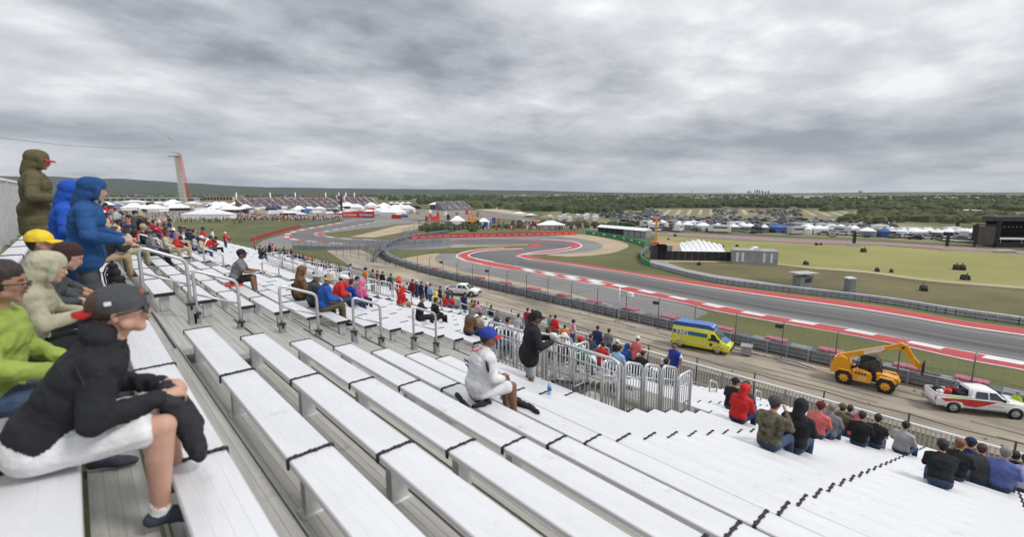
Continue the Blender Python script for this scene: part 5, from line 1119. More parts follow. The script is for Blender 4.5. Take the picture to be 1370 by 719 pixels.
# yellow rides / machines left of centre
for x, y, l_ in ((633, 298, 'orange yellow crane frame rising above the small tents'), (629, 301.5, 'second yellow machine below the orange crane frame')):
    c = G(x, y); t = thing('crane', l_, 'crane', c, -.3); m_ = mat('crane_orange', (.62, .28, .03), .6)
    mb = MB(); mb.box((0, 0, 1.2), (5, 3, 2)); mb.build('base', m_, t)
    mb = MB(); mb.beam((0, 0, 2), (-1, 0, 6), .5, .5); mb.beam((-1, 0, 6), (2.4, 0, 5), .4, .4); mb.beam((1.5, 0, 2), (1.8, 0, 5.4), .4, .4); mb.build('frame', m_, t)
# service vehicles and containers near the banner
bc = [('red', M_['red']), ('blue', M_['blue']), ('white', M_['white']), ('grey', M_['galvd']), ('black', M_['dark']), ('orange', mat('lift_orange', (.62, .10, .03), .5))]
k_ = 0
for x, y, bi, w_ in [(620,303.6,0,4.5),(628,306,4,4),(597,305,1,3.2),(603,304,2,2.5),(650,305,1,5),(640,304.4,4,4),(668,298,5,3),(661,298.4,1,3),(690,303,3,4),(700,301,2,3),(608,296,3,4),(586,290,0,5),(596,289,2,5),(600,294,4,6),(640,290,3,5),(612,290,3,4),(576,292,5,4),(571,295.4,4,5),(575,300,3,4),(720,305.4,0,8),(560,287,3,6),(575,286,2,5),(625,287,5,4)]:
    c = G(x, y); uu = (c.x*math.sin(YAW)+c.y*math.cos(YAW))/F; nm, m_ = bc[bi]; Wd = w_*uu*.62; H = min(3.4, 2.4+rnd.random()); mb = MB(); mb.prism([(-Wd/2, .4), (-Wd/2, H), (Wd*.25, H), (Wd*.33, H*.75), (Wd/2, H*.7), (Wd/2, .4)], -1.2, 1.2)
    for q in (-.32, .32): mb.disc((q*Wd, -1.1, .45), (0, 1, 0), .45, .3, 10); mb.disc((q*Wd, 1.1, .45), (0, 1, 0), .45, .3, 10)
    o = mb.build('service_truck', m_, None, c, rnd.uniform(-1.2, .3)); tag(o, f'{nm} box truck in the service yard behind the red hoarding', 'truck', f'{nm} trucks in the service yard'); k_ += 1
# bridge-like fence of the left hairpin: dense debris fencing crossing the view
def dfence(pts, h, n, label, step_=4):
    P = resample(cat_rom(px(pts), 5), n); t = thing('debris_fence', label, 'fence'); ms = MB()
    for p_ in P: mb = MB(); mb.tube([p_, p_+Vector((0, 0, h))], .09, 6); mb.build('post', fp, t)
    for a, b in zip(P, P[1:]):
        for q in range(7): ms.beam(a+Vector((0, 0, .6+q*(h-.8)/6)), b+Vector((0, 0, .6+q*(h-.8)/6)), .035, .035)
        for q in range(5): c = a.lerp(b, q/5); ms.beam(c, c+Vector((0, 0, h)), .03, .03)
        m2 = MB(); m2.beam(a+Vector((0, 0, .55)), b+Vector((0, 0, .55)), .3, 1.1); m2.build('barrier_block', rm, t)
    o = ms.build('wire_mesh', fp, t); o['kind'] = 'stuff'; return t
dfence([(500,352),(503,346),(512,340),(530,334),(550,332.5),(580,330),(600,328)], 3.4, 16, 'grey debris fence curving round the turf at the left end of the gravel trap')
dfence([(392,333.6),(430,334.4),(470,334.6),(487,334),(500,331.6),(540,330.6),(590,328.8)], 2.6, 24, 'grey debris fence in front of the left bend beyond the stand')
dfence([(538,319),(546,314.5),(560,309.5),(576,305),(588,301)], 3.2, 10, 'dark debris fence running away beside the left gravel trap')
dfence([(400,303.6),(425,299.4),(450,295.6),(470,293.6)], 2.6, 10, 'grey fence beside the road below the white tents at the head of the slope')

# cable across the sky to the tower, and the haze over the plain
a = at(-60, 176, 330); b = at(232, 195.5, 600)
mb = MB(); mb.tube([a.lerp(b, q/12)-Vector((0, 0, 6*math.sin(math.pi*q/12))) for q in range(13)], .22, 5); tag(mb.build('overhead_cable', M_['galvd']), 'thin overhead cable running across the sky towards the observation tower', 'cable')
hb = MB(); hb.box((2000, 2000, 99), (24000, 24000, 202))
hm = bpy.data.materials.new('haze_air'); hm.use_nodes = True; hn = hm.node_tree; hn.nodes.clear()
pv = hn.nodes.new('ShaderNodeVolumePrincipled'); pv.inputs['Color'].default_value = (.62, .72, .86, 1); pv.inputs['Density'].default_value = 3.2e-5; pv.inputs['Anisotropy'].default_value = .1
oo = hn.nodes.new('ShaderNodeOutputMaterial'); hn.links.new(pv.outputs[0], oo.inputs['Volume'])
hz_ = hb.build('haze', hm); hz_['kind'] = 'stuff'

# paddock and concourse on the far left: trucks, gazebos and the crowd walking there
pk = [('white', M_['white']), ('silver', M_['galv']), ('dark', M_['dark']), ('blue', M_['blue']), ('red', M_['red']), ('cream', mat('tan_tent', (.45, .38, .24)))]
for i in range(95):
    x = rnd.uniform(130, 560); y = 271+max(0, (x-300))*.025+rnd.uniform(1, 15)
    if 318 < x < 470 and y > 288: continue
    if x > 440 and y > 289: continue
    c = G(x, y); nm, m_ = rnd.choices(pk, [8, 3, 3, 1, 1, 2])[0]; Wd = rnd.uniform(5, 13); H = rnd.uniform(2.4, 3.8)
    mb = MB(); mb.prism([(-Wd/2, .5), (-Wd/2, H), (Wd*.28, H), (Wd*.34, H*.8), (Wd/2, H*.72), (Wd/2, .5)], -1.3, 1.3)
    for q in (-.34, .36): mb.disc((q*Wd, -1.15, .5), (0, 1, 0), .5, .3, 8); mb.disc((q*Wd, 1.15, .5), (0, 1, 0), .5, .3, 8)
    mb.box((Wd*.4, 0, H*.6), (Wd*.12, 2.4, H*.2))
    tag(mb.build('paddock_truck', m_, None, c, rnd.uniform(-1.2, .8)), f'{nm} lorry parked in the paddock beyond the left end of the stand', 'lorry', f'{nm} lorries in the paddock')
for i in range(26):
    x = rnd.uniform(140, 330) if i < 16 else rnd.uniform(330, 560); c = G(x, 273+rnd.uniform(0, 12)+max(0, x-300)*.02); s_ = rnd.uniform(1, 2.6)
    tent(c, 8*s_, 6*s_, 2.6, 4.4+s_, rnd.uniform(-.8, .8), 'white peaked gazebo among the paddock lorries', M_['tent'], 'white gazebos in the paddock')
mb = [MB() for _ in range(5)]
def walker(b_, c): h = rnd.uniform(1.55, 1.85); b_.tube([c, c+Vector((0, 0, h*.48)), c+Vector((0, 0, h*.8)), c+Vector((0, 0, h*.88))], [.16, .2, .22, .08], 5); b_.ball(c+Vector((0, 0, h*.94)), .12, 5, 4)
for i in range(1500):
    if i < 900: x = rnd.uniform(318, 455); y = 291.8+(x-318)*.012+rnd.gauss(0, 1.4)
    elif i < 1200: x = rnd.uniform(150, 330); y = rnd.uniform(284, 299)
    else: x = rnd.uniform(560, 780); y = rnd.uniform(299, 309)
    c = G(x, y, .03); walker(mb[rnd.randrange(5)], c)
for b_, cc in zip(mb, ('red', 'navy', 'white', 'beige', 'darkgrey')): o = b_.build('distant_crowd', cloth(dict(red=(.5, .07, .07), navy=(.03, .05, .12), white=(.7, .68, .68), beige=(.5, .36, .28), darkgrey=(.07, .07, .08))[cc])); o['kind'] = 'stuff'
# low stands at the end of the bench stand
for k_, (x, y, w_) in enumerate(((300, 301, 46), (345, 300, 10))):
    pass

mb = [MB() for _ in range(4)]
def lowcar(b_, c, a):
    Mz = Matrix.Rotation(a, 3, 'Z'); b_.box(c+Vector((0, 0, .65)), (4.4, 1.8, .6), 0, Mz); b_.box(c+Vector((0, 0, 1.2))+Mz @ Vector((-.3, 0, 0)), (2.3, 1.5, .5), 1, Mz)
for i in range(900):
    r_ = rnd.random()
    if r_ < .45: x = rnd.uniform(862, 1195); y = rnd.uniform(289.5, 309)+(x-862)*.018
    elif r_ < .6: x = rnd.choice((rnd.uniform(1026, 1070), rnd.uniform(955, 985), rnd.uniform(862, 885))); y = rnd.uniform(281, 290)
    elif r_ < .85: x = rnd.uniform(1190, 1340); y = 305+(x-1190)*.07+rnd.uniform(0, 13)
    else: x = rnd.uniform(790, 866); y = 281+rnd.random()*19*(x-770)/94+3
    if noise.noise(Vector((x*.06, y*.5, 0))) < -.25: continue
    c = G(x, y, .09); lowcar(mb[rnd.randrange(4)], c, rnd.choice((.3, 1.87, 1.2)))
for b_, m_ in zip(mb, ('car_white', 'car_silver', 'car_black', 'car_grey')): o = b_.build('distant_cars', [MATS[m_], M_['glass']]); o['kind'] = 'stuff'
# broad field patches of the far plain
for (x0, x1, y0, y1, cc) in ((560, 820, 269, 271, 0), (880, 1010, 268, 270, 0), (1040, 1370, 272.5, 274.5, 1), (1180, 1370, 277, 279, 0), (700, 860, 264.5, 266, 1), (880, 1200, 264, 265, 0), (1200, 1500, 267.5, 269.5, 1), (100, 420, 262.5, 265, 0), (430, 600, 266, 268, 1), (600, 690, 276, 279, 0), (1100, 1300, 285.5, 287.5, 0)):
    P = [(x0+(x1-x0)*q/6, y0+rnd.uniform(-.3, .3)) for q in range(7)]+[(x0+(x1-x0)*q/6, y1+rnd.uniform(-.3, .3)) for q in range(6, -1, -1)]
    sheet('distant_field', P, .055, [mat('field_straw', (.30, .26, .14), .95, 0, .3, .01, col2=(.17, .17, .075)), mat('field_olive', (.19, .18, .075), .95, 0, .3, .01, col2=(.11, .125, .045))][cc], False)
# ---------------------------------------------------------------- people
import numpy as np
def capsule(mb, a, b, r0, r1, seg=12, rg=4):
    a = Vector(a); b = Vector(b); d = b-a
    if d.length < 1e-4: d = Vector((0, 0, 1e-3)); b = a+d
    z = d.normalized(); x = z.orthogonal().normalized(); y = z.cross(x); vs_ = []; fs = []; rings = []
    for i in range(rg+1): th = math.pi/2*i/rg; rings.append((a-z*r0*math.cos(th), r0*math.sin(th)))
    for i in range(rg+1): th = math.pi/2*(1-i/rg); rings.append((b+z*r1*math.cos(th), r1*math.sin(th)))
    n = len(rings)
    vs_.append(rings[0][0])
    for c, r in rings[1:-1]:
        for k in range(seg): t_ = 2*math.pi*k/seg; vs_.append(c+(x*math.cos(t_)+y*math.sin(t_))*r)
    vs_.append(rings[-1][0]); last = len(vs_)-1; m = n-2
    for k in range(seg): fs.append((0, 1+(k+1) % seg, 1+k)); fs.append((last, 1+(m-1)*seg+k, 1+(m-1)*seg+(k+1) % seg))
    for i in range(m-1):
        for k in range(seg): fs.append((1+i*seg+k, 1+i*seg+(k+1) % seg, 1+(i+1)*seg+(k+1) % seg, 1+(i+1)*seg+k))
    mb.add(vs_, fs, 0, True)
def fuse(prims, voxel, smooth=3, folds=0.0, seed=0, name='body', quilt=False):
    """one continuous skin over tapered capsules (p0, p1, r0, r1, slot)"""
    mb = MB()
    for p_ in prims: capsule(mb, *p_[:4])
    me = bpy.data.meshes.new('raw'); me.from_pydata(mb.v, [], mb.f); me.update()
    o = bpy.data.objects.new('raw', me); C.objects.link(o)
    m = o.modifiers.new('r', 'REMESH'); m.mode = 'VOXEL'; m.voxel_size = voxel; m.use_smooth_shade = True
    s_ = o.modifiers.new('s', 'SMOOTH'); s_.factor = .5; s_.iterations = smooth
    dg = bpy.context.evaluated_depsgraph_get(); out = bpy.data.meshes.new_from_object(o.evaluated_get(dg)); bpy.data.objects.remove(o); bpy.data.meshes.remove(me)
    out.name = name; n = len(out.vertices); co_ = np.empty(n*3); out.vertices.foreach_get('co', co_); co_ = co_.reshape(-1, 3)
    def dist(P):
        best = np.full(len(P), 1e9); idx = np.zeros(len(P), int)
        for (a, b, r0, r1, sl_) in prims:
            a = np.array(a, float); b = np.array(b, float); d = b-a; L2 = max(1e-9, d@d); t_ = np.clip((P-a)@d/L2, 0, 1)
            q = np.linalg.norm(P-a-t_[:, None]*d, axis=1)-(r0+(r1-r0)*t_); k = q < best; best[k] = q[k]; idx[k] = sl_
        return idx
    if folds:
        no = np.empty(n*3); out.vertices.foreach_get('normal', no); no = no.reshape(-1, 3); sl_ = dist(co_)
        for i in range(n):
            if sl_[i] in (1, 2, 5):
                p_ = Vector(co_[i])*7.5+Vector((seed, 0, 0)); q = noise.noise(Vector((p_.x*1.2, p_.y*1.2, p_.z*.9))+noise.noise_vector(p_*.6)*1.3)
                fk = folds*(.45 if sl_[i] == 2 else 1)
                if quilt: q = .3*q; co_[i] += no[i]*(.010*abs(math.sin(co_[i][2]*math.pi/.12+.5*noise.noise(p_*.3)))**.45-.006)
                q2 = noise.noise(Vector(co_[i])*22+Vector((0, seed, 0))); q3 = noise.noise(Vector((p_.x*.8, p_.y*2.2, p_.z*2.0))*1.9+Vector((3, seed, 1))); co_[i] += no[i]*(fk*(1-2*abs(q)*1.6)+fk*.3*q2+fk*.7*(.5-min(.5, abs(q3)*2.2)))
            elif sl_[i] == 4: co_[i] += no[i]*.004*noise.noise(Vector(co_[i])*Vector((55, 55, 18)) if False else Vector((co_[i][0]*60, co_[i][1]*60, co_[i][2]*22)))
        out.vertices.foreach_set('co', co_.reshape(-1))
    f = len(out.polygons); ce = np.empty(f*3); out.polygons.foreach_get('center', ce); out.materials.clear()
    for k in range(6): out.materials.append(None)
    out.polygons.foreach_set('material_index', dist(ce.reshape(-1, 3)).astype(np.int32)); out.polygons.foreach_set('use_smooth', [True]*f); out.update(); return out
def hand(P, w, d, n, side, det, curl=.6):
    """palm, four fingers, thumb; d along the forearm, n the way the palm faces"""
    d = Vector(d).normalized(); n = Vector(n); n = (n-d*n.dot(d)).normalized(); s_ = d.cross(n)*side; w = Vector(w)
    pc = w+d*.05; P.append((w, pc+d*.03, .024, .03, 0)); 
    for q in (-.02, .02): P.append((w+d*.02+s_*q*.6, w+d*.085+s_*q, .018, .017, 0))
    if det < 2:
        P.append((w+d*.08, w+d*.13+n*.03, .028, .02, 0)); P.append((w+d*.03+s_*.03, w+d*.07+s_*.05+n*.02, .014, .012, 0)); return
    for k, (q, ln) in enumerate(((-.030, .062), (-.010, .075), (.011, .070), (.031, .055))):
        a = w+d*.09+s_*q; ang = curl*(.7+.12*k); d1 = (d*math.cos(ang)+n*math.sin(ang)); b = a+d1*ln*.5; ang2 = ang*2.0; d2 = d*math.cos(ang2)+n*math.sin(ang2); c = b+d2*ln*.4; ang3 = ang*2.6; c2 = c+(d*math.cos(ang3)+n*math.sin(ang3))*ln*.28
        P.append((a, b, .0098, .009, 0)); P.append((b, c, .009, .0082, 0)); P.append((c, c2, .0082, .0074, 0))
    a = w+d*.025+s_*-.03; b = a+(d*.75-s_*.6+n*.35).normalized()*.038; P.append((a, b, .014, .0115, 0)); P.append((b, b+(d*.9+n*.5).normalized()*.03, .0115, .0095, 0))
def person_prims(pose='sit', lean=12, hy=0, hp=8, bulk=1.0, hood=False, hair='short', sleeves='long', shorts=False, el=None, ha=None, knees=.12, kz=.12, kx=.44, det=1, roll=0, palms=None, legs=None, coat=0.0, curl=.6, ankx=0.0, female=False, cuff=True):
    P = []; l = R(lean); u = Vector((math.sin(l), 0, math.cos(l))); fwd = Vector((math.cos(l), 0, -math.sin(l))); b_ = bulk
    z0 = .115 if pose == 'sit' else .95
    pel = Vector((0, 0, z0)); w_ = pel+u*.17; ch = pel+u*.35+fwd*.0; nb = pel+u*.50-fwd*.01
    # torso
    for a, r, hw, sl_ in ((pel, .115, .075, 2), (pel+u*.07, .118*b_, .065, 1), (w_, .112*b_, .06, 1), (pel+u*.25, .120*b_, .07, 1), (ch, .122*b_, .085, 1), (pel+u*.42, .095*b_, .10, 1)):
        P.append((a+Vector((0, -hw, 0)), a+Vector((0, hw, 0)), r, r, sl_))
    P.append((w_+fwd*.02, ch+fwd*.02, .105*b_, .10*b_, 1)); P.append((nb-u*.05, nb+u*.01, .075*b_, .058*b_, 1))
    if coat: P.append((pel+Vector((0, -.08, .02)), pel+Vector((0, .08, .02)), .135*b_, .135*b_, 1)); P.append((pel+Vector((0, -.08, -coat)), pel+Vector((0, .08, -coat)), .14*b_, .14*b_, 1)); P.append((pel+Vector((0, -.08, -coat*.5)), pel+Vector((0, .08, -coat*.5)), .14*b_, .14*b_, 1))
    # head
    hl = R(lean*.75+hp); hu = Vector((math.sin(hl)*math.cos(R(hy)), math.sin(hl)*math.sin(R(hy))*.5, math.cos(hl))).normalized(); hc = nb+hu*.165+fwd*.02
    Mx = Matrix.Rotation(R(hy), 3, 'Z') @ Matrix.Rotation(R(lean*.25+hp), 3, 'Y'); H = lambda x, y, z: hc+Mx @ Vector((x, y, z))
    P.append((nb-u*.02, H(-.015, 0, -.06), .056, .052, 0))
    P += [(H(-.022, 0, .035), H(.012, 0, .035), .088, .086, 0), (H(.03, 0, .0), H(.04, 0, -.05), .060, .046, 0), (H(.058, 0, -.072), H(.062, 0, -.078), .030, .028, 0), (H(.086, 0, .012), H(.106, 0, -.014), .011, .015, 0), (H(.075, -.03, .028), H(.075, .03, .028), .017, .017, 0), (H(.083, -.012, -.043), H(.083, .012, -.043), .012, .012, 0),
          (H(.02, -.045, -.045), H(.03, .045, -.045), .034, .034, 0), (H(.055, -.034, -.01), H(.06, -.03, -.02), .024, .022, 0), (H(.055, .034, -.01), H(.06, .03, -.02), .024, .022, 0)]
    for s_ in (() if hood else (-1, 1)): P.append((H(-.008, s_*.088, .008), H(-.012, s_*.09, -.02), .014, .011, 0))
    if hood:
        P += [(H(-.05, 0, .04), H(.0, 0, .055), .106, .098, 4), (H(-.06, 0, -.02), H(-.055, 0, -.09), .094, .084, 4), (H(-.04, -.035, -.06), H(-.04, .035, -.06), .066, .066, 4), (nb-fwd*.05, H(-.06, 0, -.05), .09, .10, 4)]
        for s_ in (-1, 1): P.append((H(.035, s_*.085, .02), H(.03, s_*.07, -.07), .028, .03, 4))
    elif hair == 'short': P += [(H(-.034, 0, .045), H(-.004, 0, .058), .093, .088, 4), (H(-.055, 0, .0), H(-.055, 0, -.01), .066, .06, 4)]
    elif hair == 'long': P += [(H(-.034, 0, .045), H(.0, 0, .058), .098, .092, 4), (H(-.06, 0, .0), H(-.075, 0, -.14), .075, .05, 4), (H(-.03, -.06, -.02), H(-.04, -.05, -.12), .04, .03, 4), (H(-.03, .06, -.02), H(-.04, .05, -.12), .04, .03, 4)]
    elif hair == 'bob': P += [(H(-.034, 0, .045), H(.0, 0, .06), .099, .093, 4), (H(-.05, 0, .0), H(-.055, 0, -.05), .085, .07, 4), (H(-.0, -.07, .01), H(-.015, -.07, -.03), .035, .03, 4), (H(-.0, .07, .01), H(-.015, .07, -.03), .035, .03, 4)]
    # arms
    sh = pel+u*.43
    for i, s_ in enumerate((-1, 1)):
        S_ = sh+Vector((0, s_*.175*(.94 if female else 1), 0)); E = Vector(el[i]); W = Vector(ha[i]); ts = .066*b_
        P.append((sh+Vector((0, s_*.10, 0)), S_, .085*b_, .076*b_, 1)); bar = sleeves == 'short'
        if bar:
            P.append((S_, S_.lerp(E, .55), ts, .062*b_, 1)); P.append((S_.lerp(E, .5), E, .048, .042, 0)); P.append((E, W, .042, .028, 0))
        else:
            P.append((S_, E, ts, .055*b_, 1)); P.append((E, E.lerp(W, .92), .054*b_, .038*b_, 1))
            if cuff: P.append((E.lerp(W, .9), E.lerp(W, .96), .040*b_, .038*b_, 1))
        d = (W-E).normalized(); pn = Vector(palms[i]) if palms else Vector((0, -s_*.6, -.8)); hand(P, W, d, pn, s_, det, curl)
    # legs
    for i, s_ in enumerate((-1, 1)):
        hip = pel+Vector((0, s_*.085, -.02))
        if legs: K, A = Vector(legs[i][0]), Vector(legs[i][1])
        elif pose == 'sit': K = Vector((kx, s_*knees, kz)); A = Vector((kx+.03+ankx, s_*(knees+.0), -.33))
        else: K = Vector((.03, s_*.10, .50)); A = Vector((-.02, s_*.115, .09))
        if shorts:
            P.append((hip, hip.lerp(K, .82), .098, .082, 2)); P.append((hip.lerp(K, .7), K, .064, .058, 0)); P.append((K, K.lerp(A, .35)+Vector((-.012, 0, 0)), .055, .061, 0)); P.append((K.lerp(A, .35)+Vector((-.012, 0, 0)), A, .060, .036, 0)); P.append((A, A+Vector((0, 0, .07)), .041, .041, 6) if False else (A, A+Vector((0, 0, .05)), .042, .041, 5))
        else: P.append((hip, K, .094, .068, 2)); P.append((K, A, .070, .056, 2))
        tz = A.z-.062; f_ = Vector((1, s_*.18, 0)).normalized(); P.append((A+Vector((-.04, 0, -.04)), A+f_*.05+Vector((0, 0, -.035)), .038, .040, 3)); P.append((A+f_*.04+Vector((0, 0, -.045)), A+f_*.15+Vector((0, 0, -.055)), .040, .030, 3)); P.append((A+f_*.09+Vector((0, s_*.012, -.055)), A+f_*.17+Vector((0, 0, -.06)), .034, .026, 3))
    return P, hc, Mx
def cap_obj(par, hc, Mx, m, mb2=None, brim=1, turn=0, kind='cap', sc=1.0):
    Rt = (Mx @ Matrix.Rotation(R(turn), 3, 'Z')); c = hc+Mx @ Vector((-.008, 0, .052))
    o0 = bpy.data.objects.new('tmp', None)
    mb = MB()
    if kind == 'cap':
        mb.ball((-.010, 0, -.004), (.114*sc, .104*sc, .098*sc), 20, 7, 0, 0, None, -.22); mb.ball((-.012, 0, .093*sc), (.011, .011, .007), 8, 4)
        n = 13; vs_ = []
        for lay, dz in ((0, 0), (1, -.006)):
            for i in range(n):
                a = -1.12+2.24*i/(n-1); vs_.append((.100*math.cos(a)*sc, .098*math.sin(a)*sc, -.008+dz)); vs_.append(((.100+.072*math.cos(a*.85)**.6)*math.cos(a*.80)*sc, .098*math.sin(a)*sc, -.018+dz-.02*abs(math.sin(a))))
        fs = []
        for i in range(n-1): fs += [(2*i, 2*i+1, 2*i+3, 2*i+2), (2*n+2*i, 2*n+2*i+2, 2*n+2*i+3, 2*n+2*i+1), (2*i+1, 2*n+2*i+1, 2*n+2*i+3, 2*i+3)]
        mb.add(vs_, fs, 1, True)
    else:
        prof = [(0, .092), (.05, .09), (.085, .07), (.098, .02), (.104, -.005), (.14, -.028), (.172, -.048), (.168, -.054), (.13, -.034), (.095, -.012)]
        seg = 24; vs_ = [(r*math.cos(2*math.pi*k/seg)*sc*1.05, r*math.sin(2*math.pi*k/seg)*sc, z*sc+(.012*math.cos(4*math.pi*k/seg+.6) if r > .12 else 0)) for r, z in prof for k in range(seg)]
        mb.add(vs_, [(i*seg+k, i*seg+(k+1) % seg, (i+1)*seg+(k+1) % seg, (i+1)*seg+k) for i in range(len(prof)-1) for k in range(seg)], 0, True)
    o = mb.build('cap' if kind == 'cap' else 'sun_hat', [m, mb2 or m], par, c, Rt.to_euler()); return o
SKIN = {k: mat('skin_'+k, c, .55, 0, .08, 9, .1, 60, spec=.35) for k, c in dict(fair=(.55, .32, .235), tan=(.40, .22, .145), brown=(.23, .12, .075), dark=(.10, .055, .035)).items()}
HAIR = {k: mat('hair_'+k, c, .6, 0, .3, 30, .5, 90, stretch=(1, 1, .3)) for k, c in dict(black=(.018, .015, .014), brown=(.06, .032, .018), grey=(.25, .24, .23), ginger=(.22, .08, .03), dark=(.03, .02, .016)).items()}
COL = dict(black=(.022, .023, .027), navy=(.02, .035, .10), blue=(.03, .10, .38), royal=(.015, .06, .38), brightblue=(.02, .09, .46), lightblue=(.30, .45, .65), red=(.58, .03, .03), coral=(.70, .16, .16), pink=(.68, .15, .28), orange=(.75, .20, .03), yellow=(.75, .55, .04), white=(.74, .74, .75), grey=(.20, .21, .225), lightgrey=(.42, .43, .44), darkgrey=(.07, .075, .08), green=(.04, .30, .12), lime=(.30, .39, .08), olive=(.12, .105, .055), khaki=(.36, .32, .21), beige=(.52, .45, .34), brown=(.16, .09, .045), teal=(.05, .22, .25), aqua=(.06, .40, .50), maroon=(.16, .02, .03), crimson=(.42, .02, .06), lavender=(.55, .55, .75), violet=(.13, .17, .42), denim=(.06, .09, .16), camo=(.13, .115, .075), jersey=(.03, .06, .35), stripe=(.05, .12, .50), tan=(.38, .29, .18))
def cm_(n, k='cloth'):
    if n == 'camo': return mat('camo_cloth', (.20, .17, .11), .85, 0, .3, 9, .35, 26, col2=(.035, .04, .025), detail=2)
    if n == 'stripe': return mat('striped_cloth', (.55, .56, .62), .85, 0, .1, 3.2, .3, 26, col2=(.03, .09, .45), detail=0, stretch=(.1, .1, 5))
    if n == 'redwhite': return mat('red_white_cloth', (.7, .66, .68), .85, 0, .1, 9, .3, 26, col2=(.6, .03, .08), detail=1)
    return cloth(COL[n], k)
def dress(o, skin, top, bottom, shoes, hair, extra=None):
    for i, m in enumerate((skin, top, bottom, shoes, hair, extra or M_['white'])): o.material_slots[i].link = 'OBJECT'; o.material_slots[i].material = m
BASE = {}
DEF = dict(
 sit0=dict(pose='sit', lean=8, el=[(.08, -.25, .36), (.08, .25, .36)], ha=[(.32, -.14, .24), (.32, .14, .24)], bulk=1.05),
 sit1=dict(pose='sit', lean=30, el=[(.36, -.20, .26), (.36, .20, .26)], ha=[(.52, -.05, .34), (.52, .05, .34)], bulk=1.08, hp=-12),
 sit2=dict(pose='sit', lean=18, el=[(.16, -.25, .34), (.16, .25, .34)], ha=[(.36, -.06, .26), (.36, .06, .26)], bulk=1.18, hood=True),
 sit3=dict(pose='sit', lean=5, hy=35, el=[(.02, -.25, .36), (.05, .24, .36)], ha=[(.26, -.10, .26), (.28, .08, .25)], bulk=.98, hair='long', female=True),
 sit4=dict(pose='sit', lean=12, hy=-25, el=[(.10, -.26, .38), (.10, .26, .38)], ha=[(.26, .02, .42), (.27, -.02, .38)], bulk=1.18),
 sit5=dict(pose='sit', lean=16, hy=15, el=[(.12, -.24, .34), (.12, .24, .34)], ha=[(.36, -.12, .26), (.36, .12, .26)], bulk=1.0, shorts=True, sleeves='short'),
 sit6=dict(pose='sit', lean=6, hy=5, el=[(.14, -.27, .42), (.10, .24, .36)], ha=[(.27, -.10, .62), (.30, .10, .28)], bulk=1.1),
 std0=dict(pose='stand', lean=2, el=[(-.02, -.27, 1.10), (-.02, .27, 1.10)], ha=[(.05, -.27, .86), (.05, .27, .86)], bulk=1.03, sleeves='short'),
 std1=dict(pose='stand', lean=4, hy=20, el=[(-.04, -.29, 1.12), (-.04, .29, 1.12)], ha=[(.12, -.20, .98), (.12, .20, .98)], bulk=1.18, coat=.1),
 std2=dict(pose='stand', lean=3, hy=-20, el=[(.12, -.27, 1.20), (.12, .27, 1.20)], ha=[(.30, -.08, 1.36), (.30, .08, 1.36)], bulk=1.1),
 std3=dict(pose='stand', lean=8, el=[(.08, -.28, 1.14), (.08, .28, 1.14)], ha=[(.26, -.10, 1.08), (.26, .10, 1.08)], bulk=1.2, hood=True, coat=.08),
 std4=dict(pose='stand', lean=6, hy=30, el=[(.02, -.27, 1.12), (.10, .26, 1.14)], ha=[(.16, -.24, .92), (.30, .12, 1.10)], bulk=1.0, shorts=True, hair='long', female=True),
)
def base(k):
    if k not in BASE: P, hc, Mx = person_prims(**DEF[k]); BASE[k] = (fuse(P, .026, 2, .004, 3, 'person'), hc, Mx)
    return BASE[k]
CAPM = {}
def capmesh(kind):
    if kind not in CAPM:
        o = cap_obj(None, Vector((0, 0, 0)), Matrix.Identity(3), M_['white'], None, kind=kind); CAPM[kind] = o.data; bpy.data.objects.remove(o)
    return CAPM[kind]
def proj(p_):
    r = p_[0]*math.cos(YAW)-p_[1]*math.sin(YAW); fw = p_[0]*math.sin(YAW)+p_[1]*math.cos(YAW); z = p_[2]-CAMZ
    yc = z*math.cos(PITCH)+fw*math.sin(PITCH); d = fw*math.cos(PITCH)-z*math.sin(PITCH); return 685+F*r/d, 359.5-F*yc/d, d
def solveY(x, X, z, y0=10.):
    lo, hi = -6., 90.
    for _ in range(50):
        m = (lo+hi)/2; q = proj((X, m, z))
        if q[2] < .2 or q[0] > x: lo = m
        else: hi = m
    return (lo+hi)/2
def headpos(x, y, stand, sc=1.0):
    off = (-.43+1.62*sc) if stand else .80*sc; rx, ry, u = ray(x, y); den = u+KS*rx; t = -(C0-off)/den if abs(den) > 1e-6 else -1
    if t < 0 or t*rx > 18.9 or t*ry > 58: return None
    return t*rx
def spectator(x, y, k, top, bottom='denim', hat=None, hatc=None, label='', skin='fair', hair='brown', face=None, X=None, group=None, sc=.92, place=None, Yf=None):
    stand = k.startswith('std'); me, hc, Mx = base(k)
    if X is None:
        X = headpos(x, y, stand, sc)
        if X is None: X = -.33 if x < 240 else 18.4
        X -= hc.x*.8
    i = max(-2, min(29, round((X-X0-(.25 if stand else 0))/RUN))); Xs = X0+RUN*i; z = seatz(Xs)
    if stand: px_, zz_ = Xs+.22, z-.43
    else: px_, zz_ = Xs-.01, z
    Y = Yf if Yf is not None else solveY(x, px_+hc.x*.8, zz_+hc.z*sc)
    f_ = face if face is not None else rnd.uniform(-18, 14)
    o = ob('person', me, None, (px_, Y, zz_+.002), R(f_)); o.scale = (sc, sc, sc); top_m = cm_(top); dress(o, SKIN[skin], top_m, cm_(bottom), rnd.choice((M_['dark'], M_['white'], cloth((.15, .13, .12)))), top_m if DEF[k].get('hood') and hatc is None else (cm_(hatc) if DEF[k].get('hood') else HAIR[hair]))
    if hat:
        c = ob('cap' if hat == 'cap' else 'sun_hat', capmesh(hat), o, hc+Mx @ Vector((-.008, 0, .052)), Mx.to_euler()); m_ = cm_(hatc or 'black')
        for s_ in c.material_slots: s_.link = 'OBJECT'; s_.material = m_
    tag(o, label, 'person', group); return o
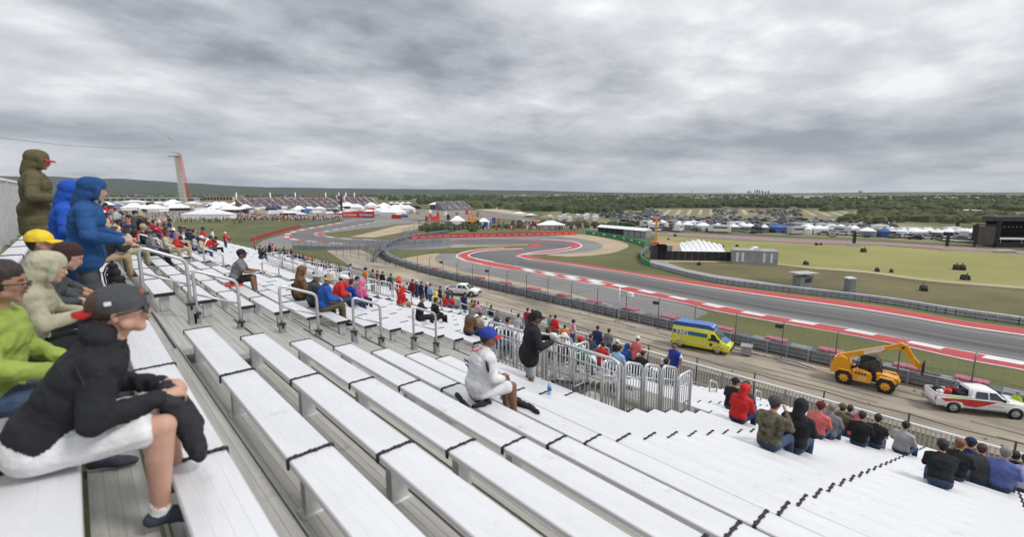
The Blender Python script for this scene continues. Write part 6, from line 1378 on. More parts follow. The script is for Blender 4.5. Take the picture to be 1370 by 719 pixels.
verb = dict(sit0='sitting upright', sit1='sitting hunched', sit2='sitting hooded', sit3='sitting head turned', sit4='sitting arms folded', sit5='sitting in shorts', sit6='sitting hand raised', std0='standing', std1='standing in coat', std2='standing hands raised', std3='standing hooded', std4='standing in shorts')
CN = dict(royal='royal blue', brightblue='bright blue', lightblue='light blue', lightgrey='light grey', darkgrey='dark grey', redwhite='red and white', stripe='blue and white striped', jersey='blue', camo='camouflage', violet='violet blue')
used_l = {}
def crowd(rows, where, group):
    for r_ in rows:
        x, y, k, top = r_[:4]; kw = r_[4] if len(r_) > 4 else {}; hat = kw.get('hat')
        h_ = f" and {CN.get(kw.get('hatc', 'black'), kw.get('hatc', 'black'))} {'cap' if hat == 'cap' else 'sun hat'}" if hat else ''
        lab_ = kw.pop('lab', None) or f"person in {CN.get(top, top)} top{h_} {verb[k]} {where}"
        if len(lab_.split()) > 13 and hat and 'lab' not in r_: lab_ = lab_.replace(h_, '') if len(lab_.split()) > 13 else lab_
        if lab_ in used_l: used_l[lab_] += 1; lab_ += ', '+('second', 'third', 'fourth', 'fifth', 'sixth', 'seventh', 'eighth')[min(6, used_l[lab_]-2)]+' from left'
        else: used_l[lab_] = 1
        spectator(x, y, k, top, label=lab_, group=group, **kw)
K = dict
crowd([(322, 352, 'sit1', 'grey', K(hat='cap', hatc='black', bottom='black', skin='tan', lab='man in grey shirt and black cap sitting on a red cushion above the aisle handrails'))][:0], '', '')
crowd([
 (469, 351, 'std1', 'stripe', K(X=12.7, bottom='denim', lab='person in blue and white striped top standing by the distant walkway opening')), (469, 367, 'sit0', 'red', K(hair='brown')), (462, 372, 'sit4', 'red', K(hat='cap', hatc='white')), (477, 374, 'sit1', 'grey', K(hat='cap', hatc='navy')), (471, 378, 'sit0', 'royal'),
 (489, 361, 'std0', 'orange', K(X=12.7, hat='cap', hatc='black')), (499, 364, 'std1', 'grey', K(X=12.2, bottom='khaki')), (509, 366, 'sit0', 'yellow'), (516, 363, 'sit4', 'white', K(hat='cap', hatc='white')), (520, 366, 'sit2', 'teal'), (523, 360, 'std1', 'darkgrey', K(X=16))],
 'behind the pink hood', 'spectators around the second aisle')
crowd([(485, 381, 'sit2', 'pink', K(lab='person in pink hooded jacket with legs stretched out beyond the handrail', bottom='navy')), (534, 371, 'std3', 'red', K(X=13.0, hatc='orange', bottom='darkgrey', lab='person in red jacket with orange hood standing behind the seated red jacket')),
 (539, 388, 'sit2', 'red', K(bottom='tan', lab='person in red hooded jacket and tan trousers sitting on the white benches')),
 (564, 401, 'sit4', 'black', K(bottom='black', hair='dark', face=-35, lab='dark haired man in black jacket sitting behind the smallest aisle handrail')), (583, 402, 'sit0', 'black', K(bottom='black', hair='dark', face=-10, lab='broad person in black jacket sitting right of another black jacket at the handrail'))], '', 'spectators on the middle benches')
crowd([(544, 377, 'sit5', 'white'), (552, 374, 'std1', 'maroon', K(X=16.4)), (557, 373, 'std0', 'darkgrey', K(X=17, hat='cap', hatc='white')), (564, 373, 'std1', 'navy', K(X=16.5)), (571, 376, 'std0', 'black', K(X=17.3, hat='cap', hatc='white')),
 (576, 381, 'std0', 'lightblue', K(X=16.5, bottom='denim')), (589, 381, 'std1', 'navy', K(X=18)), (599, 387, 'std2', 'darkgrey', K(X=18, hair='brown')), (584, 394, 'sit2', 'yellow'), (595, 396, 'sit0', 'red', K(hair='grey')), (605, 398, 'sit4', 'red', K(hair='dark')), (617, 400, 'sit0', 'lightgrey', K(hair='dark')),
 (622, 406, 'std1', 'navy', K(X=16.0, hair='dark')), (631, 402, 'sit0', 'orange', K(hair='dark')), (635, 405, 'sit4', 'darkgrey', K(hair='dark')), (640, 406, 'sit0', 'redwhite', K(hair='dark')), (528, 372, 'sit0', 'white'), (549, 366, 'sit4', 'darkgrey'), (560, 366, 'sit0', 'grey'), (515, 372, 'sit5', 'teal'), (505, 356, 'std0', 'maroon', K(X=17)), (512, 358, 'std1', 'black', K(X=17.5))],
 'near the white pickup', 'spectators near the front rail left of centre')
crowd([(632, 418, 'sit2', 'brown', K(hatc='grey', bottom='navy', lab='person in brown hooded coat sitting left of the beige jacket')), (643, 421, 'sit0', 'beige', K(hat='cap', hatc='grey', bottom='navy', lab='person in beige jacket and grey cap sitting above the blue cap')),
 (657, 410, 'sit0', 'black', K(hair='dark')), (664, 430, 'sit3', 'black', K(hair='dark')), (679, 430, 'sit0', 'darkgrey', K(hair='dark')), (706, 418, 'std0', 'crimson', K(X=18.4, hair='dark')), (712, 421, 'std1', 'black', K(X=18)), (737, 424, 'std0', 'aqua', K(X=18.4, hat='cap', hatc='orange')), (743, 427, 'std1', 'red', K(X=18, hair='dark')), (756, 432, 'sit1', 'orange'), (767, 432, 'std0', 'redwhite', K(X=18, hair='dark', hat='cap', hatc='navy')),
 (776, 456, 'sit0', 'green', K(hat='cap', hatc='red', lab='person in green shirt and red cap sitting seen through the arched rails')), (800, 443, 'std1', 'navy', K(X=17.3, hair='dark')), (809, 449, 'sit4', 'red', K(hair='dark')), (815, 447, 'std0', 'grey', K(X=18, hair='dark')), (825, 458, 'sit0', 'black', K(hat='cap', hatc='white')), (807, 462, 'sit0', 'red'), (838, 464, 'sit2', 'blue'), (828, 468, 'sit4', 'lightblue', K(hair='dark')),
 (743, 446, 'sit5', 'white'), (733, 443, 'sit0', 'grey'), (754, 452, 'sit0', 'black', K(hat='cap', hatc='white')), (694, 424, 'sit5', 'lightgrey'), (791, 452, 'sit4', 'darkgrey'), (860, 474, 'sit4', 'black'),
 (853, 462, 'std1', 'coral', K(X=15.4, hair='dark', hat='cap', hatc='white', bottom='denim', lab='dark haired person in coral jacket and white cap standing by the front rail')), (889, 483, 'sit1', 'black', K(hair='dark', lab='person in black crouched at the front rail left of the blue jersey'))],
 'beyond the walkway opening', 'spectators beyond the walkway opening')
crowd([(982, 512, 'sit0', 'black', K(hat='cap', hatc='black', lab='person in black with black cap sitting just left of the red hood')), (997, 516, 'sit4', 'darkgrey', K(lab='dark haired person half hidden behind the red hood')), (994, 521, 'sit2', 'red', K(bottom='navy', lab='person in bright red hooded jacket with bag strap near the front rail')),
 (1035, 541, 'sit6', 'camo', K(hat='cap', hatc='darkgrey', bottom='denim', lab='person in camouflage jacket and dark cap holding up a phone', sc=.97)), (1070, 544, 'sit2', 'black', K(bottom='denim', sc=1.0, lab='large person in black hood sitting beside the camouflage jacket')),
 (1097, 546, 'sit0', 'coral', K(hat='cap', hatc='maroon', lab='person in coral shirt and maroon cap right of the black hood')), (1112, 547, 'sit4', 'grey', K(hair='grey', lab='grey haired person in grey between the coral and olive jackets')), (1126, 546, 'sit0', 'olive', K(hat='cap', hatc='olive', lab='person in olive jacket and olive cap in the front rows')), (1137, 549, 'sit0', 'darkgrey', K(hair='dark', lab='person in dark grey right of the olive jacket')),
 (1147, 557, 'sit2', 'coral', K(lab='small person in coral hooded top between two dark jackets', sc=.8)), (1154, 557, 'sit0', 'black', K(hair='dark', lab='person in black just right of the small coral hood')), (1174, 561, 'sit5', 'black', K(hair='dark', lab='black haired person in black shirt sitting alone right of the coral hood')), (1210, 570, 'sit0', 'lightgrey', K(hair='black', lab='black haired person in pale grey sweater at the end of the row')),
 (1266, 598, 'sit1', 'black', K(hair='black', lab='person in black bent forward at the lower right')), (1283, 596, 'sit4', 'black', K(hair='ginger', lab='ginger haired person between the two dark jackets lower right')), (1298, 594, 'sit0', 'navy', K(hat='cap', hatc='navy', sc=.97, lab='person in navy jacket and navy cap at the lower right')), (1316, 603, 'sit4', 'darkgrey', K(hair='brown', lab='brown haired person left of the violet blue jacket')),
 (1344, 607, 'sit0', 'violet', K(hair='grey', sc=1.0, lab='grey haired person in violet blue jacket at the lower right')), (1360, 613, 'sit4', 'black', K(hair='black', lab='dark haired person right of the violet blue jacket')), (1374, 616, 'sit0', 'lavender', K(hair='brown', lab='person in pale lavender top cut by the right edge'))], '', 'spectators in the front rows at the right')
# far left and distant crowds
crowd([(348, 330, 'sit0', 'darkgrey'), (355, 330, 'sit4', 'navy'), (361, 329, 'std1', 'black', K(X=14)), (365, 332, 'std0', 'coral', K(X=13)), (369, 330, 'sit0', 'black'), (374, 334, 'sit2', 'green'), (380, 329, 'std1', 'darkgrey', K(X=16)), (385, 331, 'sit0', 'navy'), (390, 330, 'std0', 'black', K(X=17)), (396, 335, 'sit4', 'black'), (401, 334, 'sit0', 'navy'), (406, 336, 'sit2', 'darkgrey'), (412, 339, 'sit0', 'red', K(hat='cap', hatc='red')), (422, 342, 'sit4', 'yellow'), (431, 345, 'sit0', 'navy'), (441, 347, 'sit0', 'black'), (450, 350, 'sit4', 'grey'), (377, 338, 'sit1', 'white'), (352, 334, 'sit1', 'black'), (393, 338, 'sit5', 'darkgrey'), (418, 346, 'sit0', 'black'), (436, 352, 'sit4', 'maroon'), (454, 356, 'sit0', 'navy')],
 'before the distant bend', 'spectators in the far crowd')
crowd([(258, 299, 'sit1', 'navy', K(X=4.6, lab='person in navy shirt bent over on the benches right of the red jackets', sc=1.1)), (284, 304, 'std0', 'white', K(X=8, bottom='navy')), (301, 304, 'std0', 'red', K(X=9, hat='cap', hatc='white')), (341, 316, 'std0', 'red', K(X=14)), (290, 307, 'sit0', 'orange'), (263, 303, 'sit0', 'pink')], 'below the white marquee', 'spectators at the far end of the stand')
crowd([(194, 286, 'sit1', 'red', K(X=2.1, bottom='red', sc=1.12, lab='person in red jacket bent forward behind the second aisle rail')), (204, 291, 'sit1', 'crimson', K(X=2.72, bottom='denim', sc=1.1, lab='person in crimson jacket bent forward right of the red jacket')), (152, 285, 'sit1', 'black', K(X=.28, bottom='tan')), (166, 289, 'sit5', 'white', K(X=.89, bottom='black')), (178, 291, 'sit1', 'darkgrey', K(X=1.5))], 'beside the blue jackets', 'spectators in the left crowd')
LC = ['black', 'white', 'grey', 'red', 'navy', 'maroon', 'beige', 'royal', 'darkgrey', 'darkgrey', 'khaki', 'black', 'coral', 'lightgrey', 'red', 'navy', 'white']
rows = []
for X_ in (-.33, .28, .89, 1.5, 2.11, 2.72, 3.33, 3.94, 4.55, 5.2, 5.8):
    y = 12.5+rnd.random()*2+max(0, X_)*3.2
    if X_ < 0: y = 13.5
    while y < 60:
        if rnd.random() < (.88 if X_ < 2.5 else .4):
            x_, y_, d_ = proj((X_+.1, y, seatz(X_)+.8))
            if x_ > 118: rows.append((x_, y_, rnd.choice(('sit0', 'sit1', 'sit4', 'sit5', 'sit0', 'sit3') if rnd.random() < .85 else ('std0', 'std1')), rnd.choice(LC), K(X=X_, Yf=y, hat=rnd.choice((None, 'cap', 'cap', 'bucket')), hatc=rnd.choice(('white', 'black', 'red', 'khaki', 'navy', 'black', 'grey', 'navy')), hair=rnd.choice(('brown', 'dark', 'grey')), bottom=rnd.choice(('denim', 'khaki', 'black', 'navy')), skin=rnd.choice(('fair', 'fair', 'tan', 'brown')))))
        y += rnd.uniform(.75, 2.6)
for r_ in rows:
    x, y, k, top, kw = r_
    h_ = '' if not kw['hat'] else f" and {kw['hatc']} {'cap' if kw['hat'] == 'cap' else 'sun hat'}"
    spectator(x, y, k, top, label=f"person in {CN.get(top, top)}{h_} {verb[k]} in the far left crowd", group='spectators packed at the far left of the stand', **kw)
crowd([], '', '')
# ------------------------------------------------ foreground figures, each modelled for its own pose
def figure(name_lab, loc, rz, kw, cols, vox=.011, folds=.006, hat=None, seed=1, sm=3, sc=1.0, cat='person'):
    P, hc, Mx = person_prims(det=2, **kw); ex = cols.get('extra_prims', []); P += ex
    me = fuse(P, vox, sm, folds, seed, 'person', seed in (11, 12)); o = ob('person', me, None, loc, R(rz)); o.scale = (sc, sc, sc)
    dress(o, SKIN[cols.get('skin', 'fair')], cols['top'] if not isinstance(cols['top'], str) else cm_(cols['top']), cm_(cols['bottom']), cloth(cols.get('shoes', (.05, .055, .065))), cols.get('hairm') or (HAIR[cols.get('hair', 'brown')]), M_['white'] if not cols.get('extra') else cm_(cols['extra']))
    tag(o, name_lab, cat)
    if hat: cap_obj(o, hc, Mx, cm_(hat[1]), cm_(hat[2]) if len(hat) > 2 else None, kind=hat[0], turn=hat[3] if len(hat) > 3 else 0)
    for s_ in (-1, 1):   # eyes
        mb = MB(); mb.ball((0, 0, 0), .0125, 10, 8); e = mb.build('eye', mat('eye_white', (.7, .68, .66), .2), o, hc+Mx @ Vector((.0765, s_*.029, .008)))
        mb = MB(); mb.ball((.0085, 0, 0), (.0055, .0062, .0062), 8, 6); mb.build('iris', mat('iris_brown', (.05, .03, .02), .1), e)
    mb = MB(); mb.tube([Mx @ Vector((.092, -.024, -.046)), Mx @ Vector((.101, -.008, -.041)), Mx @ Vector((.101, .008, -.041)), Mx @ Vector((.092, .024, -.046))], [.003, .0058, .0058, .003], 6); mb.build('lips', mat('lips', (.34, .12, .09), .5), o, hc)
    mb = MB()
    for s_ in (-1, 1): mb.tube([Mx @ Vector((.094, s_*.014, .033)), Mx @ Vector((.093, s_*.032, .039)), Mx @ Vector((.082, s_*.05, .034))], [.0035, .0045, .003], 5)
    mb.build('eyebrows', HAIR.get(cols.get('hair', 'brown')), o, hc)
    return o, hc, Mx
def glasses(o, hc, Mx, dark=True):
    m_ = mat('lens_dark', (.03, .035, .04), .06, spec=.9) if dark else mat('lens_clear_grey', (.30, .26, .24), .1)
    mb = MB()
    for s_ in (-1, 1):
        if dark: mb.ball((.103, s_*.034, .008), (.012, .030, .019), 12, 8)
        else: mb.box((.106, s_*.033, .004), (.003, .048, .03))
    g = mb.build('sunglasses' if dark else 'glasses', m_, o, hc, Mx.to_euler())
    mb = MB()
    for s_ in (-1, 1):
        mb.tube([(.104, s_*.058, .014), (.06, s_*.086, .014), (-.01, s_*.1, .008)], .0035, 6); 
        mb.tube([(.110, s_*.010, .016), (.112, s_*.033, .021), (.106, s_*.058, .016), (.108, s_*.05, -.010), (.11, s_*.018, -.010), (.110, s_*.010, .016)], .0028, 6)
    mb.tube([(.110, -.012, .014), (.116, 0, .016), (.110, .012, .014)], .003, 6); mb.build('frame', M_['blk'], g)
SZ = seatz(X0-RUN)      # seat height of the row the left-hand people use
XR = X0-RUN
# 1 the man in the grey cap
o, hc, Mx = figure('man in black jacket, grey cap, sunglasses and white shorts leaning forward on near bench', (XR-.0, 3.02, SZ+.015), -6,
 K(pose='sit', lean=38, hp=-14, hy=-4, bulk=1.12, hair='short', shorts=True, knees=.13, kz=.13, kx=.45, ankx=.0, el=[(.24, -.27, .25), (.26, .26, .25)], ha=[(.47, -.14, .25), (.48, .10, .24)], palms=[(.2, .5, -.8), (.2, -.5, -.8)], curl=.75,
   legs=[((.47, -.20, .13), (.42, -.15, -.32)), ((.47, .10, .13), (.50, .12, -.32))]),
 dict(top='black', bottom='white', hair='brown', shoes=(.05, .06, .08), extra='white', extra_prims=[((.28, -.08, .575), (.28, .08, .575), .062, .062, 1), ((.25, -.05, .60), (.25, .05, .60), .05, .05, 1)]), .0085, .0065, ('cap', 'darkgrey', 'red', 168), 2, 3, sc=1.03)
glasses(o, hc, Mx)
mb = MB(); q = hc+Mx @ Vector((.095, -.01, .085)); mb.box((0, 0, 0), (.012, .05, .03)); b0 = mb.build('cap_emblem', M_['red'], o, q, Mx.to_euler())
mb = MB(); mb.box((.007, .0, 0), (.004, .02, .012)); mb.build('emblem_centre', M_['yellow'], b0)
mb = MB(); q = hc+Mx @ Vector((-.02, -.107, .072)); mb.box((0, 0, 0), (.026, .006, .018)); mb.build('cap_emblem', M_['white'], o, q, Mx.to_euler())
mb = MB(); mb.box((-.13, 0, .13), (.14, .27, .05), 0, Matrix.Rotation(.2, 3, 'Y')); mb.build('shirt_tail', cloth((.62, .30, .46)), o)
mb = MB(); mb.tube([(.20, -.215, .50), (.23, -.262, .40), (.26, -.285, .28)], .0035, 5); mb.build('sleeve_seam', M_['blk'], o)
mb = MB(); mb.tube([(.40, -.235, .245), (.415, -.20, .285), (.42, -.16, .27)], .004, 5); mb.build('cuff_band', cloth((.06, .06, .065)), o)
# folded black garment in his hands
def lumpy(name, lab, cat, pts, m, loc=(0, 0, 0), rz=0, vox=.012, folds=.008, seed=5, group=None):
    me = fuse([(a, b, r0, r1, 1) for a, b, r0, r1 in pts], vox, 3, folds, seed, name); me.materials.clear(); me.materials.append(m); me.polygons.foreach_set('material_index', [0]*len(me.polygons)); o = ob(name, me, None, loc, R(rz)); return tag(o, lab, cat, group)
lumpy('folded_jacket', 'crumpled black garment hanging from the hands of the man in the grey cap', 'jacket', [((.50, -.16, .20), (.56, -.10, .02), .05, .06), ((.54, -.16, .12), (.60, -.12, -.12), .05, .045), ((.50, .02, .20), (.58, -.02, 0), .05, .06), ((.57, -.05, .0), (.6, -.08, -.16), .06, .04)], cloth((.03, .032, .036)), (XR+.02, 3.04, SZ+.04), -6)
# 2 woman in lime jacket
o, hc, Mx = figure('dark haired woman in lime green jacket and glasses at the left edge', (XR-.22, 3.95, SZ), -14, K(pose='sit', lean=10, hp=4, bulk=1.12, hair='bob', female=True, el=[(.10, -.25, .34), (.10, .25, .34)], ha=[(.36, -.10, .24), (.36, .08, .24)]),
 dict(top='lime', bottom='denim', hair='dark', skin='tan'), .0105, .006, None, 4); glasses(o, hc, Mx, False)
mb = MB(); mb.tube([(.02, -.13, .60), (.12, -.14, .50), (.15, -.10, .38)], .012, 6); mb.build('bag_strap', cloth((.12, .07, .03)), o)
# 3 khaki hood
o, hc, Mx = figure('person in pale khaki hooded jacket looking down at a phone near the left edge', (XR-.14, 5.1, SZ), -8, K(pose='sit', lean=16, hp=14, bulk=1.08, hood=True, el=[(.18, -.26, .34), (.18, .26, .34)], ha=[(.42, -.09, .36), (.42, .07, .34)]),
 dict(top=cloth((.40, .38, .27)), bottom='black', hairm=cloth((.43, .41, .30)), skin='fair'), .0115, .006, None, 6, sc=.95)
mb = MB(); mb.box((.52, -.02, .42), (.012, .075, .15), 0, Matrix.Rotation(-.5, 3, 'Y')); ph = mb.build('phone', M_['blk'], None, (XR-.14, 5.1, SZ), R(-8)); tag(ph, 'black phone held by the person in the khaki hood', 'phone')
# 4 yellow cap and neighbour
figure('person in yellow cap and dark jacket behind the khaki hood', (XR-.08, 6.7, SZ), -10, K(pose='sit', lean=4, hp=2, bulk=1.15, el=[(.08, -.26, .36), (.08, .26, .36)], ha=[(.30, -.12, .26), (.30, .12, .26)]), dict(top='darkgrey', bottom='black', hair='dark', skin='tan'), .014, .005, ('cap', 'yellow'), 8)
figure('person with dark reddish hair bent down between the khaki hood and blue jacket', (XR-.16, 6.0, SZ), -8, K(pose='sit', lean=26, hp=18, bulk=1.1, hair='bob', el=[(.18, -.26, .34), (.18, .26, .34)], ha=[(.36, -.06, .28), (.36, .06, .28)]), dict(top='darkgrey', bottom='black', hairm=cloth((.055, .025, .025))), .014, .005, None, 9)
# 5-7 the standing trio
TZ = SZ-.43
figure('tall person in quilted dark blue hooded jacket and grey trousers standing on the left', (XR+.29, 7.5, TZ), -8, K(pose='stand', lean=10, hp=12, bulk=1.24, hood=True, coat=.06, el=[(.10, -.34, 1.12), (.12, .33, 1.12)], ha=[(.33, -.16, 1.06), (.33, .14, 1.06)]),
 dict(top=cloth((.022, .085, .24)), bottom=('darkgrey'), hairm=cloth((.02, .075, .21)), shoes=(.04, .04, .04)), .0125, .005, None, 11, sc=1.09)
figure('person in bright blue hooded jacket standing just behind the quilted dark blue jacket', (XR+.10, 8.5, TZ), -8, K(pose='stand', lean=12, hp=10, bulk=1.2, hood=True, coat=.06, el=[(.10, -.33, 1.12), (.12, .32, 1.12)], ha=[(.33, -.16, 1.06), (.33, .14, 1.06)]),
 dict(top='brightblue', bottom='navy', hairm=cloth((.02, .088, .45))), .014, .005, None, 12, sc=1.08)
o, hc, Mx = figure('man in olive hooded coat and red cap brim standing highest on the left', (XR-.14, 9.4, SZ), -6, K(pose='stand', lean=6, hp=10, bulk=1.24, hood=True, coat=.22, el=[(.04, -.34, 1.14), (.06, .33, 1.14)], ha=[(.32, -.12, 1.12), (.32, .10, 1.12)]),
 dict(top='olive', bottom='tan', hairm=cloth(COL['olive']), skin='tan'), .0135, .005, ('cap', 'olive', 'red'), 13, sc=1.07)
# 8 grey shirt on red cushion
zs = seatz(X0+RUN*4); Y8 = solveY(322, X0+RUN*4+.2, zs+.8)
figure('man in grey T-shirt and black cap sitting on a red cushion above the aisle rails', (X0+RUN*4, Y8, zs+.05), -22, K(pose='sit', lean=22, hp=-6, hy=-10, bulk=1.16, sleeves='short', shorts=True, el=[(.30, -.22, .30), (.30, .22, .30)], ha=[(.52, -.05, .30), (.52, .05, .30)]), dict(top='grey', bottom='black', hair='black', skin='brown'), .016, .006, ('cap', 'black'), 14)
mb = MB(); mb.prism([(-.2, 0), (-.21, .025), (-.19, .05), (.19, .05), (.21, .025), (.2, 0)], -.22, .22); tag(mb.build('seat_cushion', M_['red'], None, (X0+RUN*4-.02, Y8, zs+.004), R(-12)), 'red stadium seat cushion under the man in the grey T-shirt', 'cushion')
# 9-12 the jackets behind the third handrail
def seated_at(lab_, hx, hyy, i, kw, cols, hat=None, seed=1, rz=-15, vox=.015, sc=1.0):
    z = seatz(X0+RUN*i); Y = solveY(hx, X0+RUN*i+.15, z+.8*sc); return figure(lab_, (X0+RUN*i, Y, z), rz, kw, cols, vox, .006, hat, seed, sc=sc), Y, z
e_ = K(el=[(.16, -.26, .34), (.16, .26, .34)], ha=[(.38, -.10, .26), (.38, .10, .26)])
seated_at('person in brown hooded coat sitting behind the third aisle handrail', 405, 378, 6, K(pose='sit', lean=10, bulk=1.25, hood=True, **e_), dict(top='brown', bottom='black', hairm=cloth((.17, .095, .045))), None, 21)
seated_at('person in dark grey coat and grey bucket hat between the brown hood and blue jacket', 424, 376, 6, K(pose='sit', lean=10, bulk=1.25, **e_), dict(top='darkgrey', bottom='black'), ('bucket', 'lightgrey'), 22)
seated_at('man in royal blue jacket, tan bucket hat and olive trousers sitting by the third handrail', 437, 378, 6, K(pose='sit', lean=14, bulk=1.25, hp=10, **e_), dict(top='blue', bottom='olive', shoes=(.06, .045, .03)), ('bucket', 'khaki'), 23, -12)
seated_at('person in bright red jacket and white cap right of the royal blue jacket', 453, 379, 8, K(pose='sit', lean=22, bulk=1.2, hp=4, **e_), dict(top='red', bottom='denim'), ('cap', 'white'), 24, -12)
mb = MB(); zq = seatz(X0+RUN*6); Yq = solveY(397, X0+RUN*6, zq+.2); mb.box((0, 0, .2), (.16, .42, .40), 0, Matrix.Rotation(-.15, 3, 'Y')); mb.box((-.09, 0, .16), (.06, .3, .22), 0, Matrix.Rotation(-.15, 3, 'Y')); mb.tube([(0, -.06, .4), (0, -.05, .46), (0, .05, .46), (0, .06, .4)], .012, 6)
tag(mb.build('bag', cloth((.03, .028, .028)), None, (X0+RUN*6, Yq, zq+.01), -.2), 'black bag standing on the bench left of the brown hooded coat', 'bag')
# 13 white jacket
zs = seatz(X0+RUN*5); Yw = 4.42
o, hc, Mx = figure('man in white track jacket and white shorts with blue cap and red brim sitting centre', (X0+RUN*5, Yw, zs+.03), -18, K(pose='sit', lean=14, hp=4, hy=-8, bulk=1.24, shorts=True, el=[(.12, -.26, .33), (.14, .26, .33)], ha=[(.30, -.12, .24), (.36, .04, .24)]),
 dict(top='white', bottom=('white'), hair='black', skin='brown', shoes=(.05, .05, .05)), .010, .0025, ('cap', 'jersey', 'red'), 31)
mb = MB(); mb.tube([(.055, -.055, .66), (-.02, -.07, .63), (-.05, 0, .62), (-.02, .07, .63), (.055, .055, .66)], .008, 6); mb.build('collar_trim', M_['red'], o)
mb = MB(); mb.add([(.08, -.243, .48), (.14, -.247, .46), (.10, -.243, .30), (.06, -.235, .28)], [(0, 1, 2, 3)]); 
mb = MB(); mb.tube([(.03, -.255, .56), (.05, -.262, .46), (.08, -.250, .36)], [.012, .02, .012], 6); mb.build('sleeve_stripe', cloth((.03, .035, .05)), o)
mb = MB()
for r_ in range(2):
    for q in range(7-r_*2): mb.box((-.128+r_*-.004, -.07+q*.022, .50-r_*.045), (.008, .013, .02 if q % 2 else .028))
mb.build('back_lettering', cloth((.05, .06, .10)), o)
lumpy('seat_pad', 'black padded cushion under the man in the white jacket', 'cushion', [((-.18, -.2, .02), (-.18, .2, .02), .03, .03), ((0, -.2, .015), (0, .2, .015), .028, .028), ((.12, -.18, .015), (.12, .2, .015), .026, .026), ((-.1, -.2, .015), (.05, -.2, .015), .03, .03)], cloth((.025, .025, .03)), (X0+RUN*5-.02, Yw, zs+.005), -18, .014, .005)
lumpy('jacket', 'dark lump standing for shadow and strap along the bench in front of the white jacket', 'jacket', [((0, 0, .02), (.05, -.25, .02), .045, .04), ((.05, -.25, .02), (.0, -.42, .015), .04, .03), ((.07, 0, .03), (.03, -.2, .03), .04, .035)], cloth((.03, .03, .035)), (X0+RUN*6-.05, 4.35, seatz(X0+RUN*6)-.0), 4, .014, .008, 9)  # dark mesh modelled in place of shadow and a strap, not a garment
def bottle(loc, lab_):
    t = thing('water_bottle', lab_, 'bottle', loc); mb = MB(); mb.tube([(0, 0, 0), (0, 0, .005), (0, 0, .05), (0, 0, .06), (0, 0, .14), (0, 0, .17), (0, 0, .19)], [.028, .032, .032, .030, .032, .022, .013], 14); mb.build('bottle_body', mat('water_plastic', (.32, .50, .66), .12, spec=.7), t)
    mb = MB(); mb.tube([(0, 0, .065), (0, 0, .125)], .0335, 14); mb.build('label_band', mat('label_blue', (.04, .16, .42), .5), t); mb = MB(); mb.tube([(0, 0, .19), (0, 0, .212)], .015, 12); mb.build('lid', M_['white'], t)
bottle((X0+RUN*6-.06, solveY(672, X0+RUN*6-.06, seatz(X0+RUN*6)), seatz(X0+RUN*6)+.002), 'clear blue water bottle on the bench beside the man in the white jacket')
bottle((X0+RUN*8, solveY(735, X0+RUN*8, seatz(X0+RUN*8)), seatz(X0+RUN*8)+.002), 'clear blue water bottle on the bench by the baluster fence behind the black coat')
# 14 black coat leaning on the fence
i = 9; Xc = X0+RUN*i-.06; Yc = solveY(713, Xc+.1, tread(Xc)+1.6)
figure('man in long black coat, black cap and pale camouflage shorts standing at the baluster fence', (Xc, Yc, tread(X0+RUN*i)+.0), -32, K(pose='stand', lean=10, hp=8, bulk=1.25, coat=.08, shorts=True, el=[(.14, -.31, 1.14), (.16, .30, 1.14)], ha=[(.40, -.16, 1.18), (.42, .10, 1.18)]), dict(top='black', bottom='lightgrey', hair='black', skin='brown'), .0125, .007, ('cap', 'black'), 41)
lumpy('white_cap', 'white cap held on top of the fence in the hand of the black coat man', 'cap', [((.45, .03, 1.24), (.49, .0, 1.25), .06, .055)], M_['white'], (Xc, Yc, tread(X0+RUN*i)), -32, .014, .002)
# 15 blue jersey man
Xj = rowx(14.4); Yj = solveY(904, Xj+.25, tread(Xj)+1.62)
o, hc, Mx = figure('man in blue football jersey with white sleeves and jeans standing in the lower aisle', (Xj+.22, Yj, tread(Xj)), 168, K(pose='stand', lean=2, hp=2, bulk=1.12, sleeves='short', el=[(-.02, -.30, 1.12), (.0, .30, 1.12)], ha=[(.10, -.27, .90), (.12, .27, .90)]), dict(top='jersey', bottom='denim', hair='dark', skin='tan'), .018, .005, None, 51)
glasses(o, hc, Mx)
mb = MB()
for s_ in (-1, 1): mb.tube([(0, s_*.17, 1.37), (-.01, s_*.27, 1.22)], [.082, .078], 12); 
mb.tube([(.02, -.07, 1.43), (.06, 0, 1.40), (.02, .07, 1.43)], .018, 6); mb.build('white_sleeves', M_['white'], o)
mb = MB(); mb.ball((.135, .0, 1.30), (.012, .05, .03), 10, 6); mb.build('jersey_emblem', M_['white'], o)
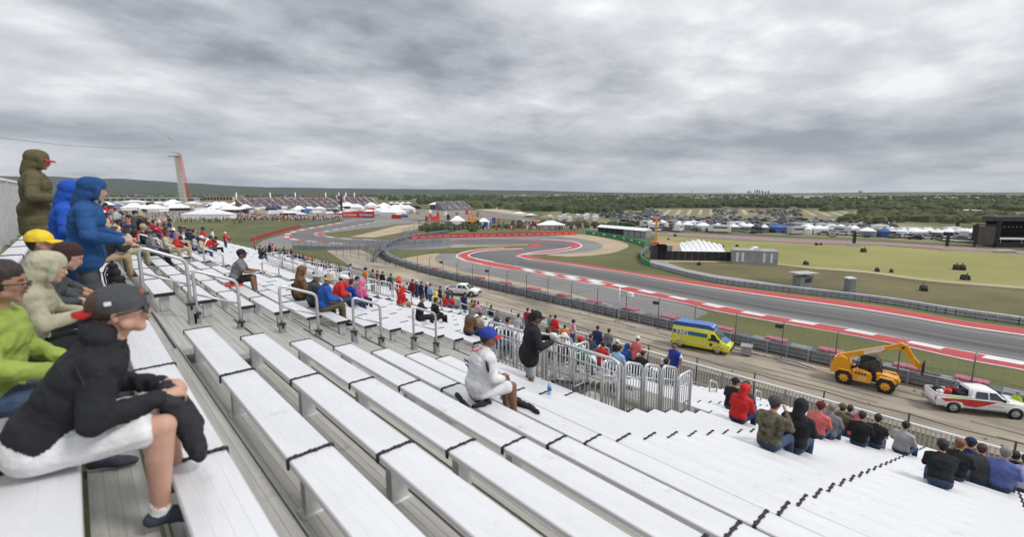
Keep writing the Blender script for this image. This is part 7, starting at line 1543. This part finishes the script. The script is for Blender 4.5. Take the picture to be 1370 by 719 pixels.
# marshal in lime behind the pickup, bag beyond the rail
q = G(1352, 535)
figure('marshal in lime green high visibility suit standing at the guardrail beside the pickup', (BAR-1.2, solveY(1360, BAR-1.2, 1.0), .06), 150, K(pose='stand', lean=4, bulk=1.2, coat=.1, el=[(.04, -.31, 1.14), (.06, .30, 1.14)], ha=[(.26, -.18, 1.06), (.26, .14, 1.06)]), dict(top=cloth((.45, .68, .03)), bottom=('lime'), hair='dark'), .025, .006, None, 61)
q = G(731, 421)
lumpy('lime_bag', 'lime green sack on the lane beyond the front rail', 'bag', [((0, 0, .3), (0, .4, .3), .36, .32), ((0, .1, .5), (0, .3, .6), .3, .2)], cloth((.36, .55, .05)), (q.x-2, q.y, .06), 0, .05, .02)
# backpack behind the blue jackets
t = thing('backpack', 'black backpack with red trim standing on the bench in front of the blue jackets', 'backpack', (X0, solveY(155, X0, seatz(X0)+.2), seatz(X0)+.002), .15)
me = fuse([((-.02, -.12, .06), (-.02, .12, .06), .07, .07, 1), ((-.02, -.12, .17), (-.02, .12, .17), .075, .075, 1), ((-.02, -.11, .28), (-.02, .11, .28), .07, .07, 1), ((-.02, -.08, .37), (-.02, .08, .37), .055, .055, 1), ((.06, -.07, .08), (.06, .07, .08), .05, .05, 1), ((.06, -.06, .17), (.06, .06, .17), .045, .045, 1)], .012, 2, .004, 5, 'pack_body')
me.materials.clear(); me.materials.append(cloth((.022, .022, .025))); me.polygons.foreach_set('material_index', [0]*len(me.polygons)); ob('pack_body', me, t)
for s_ in (-1, 1): mb = MB(); mb.tube([(-.08, s_*.07, .38), (-.13, s_*.08, .26), (-.12, s_*.09, .10), (-.08, s_*.10, .04)], .012, 6); mb.build('strap', M_['blk'], t)
mb = MB(); mb.tube([(-.02, -.03, .42), (-.02, -.02, .46), (-.02, .02, .46), (-.02, .03, .42)], .008, 6); mb.build('carry_loop', M_['blk'], t)
mb = MB(); mb.tube([(.10, -.08, .13), (.115, 0, .135), (.10, .08, .13)], .006, 6); mb.build('red_trim', M_['red'], t)
